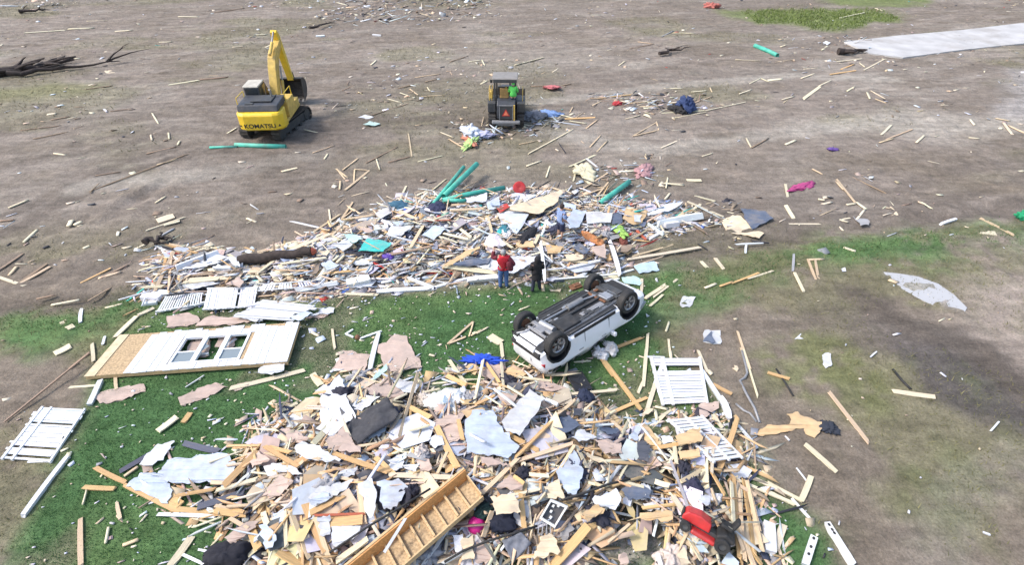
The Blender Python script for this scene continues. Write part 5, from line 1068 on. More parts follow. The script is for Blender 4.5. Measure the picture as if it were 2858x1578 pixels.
# left field
BS(7, [(60, 218, 212, 155, .13, 'p'), (175, 475, 278, 380, .12, 'p'), (-20, 690, 170, 560, .12, 'b'), (70, 720, 125, 655, .12, 't'), (150, 775, 350, 635, .13, 'b'), (155, 782, 378, 655, .13, 't'), (-10, 735, 185, 802, .14, 'p'), (605, 780, 830, 668, .1, 'o'), (740, 745, 905, 695, .12, 't'),
      (760, 742, 960, 640, .09, 'b'), (665, 912, 940, 750, .10, 'b'), (385, 945, 600, 905, .09, 'p'), (1015, 525, 1100, 485, .1, 'p'), (1040, 690, 1225, 625, .11, 'p'), (1100, 385, 1385, 285, .08, 'p'), (1175, 315, 1300, 275, .5, 'p'), (1225, 345, 1345, 315, .3, 'p'), (860, 1185, 1020, 1030, .2, 'p'),
      (1035, 1020, 1155, 965, .16, 'p'), (600, 1080, 610, 980, .12, 'w'), (770, 1240, 785, 1180, .09, 'w'), (702, 1365, 690, 1235, .12, 'p'), (520, 1422, 670, 1300, .08, 'b'), (1180, 440, 1300, 372, .1, 'g'), (1170, 505, 1260, 540, .13, 'w'), (1850, 295, 1918, 322, .1, 'p'), (470, 1065, 540, 1120, .25, 'p'),
      (410, 1310, 530, 1250, .3, 'p'), (275, 900, 410, 870, .08, 'b'), (790, 968, 915, 935, .08, 'p'), (1160, 180, 1240, 130, .08, 'p'), (625, 520, 670, 500, .12, 'p'), (0, 315, 105, 305, .1, 'b'), (515, 350, 535, 308, .2, 'p'), (555, 345, 610, 318, .16, 'p'),
      (1285, 540, 1262, 850, .1, 't'), (1300, 545, 1160, 835, .13, 't'), (1240, 490, 1475, 555, .11, 'o'), (1270, 488, 1430, 520, .1, 't'), (1385, 545, 1290, 670, .11, 't'), (1215, 680, 1150, 760, .1, 't'), (1060, 812, 1230, 798, .2, 'p'), (1320, 760, 1370, 845, .1, 'g'), (1250, 560, 1215, 700, .1, 'o')])
BS(24, [(1630, 640, 1930, 415, .15, 'p'), (480, 560, 1060, 345, .28, 'w'), (640, 665, 1400, 600, .12, 'b'), (640, 730, 1400, 690, .2, 'p'), (560, 770, 1080, 720, .12, 'p'), (1110, 795, 1430, 640, .1, 'b'), (720, 330, 1000, 230, .08, 'p'), (1420, 390, 1900, 260, .14, 't'), (1880, 250, 2120, 200, .2, 'p'), (2110, 300, 2560, 70, .18, 'p'),
       (1000, 560, 1260, 560, .12, 'w'), (1220, 360, 1560, 600, .14, 'p'), (1640, 670, 1720, 750, .14, 'p'), (1000, 500, 1240, 580, .1, 'w'), (590, 830, 900, 780, .2, 'w'), (180, 920, 380, 960, .3, 'w'), (0, 990, 260, 1000, .35, 'w'), (0, 1090, 200, 1060, .2, 'w'), (0, 840, 280, 830, .14, 'p')])
pp = [ray(13.5, 1178, .06), ray(257, 980, .3)]; o = board_obj(pp[0], pp[1], .05, .05, 'b', 0); REC.append((o, 'board', 'brown', (pp[1]-pp[0]).length, (pp[0]+pp[1])/2))
# field round the machines
BS(4, [(855, 865, 1250, 740, .1, 'b'), (1240, 722, 1405, 712, .08, 't'), (650, 1272, 765, 1188, .1, 't'), (600, 1265, 685, 1330, .1, 't'), (612, 1275, 668, 1345, .1, 't'), (625, 1420, 632, 1355, .1, 't'), (738, 1268, 732, 1370, .1, 't'), (740, 1268, 850, 1275, .08, 't'), (850, 1275, 668, 1422, .15, 't'), (1140, 1000, 1165, 1168, .1, 't'), (1215, 1210, 1400, 1165, .08, 'p'),
      (830, 1217, 1050, 1105, .07, 'b'), (512, 1190, 537, 1150, .12, 'p'), (900, 1190, 925, 1270, .1, 'p'), (985, 740, 1090, 768, .14, 'p'), (1150, 665, 1215, 712, .1, 't'), (1280, 652, 1302, 682, .12, 'p'), (1080, 695, 1155, 722, .1, 'p'), (860, 485, 900, 450, .16, 'p'), (1590, 462, 1692, 448, .13, 'p'), (1690, 448, 1712, 490, .13, 'p'), (1450, 462, 1585, 418, .1, 'b'),
      (1265, 612, 1355, 590, .1, 'b'), (1060, 662, 1185, 630, .1, 'b'), (190, 1285, 305, 1258, .25, 'p'), (360, 970, 492, 1000, .1, 'p'), (990, 1215, 1160, 1170, .07, 'b'), (420, 1145, 580, 1090, .08, 't'), (450, 275, 512, 270, .3, 'w'), (70, 355, 110, 335, .2, 'p'), (0, 260, 82, 256, .3, 'p'), (870, 262, 935, 268, .25, 'w'), (1190, 580, 1385, 550, .08, 't'), (1680, 630, 1730, 603, .15, 'p'), (640, 680, 740, 635, .06, 'b'), (1380, 990, 1480, 1030, .1, 'p'), (1440, 1040, 1560, 1110, .1, 't')])
BS(1, [(190, 245, 490, 225, .3, 'p'), (510, 216, 705, 208, .3, 'p'), (860, 235, 990, 225, .35, 'p'), (1340, 122, 1500, 125, .3, 'p'), (1610, 90, 1830, 60, .18, 'b'), (650, 158, 805, 152, .18, 'p'), (1270, 635, 1490, 600, .3, 'p'), (1500, 595, 1710, 575, .16, 'b'), (830, 832, 990, 812, .13, 'b'), (640, 668, 845, 640, .1, 'b'), (380, 898, 520, 872, .1, 'b'), (350, 858, 420, 850, .35, 'p'), (1140, 850, 1190, 930, .12, 'p'),
      (1128, 1010, 1138, 1050, .13, 'p'), (1262, 995, 1268, 1042, .13, 'p'), (1330, 1085, 1345, 1055, .16, 'p'), (1100, 1150, 1320, 1098, .1, 'b'), (1175, 1235, 1325, 1190, .13, 't'), (400, 1148, 495, 1162, .12, 'p'), (700, 1422, 1410, 1150, .06, 'b'), (250, 1040, 520, 985, .07, 'b'), (160, 975, 460, 940, .07, 'b'), (1190, 315, 1290, 312, .22, 'p'), (1740, 352, 1830, 345, .22, 'p'), (780, 820, 800, 838, .15, 'w'), (1700, 1000, 1775, 955, .13, 'p'), (720, 1315, 900, 1285, .07, 'b')])
BS(5, [(20, 485, 232, 430, .28, 'p'), (122, 1150, 452, 970, .1, 'p'), (580, 1102, 665, 1010, .09, 't'), (635, 1135, 712, 1055, .1, 't'), (552, 962, 640, 895, .1, 't'), (908, 1015, 1082, 915, .09, 't'), (1080, 912, 1096, 972, .1, 't'), (915, 1016, 1097, 974, .1, 't'), (428, 1247, 622, 1163, .12, 'p'), (255, 1327, 280, 1245, .1, 'p'), (103, 1242, 215, 1205, .08, 'p'), (640, 735, 890, 708, .13, 'o'), (590, 735, 815, 748, .12, 'b'),
      (860, 775, 1130, 748, .1, 't'), (1120, 848, 1450, 828, .1, 'p'), (1440, 830, 1740, 765, .09, 'p'), (1220, 882, 1460, 838, .1, 'p'), (875, 362, 1060, 330, .08, 'b'), (1700, 702, 1792, 670, .13, 'p'), (1775, 627, 1862, 583, .1, 'p'), (1860, 585, 1918, 610, .1, 'p'), (1752, 1035, 1787, 1102, .1, 'p'), (1790, 1107, 1918, 1035, .09, 'b'), (1668, 445, 1858, 456, .13, 'p'), (1345, 688, 1455, 678, .2, 'p'), (1110, 1110, 1250, 1048, .12, 'p'), (1120, 272, 1205, 230, .12, 'g'),
      (798, 490, 842, 458, .13, 'p'), (850, 890, 955, 863, .12, 'p'), (1140, 662, 1268, 662, .14, 'p'), (1420, 1172, 1505, 1145, .08, 'p'), (432, 842, 452, 800, .1, 't'), (50, 1082, 180, 1055, .07, 't'), (400, 890, 620, 880, .25, 'o'), (430, 905, 560, 925, .2, 'p'), (340, 855, 460, 885, .09, 'p'), (1200, 245, 1360, 248, .12, 'p'), (300, 540, 345, 512, .12, 'p'), (940, 312, 1050, 325, .1, 't'), (1480, 655, 1495, 690, .1, 't'), (140, 645, 290, 640, .12, 'b'), (350, 645, 440, 625, .12, 'b'), (1360, 770, 1500, 720, .08, 't'), (1310, 1350, 1415, 1352, .3, 'p')])
BS(6, [(258, 742, 385, 648, .34, 'p'), (375, 645, 470, 600, .13, 'p'), (98, 747, 192, 720, .14, 'p'), (243, 587, 345, 550, .13, 'p'), (262, 516, 375, 508, .18, 'p'), (505, 462, 695, 440, .25, 'p'), (718, 522, 872, 440, .16, 'p'), (455, 557, 650, 528, .18, 'o'), (540, 520, 640, 480, .16, 'o'), (-5, 602, 105, 590, .3, 'p'), (588, 682, 642, 650, .16, 'p'), (768, 680, 872, 738, .13, 'p'), (738, 690, 760, 738, .18, 'p'), (848, 1007, 917, 938, .18, 'p'), (833, 1067, 940, 1035, .13, 't'), (885, 1043, 1078, 968, .13, 't'), (1108, 1067, 1168, 1013, .16, 'p'),
      (128, 1082, 203, 1050, .2, 'p'), (1760, 920, 1825, 1005, .2, 'p'), (1800, 940, 1920, 995, .2, 't'), (1508, 890, 1542, 935, .18, 'p'), (1500, 1030, 1578, 1037, .18, 'p'), (1700, 885, 1810, 905, .16, 't'), (328, 1265, 405, 1305, .11, 't'), (508, 1360, 562, 1422, .1, 't'), (615, 1320, 745, 1382, .08, 'b'), (528, 133, 718, 93, .35, 'p'), (400, 375, 440, 345, .2, 'p'), (800, 60, 855, 80, .25, 'p'), (680, 470, 720, 500, .1, 'p'), (1860, 1285, 1913, 1280, .16, 'p'), (800, 740, 880, 770, .1, 't'), (90, 350, 130, 335, .18, 'p')])
BS(13, [(778, 0, 922, 182, .09, 't'), (850, 193, 922, 182, .12, 'p'), (925, 172, 1003, 227, .12, 'p'), (988, 228, 930, 302, .1, 'p'), (713, 280, 862, 322, .1, 'p'), (718, 322, 875, 293, .1, 'p'), (415, 337, 652, 338, .1, 'p'), (397, 198, 455, 293, .18, 'p'), (395, 38, 412, 132, .12, 'p'), (20, 490, 222, 480, .09, 'w'), (95, 552, 100, 495, .09, 'w'), (1558, 337, 1668, 300, .12, 'w'), (1858, 295, 2102, 418, .2, 't'), (1845, 395, 1975, 410, .32, 'p'), (833, 513, 922, 542, .16, 'p'),
      (563, 600, 620, 752, .1, 't'), (642, 748, 618, 608, .1, 't'), (563, 605, 682, 600, .1, 't'), (463, 700, 532, 843, .12, 'p'), (-5, 782, 205, 700, .1, 'o'), (115, 748, 298, 690, .1, 'p'), (458, 560, 450, 690, .1, 'g'), (38, 1148, 130, 1422, .08, 't'), (62, 1265, 108, 1422, .08, 't'), (928, 0, 1160, 112, .06, 'b'), (665, 190, 740, 172, .14, 'p'), (1030, 1335, 1075, 1295, .05, 'w'), (640, 150, 690, 158, .12, 'p'), (1930, 1265, 2000, 1290, .06, 'b')])
BS(18, [(443, 175, 720, 530, .13, 't'), (263, 543, 490, 747, .17, 'p'), (910, 165, 1207, 207, .17, 'p'), (238, 955, 308, 783, .15, 'p'), (-10, 825, 248, 962, .1, 'p'), (-10, 888, 192, 987, .1, 'p'), (203, 720, 270, 806, .03, 'w'), (-5, 28, 152, 75, .12, 'o'), (1610, 450, 1667, 385, .05, 'w'), (165, 940, 310, 1100, .07, 'w'), (120, 490, 150, 520, .04, 'w'), (1550, 1185, 1605, 1205, .05, 'w')])
for po, us in ((B(18, 415, 1118, 612, 1430, .17, 'w'), (-.42, -.3, -.22)), (B(18, 328, 1222, 262, 1430, .18, 'w'), (-.4, -.1, .15))):
    Mi = po.matrix_world.copy()
    for u_ in us:
        c_ = Mi @ Vector((u_, 0, .5)); ax = [Mi.col[i].xyz.normalized() for i in range(3)]; hm = MB()
        hm.add([c_+ax[0]*.045*math.cos(a_)+ax[1]*.035*math.sin(a_)+ax[2]*k_ for k_ in (.006, -.01) for a_ in [math.pi*2*i/10 for i in range(10)]], [tuple(range(10)), tuple(range(19, 9, -1))]+[(i, i+10, (i+1) % 10+10, (i+1) % 10) for i in range(10)])
        ho = hm.build('post_hole', M['black'], po); ho.matrix_parent_inverse = Mi.inverted()
BS(30, [(1225, 690, 1355, 1000, .2, 'w'), (935, 290, 1225, 740, .14, 'w'), (1560, 0, 1765, 680, .06, 'p'), (1105, 490, 1392, 645, .13, 'o'), (1470, 1090, 1750, 1422, .11, 'w'), (890, 0, 1030, 320, .1, 'p'), (1030, 290, 1090, 345, .14, 'p'), (120, 0, 85, 450, .1, 'p'), (80, 450, 5, 620, .1, 'p'), (480, 0, 490, 110, .1, 'p'), (270, 440, 140, 860, .14, 'p'), (370, 170, 260, 480, .13, 'w'), (250, 820, 440, 860, .09, 'p'), (300, 1000, 480, 880, .09, 'p'), (255, 870, 285, 1020, .1, 'p'), (140, 90, 390, 95, .08, 'w')])
# left of the near heap
BS(14, [(170, 1062, 480, 650, .13, 'w'), (460, 690, 505, 610, .13, 'p'), (650, 268, 732, 88, .16, 'w'), (503, 137, 700, 122, .1, 'p'), (835, 55, 842, 150, .1, 't'), (1145, 452, 1282, 348, .3, 'p'), (1327, 390, 1380, 318, .17, 'o'), (1340, 137, 1478, 48, .03, 'w'), (690, 718, 905, 825, .13, 'o'), (895, 838, 1292, 1040, .13, 'o'), (605, 860, 838, 872, .14, 'o'), (845, 975, 872, 1092, .09, 't'), (580, 1088, 585, 1430, .12, 't'), (765, 1262, 787, 1148, .06, 'p'),
      (888, 1282, 1002, 1238, .09, 't'), (1235, 1430, 1392, 1213, .19, 'p'), (1330, 1350, 1478, 1418, .07, 'w'), (1145, 1055, 1548, 1070, .1, 'w'), (1615, 850, 1860, 605, .17, 'o'), (1270, 920, 1555, 872, .2, 'o'), (1560, 885, 1860, 800, .16, 'p'), (1290, 1020, 1785, 1060, .16, 'o'), (1560, 995, 1790, 1050, .1, 't'), (1640, 1000, 1860, 985, .08, 't'), (600, 985, 628, 880, .04, 'p'), (1000, 710, 900, 780, .08, 't'), (1215, 930, 1300, 1000, .3, 'o'), (205, 672, 375, 668, .1, 'w'), (170, 1440, 60, 1580, .1, 'w')])
for it in ((870, 747, 1172, 568, .16), (1328, 540, 1582, 602, .18), (1430, 1005, 1770, 895, .2)): B(14, *it, 'n')
# near heap
BS(15, [(70, 840, 520, 392, .18, 'o'), (340, 605, 565, 745, .13, 'o'), (330, 600, 520, 650, .12, 'o'), (420, 382, 572, 308, .11, 'p'), (680, 585, 832, 408, .18, 'p'), (668, 108, 725, 188, .22, 'p'), (540, 732, 638, 680, .2, 'o'), (808, 655, 1192, 785, .16, 'o'), (1190, 803, 1640, 822, .15, 'p'), (1262, 545, 1398, 85, .1, 't'), (258, 1045, 600, 715, .1, 't'), (110, 210, 605, 88, .17, 'p'), (482, 1055, 492, 1290, .12, 'p'), (508, 1050, 592, 1365, .08, 'p'), (522, 1055, 645, 1375, .12, 't'), (620, 1008, 770, 1345, .22, 'o'), (690, 1100, 800, 1430, .12, 't'),
        (330, 1065, 365, 1165, .14, 'p'), (660, 1065, 892, 938, .2, 'o'), (690, 1082, 1020, 1070, .06, 'r'), (990, 880, 1025, 1150, .16, 't'), (765, 1125, 1010, 1105, .34, 'o'), (250, 1185, 300, 1310, .22, 'o'), (830, 1402, 1045, 1248, .2, 'p'), (1370, 1430, 1378, 1275, .07, 'p'), (100, 1100, 225, 1172, .1, 't'), (0, 1050, 210, 1078, .16, 'o'), (80, 1030, 200, 1060, .1, 'o'), (560, 640, 720, 700, .1, 't'), (1100, 680, 1230, 800, .14, 'o'), (720, 790, 980, 850, .08, 't'), (440, 1330, 640, 1440, .3, 'o'), (1340, 340, 1480, 410, .16, 'o'), (1330, 500, 1470, 465, .12, 'p'), (160, 1200, 330, 1100, .1, 't'), (380, 1060, 520, 900, .1, 'b'), (180, 700, 230, 620, .1, 't'), (1150, 1430, 1250, 1200, .09, 'p')])
for it in ((1160, 1340, 1310, 1100, .07, 'w'),): B(15, *it, 1.0, 1.15)
BS(16, [(552, 302, 612, 10, .11, 'p'), (630, 30, 738, 192, .11, 'o'), (733, 0, 752, 212, .08, 'p'), (560, 290, 692, 130, .05, 'g'), (290, 470, 430, 752, .18, 'o'), (440, 420, 470, 560, .12, 'o'), (700, 480, 995, 642, .15, 'o'), (605, 930, 850, 690, .12, 't'), (840, 680, 1120, 395, .15, 'o'), (1110, 400, 1245, 288, .11, 't'), (830, 712, 1225, 588, .13, 't'), (888, 710, 932, 1168, .14, 'p'), (870, 930, 892, 1165, .13, 'o'), (830, 940, 1002, 903, .07, 'p'), (850, 130, 1092, 162, .1, 'p'), (1160, 252, 1520, 222, .1, 'p'), (758, 345, 912, 190, .12, 't'),
        (1250, 600, 1325, 755, .12, 'p'), (1090, 1430, 1335, 1155, .26, 'o'), (610, 1232, 672, 1055, .12, 't'), (640, 1282, 705, 1430, .12, 'p'), (195, 1430, 432, 1088, .08, 'w'), (330, 1412, 525, 1308, .1, 'w'), (1040, 288, 1125, 325, .12, 'w'), (300, 790, 362, 648, .08, 't'), (930, 800, 1062, 812, .1, 'p'), (820, 810, 892, 862, .1, 'o'), (560, 320, 690, 260, .1, 'o'), (300, 440, 560, 330, .09, 't'), (980, 1000, 1060, 900, .05, 'p'), (1140, 760, 1240, 600, .1, 't'), (1330, 1180, 1430, 1090, .16, 'o'), (380, 20, 500, 190, .12, 'p'), (1300, 470, 1513, 455, .07, 'w'), (1450, 400, 1520, 360, .1, 'p')])
BS(17, [(198, 0, 462, 352, .17, 'o'), (260, 80, 420, 300, .08, 'o'), (110, 242, 312, 213, .09, 'p'), (215, 397, 502, 273, .11, 'o'), (205, 375, 372, 532, .1, 't'), (540, 622, 882, 563, .11, 'o'), (690, 570, 708, 722, .11, 'p'), (668, 700, 795, 1045, .08, 'g'), (688, 958, 885, 1235, .14, 'p'), (948, 898, 988, 1012, .07, 't'), (858, 620, 1042, 945, .1, 'o'), (1000, 780, 1132, 408, .15, 'o'), (958, 390, 1055, 522, .12, 'p'), (900, 640, 905, 900, .22, 'p'), (960, 620, 950, 790, .08, 'p'), (740, 850, 880, 770, .11, 't'),
        (1100, 815, 1140, 1395, .11, 'o'), (1130, 850, 1180, 1410, .1, 't'), (1168, 830, 1245, 1345, .1, 'o'), (1195, 858, 1300, 1335, .11, 't'), (1058, 978, 1122, 1185, .11, 'o'), (1150, 898, 1158, 1340, .09, 'p'), (1188, 1000, 1292, 1305, .1, 'o'), (1210, 898, 1275, 1185, .1, 't'), (1020, 1010, 1112, 1135, .11, 'p'), (1085, 850, 1100, 1120, .1, 'p'), (1170, 1240, 1290, 1420, .12, 'o'), (1080, 1060, 1170, 1330, .1, 't'), (1130, 870, 1260, 950, .1, 't'), (1140, 1150, 1240, 1430, .12, 't'),
        (1110, 765, 1520, 955, .1, 'p'), (1105, 830, 1520, 1003, .1, 'p'), (1332, 1140, 1342, 1345, .3, 'w'), (1442, 1150, 1385, 1312, .19, 'p'), (748, 1160, 885, 1402, .11, 'p'), (658, 1180, 862, 1332, .1, 't'), (235, 1270, 385, 1145, .07, 't'), (580, 1350, 605, 1430, .1, 'w'), (340, 850, 490, 890, .08, 'p'), (380, 850, 490, 815, .06, 'p'), (560, 850, 660, 880, .14, 'p'), (1045, 640, 1010, 760, .12, 'p'), (1060, 580, 1140, 690, .08, 'p')])
# far heap
BS(8, [(573, 772, 842, 593, .1, 't'), (838, 662, 957, 483, .1, 't'), (720, 742, 988, 540, .1, 't'), (723, 555, 742, 712, .08, 'p'), (838, 655, 1168, 608, .12, 't'), (335, 955, 720, 800, .16, 'p'), (700, 810, 1065, 680, .13, 't'), (1418, 462, 1492, 313, .1, 'p'), (1205, 400, 1312, 520, .07, 'g'), (1330, 1002, 1725, 920, .15, 'b'), (1600, 1090, 1728, 928, .09, 'p'), (1860, 1112, 2410, 1182, .22, 'p'), (-5, 1192, 222, 1030, .16, 'p'), (1190, 1030, 1480, 820, .1, 't'), (650, 1190, 1095, 1148, .1, 'o'),
       (1958, 690, 2135, 832, .13, 'p'), (1860, 790, 2115, 850, .12, 'p'), (1530, 932, 1655, 715, .16, 't'), (1600, 410, 1720, 355, .09, 'p'), (860, 160, 1015, 38, .0001+.1, 't'), (1940, 510, 2250, 480, .12, 't'), (1930, 560, 2260, 540, .11, 't'), (2090, 900, 2260, 780, .12, 'p'), (1840, 820, 2000, 880, .12, 'p'), (1380, 620, 1640, 700, .16, 'p'), (1420, 570, 1600, 650, .14, 't'), (1250, 660, 1360, 710, .12, 'w'), (1285, 690, 1300, 745, .15, 'w'), (1660, 665, 1930, 655, .1, 'r'), (2300, 620, 2340, 780, .12, 't'), (2380, 640, 2460, 560, .12, 't'), (0, 1000, 330, 885, .08, 't'),
       (250, 1090, 700, 1030, .12, 'p'), (800, 1080, 880, 1000, .1, 'p'), (760, 1060, 820, 1010, .1, 'p'), (1750, 360, 1890, 245, .07, 'p'), (2440, 860, 2542, 930, .12, 'p'), (1500, 870, 1760, 900, .12, 'o'), (1300, 1180, 1520, 1130, .12, 'g'), (900, 1290, 1130, 1240, .3, 'w'), (1200, 1370, 1750, 1340, .18, 'w'), (1500, 1230, 1760, 1330, .12, 'w'), (400, 1350, 800, 1280, .18, 'w'), (1770, 1330, 2100, 1240, .14, 'w'), (2100, 1250, 2420, 1220, .2, 'w'), (880, 1390, 1200, 1400, .14, 'p')])
BS(11, [(1165, 455, 1320, 265, .09, 't'), (1035, 357, 1312, 183, .09, 't'), (690, 232, 732, 118, .1, 'p'), (928, 127, 1165, 12, .1, 'p'), (498, 122, 642, 68, .08, 'p'), (455, 755, 810, 525, .2, 't'), (975, 442, 1245, 345, .09, 't'), (1508, 1047, 2205, 930, .16, 'p'), (1540, 1020, 1940, 905, .08, 't'), (2090, 470, 2445, 622, .15, 'p'), (2075, 592, 2225, 500, .13, 'p'), (1800, 690, 2215, 612, .32, 'w'), (1870, 710, 2000, 690, .25, 'w'), (640, 880, 682, 1255, .13, 'w'), (1325, 870, 1425, 1190, .18, 'w'), (690, 1252, 1415, 1190, .1, 'w'), (1400, 1195, 1555, 1148, .1, 'w'), (1295, 1280, 1415, 1238, .09, 'w'), (1062, 1212, 1067, 1118, .13, 'w'),
        (1680, 1430, 2045, 1185, .15, 'p'), (1760, 1420, 2000, 1240, .08, 'p'), (2265, 1333, 2375, 1288, .1, 'p'), (2420, 1312, 2545, 1268, .1, 'o'), (2370, 1038, 2452, 1143, .15, 'p'), (2228, 1068, 2290, 1133, .16, 'p'), (1642, 1240, 1640, 1352, .1, 'p'), (1878, 912, 1952, 850, .12, 'p'), (1120, 792, 1242, 700, .13, 'p'), (888, 1142, 1215, 1060, .12, 'w'), (470, 330, 740, 340, .09, 't'), (540, 395, 740, 335, .1, 't'), (740, 330, 880, 375, .1, 't'), (690, 920, 860, 940, .2, 'o'), (850, 1050, 1100, 1080, .14, 'p'), (700, 1060, 860, 1100, .12, 'g'), (700, 1150, 900, 1130, .1, 'w'), (1210, 880, 1420, 770, .1, 'o'), (1540, 850, 1720, 870, .1, 'o'), (580, 890, 620, 800, .13, 'p'), (1300, 1000, 1320, 1060, .2, 'o'), (420, 560, 760, 570, .1, 'p'), (800, 520, 960, 560, .1, 'o'), (870, 460, 1000, 460, .08, 'p'), (960, 270, 985, 170, .1, 'p'), (1880, 340, 1900, 220, .08, 'p'), (1870, 450, 1920, 390, .1, 'p'), (1870, 290, 2060, 310, .12, 'p'), (2170, 415, 2370, 470, .14, 'p'), (1590, 760, 1680, 850, .12, 'r'), (1700, 690, 1850, 800, .12, 'w'), (1720, 840, 1850, 770, .12, 'w')])
BS(23, [(888, 598, 982, 208, .17, 'w'), (490, 158, 517, 362, .09, 'p'), (788, 252, 1012, 172, .08, 'w'), (632, 205, 710, 155, .07, 'w'), (635, 205, 715, 238, .07, 'w'), (1735, 305, 2005, 68, .08, 't'), (1958, 232, 2003, 80, .06, 't'), (1978, 222, 2095, 158, .06, 't'), (1745, 305, 1920, 235, .08, 't'), (600, 660, 960, 620, .1, 'p'), (1415, 760, 1900, 590, .05, 'g'), (1720, 650, 1930, 760, .16, 'o'), (2180, 225, 2300, 300, .3, 'p'), (2300, 300, 2330, 560, .12, 'p'), (1530, 425, 1590, 440, .08, 'p'), (265, 185, 345, 225, .09, 'p'), (0, 1010, 120, 940, .12, 'p'), (690, 1000, 740, 1100, .06, 'w'), (1460, 830, 1640, 790, .08, 'p')])
BS(12, [(1160, 1125, 1300, 1330, .15, 'o'), (1300, 1060, 1560, 960, .13, 'o'), (1580, 1410, 1620, 930, .1, 'p'), (1815, 980, 1835, 1150, .08, 'p'), (1640, 660, 1760, 555, .1, 'p'), (920, 1190, 1080, 1180, .05, 'p'), (400, 700, 500, 660, .05, 'p'), (0, 920, 110, 860, .06, 'p'), (1790, 900, 1820, 810, .08, 'p'), (730, 1240, 715, 1320, .14, 'p'), (1560, 400, 1560, 530, .1, 'p')])

# ------------------------------------------------------------------ sheets of drywall, siding, plywood and shingle
def sheet(c, pts, color, dz=None, t=.016, label=None, noun='sheet', warp=.07, rough=.05, mt='sheet'):
    r = rnd; n = len(pts); q = []
    for i in range(n):                       # torn edges: subdivide and jitter
        (x0, y0), (x1, y1) = pts[i], pts[(i+1) % n]; k = 1+int(math.hypot(x1-x0, y1-y0)*CROPS[c][2]/11)
        k = min(k, 9)
        for j in range(k): q.append((x0+(x1-x0)*j/k, y0+(y1-y0)*j/k, j > 0))
    cen = at(c, sum(p[0] for p in pts)/n, sum(p[1] for p in pts)/n, .05); n_, f_ = inheap(cen); h = max(n_, f_, 0)
    z = dz if dz is not None else (.05 if h <= 0 else .14+.10*min(h, 1.5)+r.uniform(0, .08))
    P = [at(c, x, y, z) for x, y, _ in q]
    A = np.array([(p.x-cen.x, p.y-cen.y, 1) for p in P]); zz = np.array([p.z for p in P]); co = np.linalg.lstsq(A, zz, rcond=None)[0]
    for p, (_, _, j), a_ in zip(P, q, A):
        p.z = max(float(a_ @ co), hz(p.x, p.y)+.025)+r.uniform(-warp, warp)*.5
        if j: p.x += r.gauss(0, rough*.5); p.y += r.gauss(0, rough*.5)
    m = MB(); k = len(P); tris = tessellate_polygon([[Vector((p.x, p.y, 0)) for p in P]])
    o_ = Vector((cen.x, cen.y, min(p.z for p in P)))
    m.add([p-o_ for p in P]+[p-o_-Vector((0, 0, t)) for p in P], [tuple(f) for f in tris]+[tuple(i+k for i in f[::-1]) for f in tris]+[(i, (i+1) % k, (i+1) % k+k, i+k) for i in range(k)])
    me = m.mesh('sheet'); ob = obj(noun, me, M[mt]); ob.location = o_; kk = r.uniform(.93, 1.06); ob.color = (*[min(.82, v*kk) for v in PAL[color]], 1)
    if label: tag(ob, label[0], label[1])
    else: REC.append((ob, 'sheet', {'bluewhite': 'pale blue white', 'pink': 'pinkish tan', 'lightteal': 'pale teal', 'cream': 'cream'}.get(color, color), max((p-cen).length for p in P), cen))
    return ob
PAL['osb'] = (.60, .42, .23); PAL['slate'] = (.10, .125, .18); PAL['shingle'] = (.075, .08, .10); PAL['skyblue'] = (.40, .52, .60); PAL['lightgrey'] = (.55, .56, .58)
S = sheet
S(14, [(1210, 660), (1620, 610), (1715, 690), (1655, 800), (1600, 822), (1250, 832), (1130, 790)], 'bluewhite', .12)
S(14, [(1010, 755), (1130, 755), (1250, 880), (1215, 975), (910, 850)], 'bluewhite', .1)
S(14, [(1140, 540), (1262, 520), (1210, 592), (1180, 660), (1100, 700), (1005, 690)], 'white', .1)
S(14, [(1010, 690), (1100, 690), (1110, 740), (1040, 760)], 'pink')
S(14, [(720, 170), (1040, 108), (1052, 160), (860, 232), (720, 248), (688, 215)], 'pink', .05); S(14, [(1288, 208), (1560, 98), (1600, 112), (1650, 128), (1500, 205), (1310, 268)], 'pink', .06); S(14, [(1668, 120), (1835, 88), (1745, 152), (1700, 162)], 'pink')
S(21, [(975, 380), (1190, 340), (1310, 400), (1300, 440), (1180, 480), (975, 500)], 'pink', .05); S(21, [(1270, 480), (1330, 430), (1430, 370), (1700, 390), (1900, 415), (1700, 460), (1480, 480)], 'pink', .06); S(21, [(2400, 400), (2430, 370), (2580, 340), (2640, 370), (2560, 400)], 'pink', .06)
S(21, [(1700, 370), (1900, 330), (1960, 380), (1900, 440)], 'white', .2); S(21, [(2250, 380), (2420, 330), (2480, 350), (2330, 430)], 'bluewhite', .3)
S(21, [(1870, 960), (2000, 860), (2200, 850), (2180, 940), (2050, 975)], 'white', .22); S(21, [(2440, 380), (2576, 300), (2700, 290), (2690, 340)], 'white', .1)
S(23, [(468, 602), (560, 480), (540, 400), (700, 375), (760, 410), (900, 420), (830, 604)], 'pink', .06); S(23, [(970, 320), (1070, 290), (1160, 208), (1292, 222), (1350, 370), (1440, 505), (1455, 562), (1060, 624)], 'pink', .07)
S(23, [(925, 690), (1070, 515), (1085, 590), (990, 660), (800, 800), (780, 770)], 'lightteal', .16); S(23, [(300, 800), (478, 720), (502, 730), (352, 842)], 'slate', .15)
S(23, [(358, 900), (500, 700), (565, 640), (622, 760), (712, 1110), (620, 1170), (480, 1305), (378, 1240)], 'white', .3); S(23, [(850, 790), (1100, 660), (1150, 740), (1285, 862), (1100, 885), (900, 862)], 'pink', .22); S(23, [(690, 1000), (750, 920), (850, 858), (1005, 880), (800, 1032)], 'white', .25)
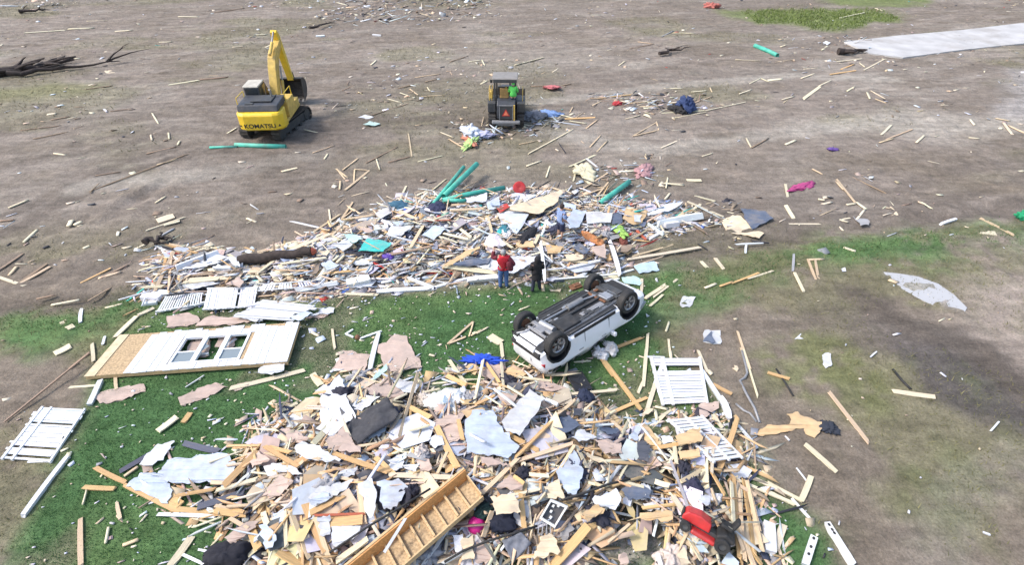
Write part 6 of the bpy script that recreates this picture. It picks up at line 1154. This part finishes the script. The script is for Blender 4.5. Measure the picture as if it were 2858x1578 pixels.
S(23, [(1120, 690), (1260, 700), (1420, 740), (1380, 830), (1290, 830), (1160, 760)], 'lightgrey'); S(23, [(2100, 600), (2220, 560), (2306, 640), (2300, 720), (2180, 690)], 'pink'); S(23, [(1900, 570), (1990, 520), (2060, 560), (2020, 640)], 'osb'); S(23, [(1700, 560), (1880, 590), (1840, 620), (1730, 600)], 'white')
S(23, [(1560, 1140), (1700, 1080), (1900, 1030), (1870, 1130), (1720, 1180), (1580, 1230)], 'pink'); S(23, [(0, 1220), (120, 1240), (240, 1330), (150, 1380), (0, 1350)], 'pink'); S(23, [(480, 1380), (620, 1180), (720, 1380), (560, 1420)], 'pink')
S(15, [(520, 620), (600, 580), (720, 600), (790, 660), (870, 700), (760, 715), (640, 690)], 'white', .42); S(15, [(440, 500), (510, 480), (620, 560), (610, 590), (520, 575)], 'pink'); S(15, [(980, 870), (1080, 830), (1110, 950), (1090, 1080), (1060, 1110), (1020, 1000)], 'white', .45); S(15, [(1110, 850), (1260, 830), (1330, 880), (1250, 1020), (1160, 1040)], 'bluewhite', .42)
S(15, [(720, 880), (950, 840), (900, 900), (800, 960), (680, 980), (640, 960)], 'lightgrey', .35); S(15, [(390, 1090), (470, 1040), (480, 1110), (400, 1170)], 'bluewhite'); S(15, [(300, 1150), (350, 1140), (420, 1220), (400, 1310), (350, 1320), (320, 1230)], 'bluewhite', .4); S(15, [(700, 1100), (790, 1080), (790, 1210), (740, 1230)], 'white', .4); S(15, [(800, 1160), (1000, 1150), (980, 1220), (860, 1290), (810, 1290)], 'white', .4)
S(15, [(60, 1230), (220, 1130), (300, 1120), (200, 1230), (100, 1280)], 'pink', .3); S(15, [(640, 980), (760, 920), (800, 960), (680, 1020)], 'bluewhite', .36); S(15, [(330, 930), (440, 800), (540, 850), (460, 930), (370, 970)], 'pink'); S(15, [(380, 720), (520, 740), (620, 800), (430, 790)], 'lightgrey'); S(15, [(880, 580), (1000, 600), (1000, 650), (850, 640)], 'pink'); S(15, [(740, 560), (860, 520), (960, 600), (820, 640)], 'pink', .3); S(15, [(200, 660), (300, 640), (380, 700), (260, 760)], 'pink'); S(15, [(1180, 700), (1280, 660), (1290, 760), (1220, 770)], 'white'); S(15, [(860, 780), (980, 740), (960, 810), (820, 820)], 'white')
S(16, [(488, 420), (560, 358), (680, 360), (742, 480), (862, 602), (780, 692), (600, 662), (500, 652)], 'bluewhite', .42); S(16, [(738, 442), (930, 208), (1042, 280), (862, 532), (770, 502)], 'lightgrey', .5); S(16, [(1110, 780), (1232, 628), (1302, 760), (1250, 942), (1190, 932), (1140, 852)], 'bluewhite', .4)
S(16, [(1080, 430), (1190, 388), (1292, 460), (1180, 512), (1110, 482)], 'slate', .3); S(16, [(1218, 542), (1280, 488), (1392, 545), (1270, 572)], 'white', .42); S(16, [(660, 958), (832, 928), (872, 1062), (700, 1082)], 'cream', .62); S(16, [(945, 1370), (982, 1320), (1000, 1228), (1092, 1218), (1142, 1330), (1010, 1368)], 'cream', .5); S(16, [(1298, 1070), (1402, 1008), (1442, 1040), (1330, 1122)], 'osb', .55)
S(16, [(1030, 880), (1132, 838), (1172, 962), (1060, 962)], 'cream', .42); S(16, [(720, 230), (850, 250), (800, 330), (730, 320)], 'pink'); S(16, [(590, 670), (720, 690), (790, 740), (680, 740), (600, 720)], 'pink', .45); S(16, [(470, 1240), (540, 1220), (550, 1380), (470, 1390)], 'cream', .4); S(16, [(760, 160), (880, 170), (870, 220), (790, 210)], 'shingle'); S(16, [(230, 540), (330, 530), (345, 590), (280, 620)], 'white', .4); S(16, [(260, 590), (350, 590), (350, 630), (280, 640)], 'shingle', .32); S(16, [(300, 440), (440, 400), (480, 540), (360, 600)], 'pink', .3)
S(16, [(1290, 640), (1420, 690), (1480, 740), (1350, 690)], 'cream', .4); S(16, [(1370, 560), (1500, 570), (1513, 640), (1430, 650)], 'pink', .35); S(16, [(150, 700), (240, 690), (260, 760), (180, 780)], 'pink'); S(16, [(60, 740), (180, 720), (150, 790)], 'white'); S(16, [(1110, 1230), (1210, 1140), (1240, 1170), (1160, 1260)], 'grey', .35); S(16, [(560, 1260), (640, 1290), (700, 1400), (560, 1410)], 'pink', .3); S(16, [(400, 1220), (470, 1210), (470, 1340), (420, 1330)], 'white', .35); S(16, [(800, 800), (900, 850), (880, 910), (700, 890)], 'pink', .3); S(16, [(1180, 200), (1100, 230), (990, 200), (1000, 150)], 'pink', .2)
S(17, [(130, 968), (292, 898), (332, 960), (290, 1042), (160, 1012)], 'white', .5); S(17, [(438, 580), (480, 566), (532, 600), (512, 712), (440, 692)], 'shingle', .4); S(17, [(328, 900), (400, 858), (522, 900), (532, 962), (380, 972)], 'slate', .35); S(17, [(470, 470), (512, 458), (592, 570), (600, 600), (510, 602)], 'osb', .3); S(17, [(700, 540), (872, 468), (884, 572), (720, 602)], 'osb', .45); S(17, [(870, 928), (942, 950), (930, 1012), (870, 1002)], 'white', .5); S(17, [(458, 1062), (682, 1050), (682, 1112), (470, 1112)], 'osb', .45); S(17, [(860, 320), (1000, 298), (1002, 340), (900, 412), (868, 392)], 'pink', .12)
S(17, [(712, 1350), (760, 1298), (822, 1430), (740, 1430)], 'cream', .35); S(17, [(180, 600), (330, 580), (340, 650), (220, 660)], 'pink', .35); S(17, [(430, 470), (470, 480), (440, 570), (380, 560)], 'bluewhite', .3); S(17, [(720, 640), (860, 620), (880, 680), (740, 700)], 'osb', .4); S(17, [(480, 1000), (580, 970), (590, 1040), (490, 1040)], 'white', .3); S(17, [(840, 1290), (880, 1280), (930, 1340), (880, 1340)], 'skyblue', .3); S(17, [(60, 1080), (150, 1010), (220, 1040), (110, 1120)], 'osb', .55); S(17, [(600, 540), (660, 530), (690, 570), (620, 590)], 'white', .3); S(17, [(180, 480), (300, 480), (330, 520), (230, 530)], 'slate', .25); S(17, [(0, 350), (60, 340), (50, 390), (0, 400)], 'shingle', .3); S(17, [(310, 1350), (370, 1340), (380, 1410), (320, 1420)], 'pink', .3); S(17, [(370, 1250), (480, 1250), (470, 1290), (380, 1290)], 'slate', .1); S(17, [(520, 340), (550, 350), (480, 410), (470, 390)], 'cream', .15)
S(18, [(-60, 440), (-10, 408), (150, 405), (165, 365), (130, 330), (195, 308), (260, 345), (385, 388), (372, 450), (335, 502), (270, 470), (258, 430), (150, 450), (-40, 488), (-110, 470)], 'osb', .07, label=('torn strip of cream plywood lying on the rough ground right of the near heap', 'plywood'), noun='plywood')
S(13, [(60, 220), (240, 240), (305, 295), (150, 372), (100, 300)], 'slate', .18, .05, label=('dark blue slab lying at the right end of the far heap', 'slab'), noun='slab'); S(13, [(-80, 310), (0, 268), (60, 280), (148, 372), (235, 405), (200, 440), (60, 415), (0, 412), (-50, 380)], 'cream', .1)
S(11, [(1558, 1112), (1760, 1060), (1818, 1150), (1618, 1182)], 'skyblue', .1, label=('pale blue panel lying beyond the overturned car', 'panel'), noun='panel')
S(11, [(340, 500), (700, 392), (872, 368), (790, 480), (620, 592), (480, 582), (330, 572)], 'cream', .55); S(11, [(268, 602), (400, 558), (522, 590), (470, 700), (400, 790), (320, 722)], 'bluewhite', .45); S(11, [(890, 660), (960, 558), (1092, 560), (1020, 722), (920, 742)], 'bluewhite', .4); S(11, [(1080, 570), (1352, 580), (1330, 682), (1100, 682)], 'lightgrey', .4); S(11, [(1448, 642), (1480, 540), (1702, 560), (1642, 682), (1560, 702)], 'osb', .42); S(11, [(1560, 602), (1642, 600), (1632, 672), (1565, 672)], 'white', .5); S(11, [(1840, 512), (2052, 468), (2000, 522), (1700, 622), (1690, 590)], 'white', .35)
S(11, [(1350, 590), (1440, 570), (1450, 680), (1340, 690)], 'slate', .35); S(11, [(330, 1010), (600, 1018), (642, 1050), (500, 1112), (370, 1182), (150, 1150), (0, 1120), (0, 1060)], 'white', .35); S(11, [(958, 930), (1020, 888), (1142, 960), (1060, 992)], 'slate', .42); S(11, [(1140, 930), (1272, 898), (1282, 1032), (1190, 1002)], 'pink', .4); S(11, [(690, 920), (850, 930), (830, 980), (700, 990)], 'osb', .35); S(11, [(390, 880), (560, 860), (580, 920), (430, 930)], 'osb', .35); S(11, [(1100, 690), (1240, 700), (1220, 790), (1120, 770)], 'grey', .3); S(11, [(100, 480), (220, 430), (230, 540), (130, 560)], 'bluewhite', .4); S(11, [(200, 540), (300, 480), (330, 520), (230, 580)], 'red', .45); S(11, [(870, 1000), (1060, 1000), (1040, 1050), (900, 1060)], 'cream', .35); S(11, [(1380, 920), (1560, 900), (1500, 970), (1400, 980)], 'brown', .3); S(11, [(1240, 720), (1380, 800), (1500, 800), (1340, 850)], 'grey', .3)
S(8, [(1008, 962), (1110, 838), (1342, 880), (1260, 972)], 'teal', .42); S(8, [(850, 790), (1000, 800), (1062, 850), (960, 882)], 'lightteal', .4); S(8, [(1288, 802), (1340, 718), (1532, 725), (1440, 817)], 'white', .45); S(8, [(1838, 1112), (2050, 980), (2262, 900), (2180, 960), (1960, 1092)], 'osb', .42); S(8, [(1948, 1102), (2100, 1040), (2332, 1030), (2300, 1092), (2130, 1112)], 'slate', .42); S(8, [(2078, 432), (2292, 388), (2282, 470), (2090, 482)], 'white', .4); S(8, [(1640, 800), (1780, 700), (1880, 740), (1760, 850)], 'bluewhite', .35); S(8, [(760, 900), (900, 830), (960, 900), (860, 960)], 'lightgrey', .35)
S(8, [(950, 1080), (1150, 1010), (1160, 1090), (1000, 1110)], 'lightgrey', .3); S(8, [(640, 1090), (740, 1050), (830, 1110), (700, 1150)], 'bluewhite', .3); S(8, [(930, 1330), (1080, 1230), (1200, 1250), (1140, 1310)], 'white', .15); S(8, [(1000, 740), (1080, 730), (1170, 760), (1120, 790)], 'pink', .35); S(8, [(560, 880), (640, 950), (730, 950), (700, 1010), (600, 1020)], 'cream', .3); S(8, [(1180, 590), (1320, 510), (1420, 480), (1360, 560), (1240, 640)], 'lightgrey', .35); S(8, [(2390, 590), (2540, 560), (2542, 700), (2430, 690)], 'lightgrey', .35); S(8, [(2260, 880), (2420, 840), (2480, 900), (2300, 930)], 'white', .4); S(8, [(860, 980), (1000, 960), (1180, 980), (1000, 1010)], 'dark', .3); S(8, [(1150, 1020), (1260, 1010), (1200, 1060)], 'dark', .4); S(8, [(500, 1190), (640, 1080), (620, 1150), (560, 1200)], 'brown', .3)
S(24, [(1180, 790), (1380, 660), (1450, 760), (1380, 830)], 'pink', .4); S(24, [(560, 560), (1060, 350), (1250, 420), (900, 530), (620, 580)], 'white', .35); S(24, [(640, 720), (1040, 700), (1060, 740), (660, 760)], 'cream', .32); S(24, [(590, 820), (900, 760), (1100, 770), (700, 860)], 'white', .3); S(24, [(1650, 820), (1760, 800), (1800, 860), (1700, 880)], 'lightgrey', .3); S(24, [(1220, 400), (1350, 420), (1400, 560), (1260, 480)], 'white', .4)
S(12, [(20, 1310), (130, 1190), (260, 1190), (250, 1310), (120, 1340)], 'pink', .14); S(12, [(260, 1290), (330, 1230), (480, 1300), (420, 1340)], 'osb', .16); S(12, [(1370, 390), (1480, 370), (1580, 420), (1540, 470), (1400, 440)], 'lightteal', .08); S(12, [(690, 500), (800, 500), (790, 520), (700, 520)], 'cream', .04); S(12, [(1030, 1150), (1110, 1130), (1100, 1160)], 'pink', .06)
S(13, [(670, 1320), (690, 1305), (735, 1310), (740, 1400), (700, 1415), (680, 1370)], 'white', .05); S(13, [(465, 1195), (520, 1145), (550, 1160), (530, 1195)], 'white', .04); S(13, [(1135, 210), (1185, 205), (1240, 270), (1200, 275)], 'cream', .05); S(13, [(900, 280), (1010, 300), (1020, 340), (960, 345)], 'grey', .06); S(30, [(1385, 260), (1420, 210), (1480, 240), (1460, 300)], 'cream', .05); S(30, [(720, 290), (780, 250), (840, 320), (770, 370)], 'white', .06); S(13, [(480, 740), (450, 770)][:0] or [(815, 670), (840, 665), (850, 690), (820, 695)], 'white', .04)
S(12, [(1700, 290), (1745, 280), (1740, 300)][:0] or [(1600, 735), (1640, 745), (1610, 760)], 'white', .05); S(0, [(1710, 770), (1718, 745), (1750, 748), (1735, 772)], 'lightgrey', .06); S(0, [(1768, 860), (1772, 832), (1812, 832), (1812, 866)], 'lightgrey', .05); S(0, [(1768, 858), (1790, 834), (1800, 862)], 'slate', .08); S(4, [(762, 875), (815, 860), (880, 875), (830, 892)], 'lightgrey', .06); S(4, [(800, 930), (850, 905), (930, 925), (890, 938)], 'lightteal', .06)
S(1, [(780, 530), (830, 522), (860, 540), (800, 548)], 'cream', .05); S(6, [(405, 320), (430, 305), (465, 320), (440, 335)], 'white', .06)

S(21, [(1150, 800), (1230, 640), (1430, 620), (1400, 790)], 'pink', .06); S(21, [(940, 780), (990, 640), (1160, 630), (1100, 790)], 'lightgrey', .05); S(21, [(1470, 700), (1520, 590), (1690, 580), (1660, 700)], 'pink', .07); S(21, [(1510, 640), (1560, 560), (1680, 600), (1560, 680)], 'pink', .04); B(21, 1290, 630, 1420, 640, .12, 'p'); B(21, 960, 660, 1180, 610, .2, 'w'); B(21, 1520, 740, 1690, 610, .1, 'w'); B(21, 1120, 800, 1400, 770, .12, 'w'); B(21, 940, 700, 1150, 690, .1, 'g')
# ------------------------------------------------------------------ more loose pieces of both heaps
def rand_in(poly, r, m0=-.2):
    p = np.array(poly)
    while True:
        x, y = r.uniform(p[:, 0].min(), p[:, 0].max()), r.uniform(p[:, 1].min(), p[:, 1].max())
        if sdf(np.array([x]), np.array([y]), poly)[0] > m0: return x, y
r = random.Random(99)
for poly, nb_, ns_, nl_, nm, yaw0 in ((NEAR, 0, 95, 30, 'near', .5), (FAR, 0, 90, 26, 'far', .35)):
    for k in range(ns_):
        x, y = rand_in(poly, r, .1); pr = sdf(np.array([x]), np.array([y]), poly)[0]; n = r.randint(4, 6); a0 = r.uniform(0, 6.28); sz = r.uniform(.25, .75) if nm == 'near' else r.uniform(.25, .75); el_ = r.uniform(.4, 1)
        P = [(sz*math.cos(a0+6.283*i/n)*r.uniform(.7, 1.2), sz*el_*math.sin(a0+6.283*i/n)*r.uniform(.7, 1.2)) for i in range(n)]; m = MB(); t = .014
        m.add([(a, b_, 0) for a, b_ in P]+[(a, b_, -t) for a, b_ in P], [tuple(range(n)), tuple(range(2*n-1, n-1, -1))]+[(i, i+n, (i+1) % n+n, (i+1) % n) for i in range(n)])
        o = m.build('drywall_scrap', M['sheet']); o.location = (x, y, hz(x, y)+.1+.08*min(pr, 1.5)); o.rotation_euler = (r.gauss(0, .18), r.gauss(0, .18), r.uniform(0, 6.28))
        cn = r.choice(['white', 'white', 'bluewhite', 'pink', 'lightgrey', 'shingle', 'cream', 'osb', 'osb'] if nm == 'near' else ['white', 'white', 'white', 'lightgrey', 'bluewhite', 'pink', 'cream', 'grey']); o.color = (*[v*r.uniform(.85, 1.05) for v in PAL[cn]], 1)
        REC.append((o, 'wallboard scrap', {'bluewhite': 'pale blue', 'pink': 'pinkish tan', 'lightgrey': 'light grey', 'shingle': 'black', 'osb': 'orange plywood'}.get(cn, cn), sz, Vector(o.location)))
    for k in range(nl_):
        x, y = rand_in(poly, r, .2); pr = sdf(np.array([x]), np.array([y]), poly)[0]; s = r.uniform(.2, .5)
        cn, cw_ = r.choice([((.6, .6, .62), 'white'), ((.58, .5, .45), 'beige'), ((.03, .03, .045), 'black'), ((.05, .055, .09), 'navy'), ((.3, .3, .32), 'grey')])
        o = lump('soft_scrap', None, None, (x, y, hz(x, y)+.1+.08*min(pr, 1.5)), (s*1.3, s, s*.6), cn, 400+k+(100 if nm == 'far' else 0), 'cloth', .7); REC.append((o, 'cloth scrap', cw_, s, Vector(o.location)))

# ------------------------------------------------------------------ labels that tell the boards and sheets apart
LM = [('the yellow excavator', ex), ('the bulldozer', dz_), ('the overturned car', CAR), ('the person in red', at(0, 1267, 724)), ('the person in black', at(0, 1349, 733)), ('the person in light blue', at(0, 1408, 606)),
      ('the window wall', W(.5, .5)), ('the dark grey carpet', at(23, 900, 1150)), ('the orange timber frame', at(16, 400, 950, .9)), ('the red mower', mp_), ('the magenta ball', at(32, 520, 770)), ('the black cabinet', at(31, 370, 600)),
      ('the blue tarp', at(23, 2110, 485)), ('the large fence panel', at(30, 600, 450)), ('the half buried fence panel', at(17, 900, 550)), ('the fence panel at the left edge', at(14, 300, 470)), ('the cream plywood strip', at(18, 200, 400)),
      ('the crossed green pipes', at(8, 1950, 330)), ('the teal sheet', at(8, 1180, 910)), ('the dark fallen trunk', at(24, 1900, 390)), ('the dark blue slab', at(13, 200, 300)), ('the magenta garment', at(13, 535, 50)), ('the concrete driveway', dpt(2230, 110)),
      ('the uprooted tree', at(1, 250, 500)), ('the dark blue bundle', at(5, 1300, 785)), ('the pink rags', at(11, 1650, 165)), ('the fence row', at(24, 1200, 1000)), ('the black screen', at(16, 1270, 170)), ('the pale blue panel', at(11, 1690, 1120)), ('the bent grey rail', at(30, 1600, 500)), ('the lone green pipe', at(5, 1900, 380)), ('the red drum', at(11, 425, 335))]
ORD = ['nearest', 'second nearest', 'third nearest', 'fourth nearest', 'fifth nearest', 'sixth nearest', 'seventh nearest', 'eighth nearest', 'ninth nearest', 'tenth nearest', 'eleventh nearest', 'twelfth nearest']
# small boards past the first 300 are joined
def area(o):
    m_ = o.matrix_world; L_ = m_.col[0].xyz.length; w_ = max(m_.col[1].xyz.length, m_.col[2].xyz.length); d_ = (m_.translation-cam.location).length
    return L_*w_/d_/d_
bl = sorted([e for e in REC if e[1] == 'board'], key=lambda e: -area(e[0]))
Vs, Fs, Cs = [], [], []
for e in bl[290:]:
    o = e[0]; mw_ = o.matrix_world; off = sum(len(q) for q in Vs); me_ = o.data
    Vs.append(np.array([tuple(mw_ @ v.co) for v in me_.vertices])); Fs += [tuple(i+off for i in f.vertices) for f in me_.polygons if len(f.vertices) == 4]; Cs.append(np.tile(np.array(o.color[:3]), (len(me_.vertices), 1)))
    bpy.data.objects.remove(o)
tag(obj('loose_small_boards', np_mesh('loose_small_boards', np.concatenate(Vs), np.array(Fs), np.concatenate(Cs)), M_scrap), 'many short loose boards scattered over field and heaps', 'boards', kind='stuff')
gone = {id(e) for e in bl[290:]}; REC = [e for e in REC if id(e) not in gone]
byk = {}
# (labels are given once the smallest boards are joined)
for o, noun, cname, L_, p in REC:
    q = sorted(LM, key=lambda l: (Vector(l[1])-p).length)[0]; d = p-Vector(q[1])
    side = ('right of' if d.x > 0 else 'left of') if abs(d.x) > abs(d.y) else ('beyond' if d.y > 0 else 'in front of')
    size = ('small' if L_ < .3 else 'larger') if 'scrap' in noun else ('short' if L_ < 1.2 else 'long' if L_ > 2.6 else 'medium') if noun != 'sheet' else ('small' if L_ < .6 else 'large' if L_ > 1.1 else 'medium')
    byk.setdefault((size, cname, noun, side, q[0]), []).append((d.length, o))
for (size, cname, noun, side, lm), l in byk.items():
    l.sort(key=lambda e: e[0])
    for k, (_, o) in enumerate(l):
        nn = noun
        if len(l) == 1: s = '%s %s %s lying %s %s' % (size, cname, nn, side, lm)
        else: s = '%s %s %s %s %s, %s' % (size, cname, nn, side, lm, ORD[min(k, 11)])
        tag(o, s, nn, {'wallboard scrap': 'wallboard scraps of the heaps', 'cloth scrap': 'cloth scraps of the heaps', 'board': 'loose lumber boards', 'post': 'white posts and rails', 'sheet': 'torn wall and roof sheets'}[noun])
print('boards/sheets', len(REC), 'objects', len(bpy.data.objects))
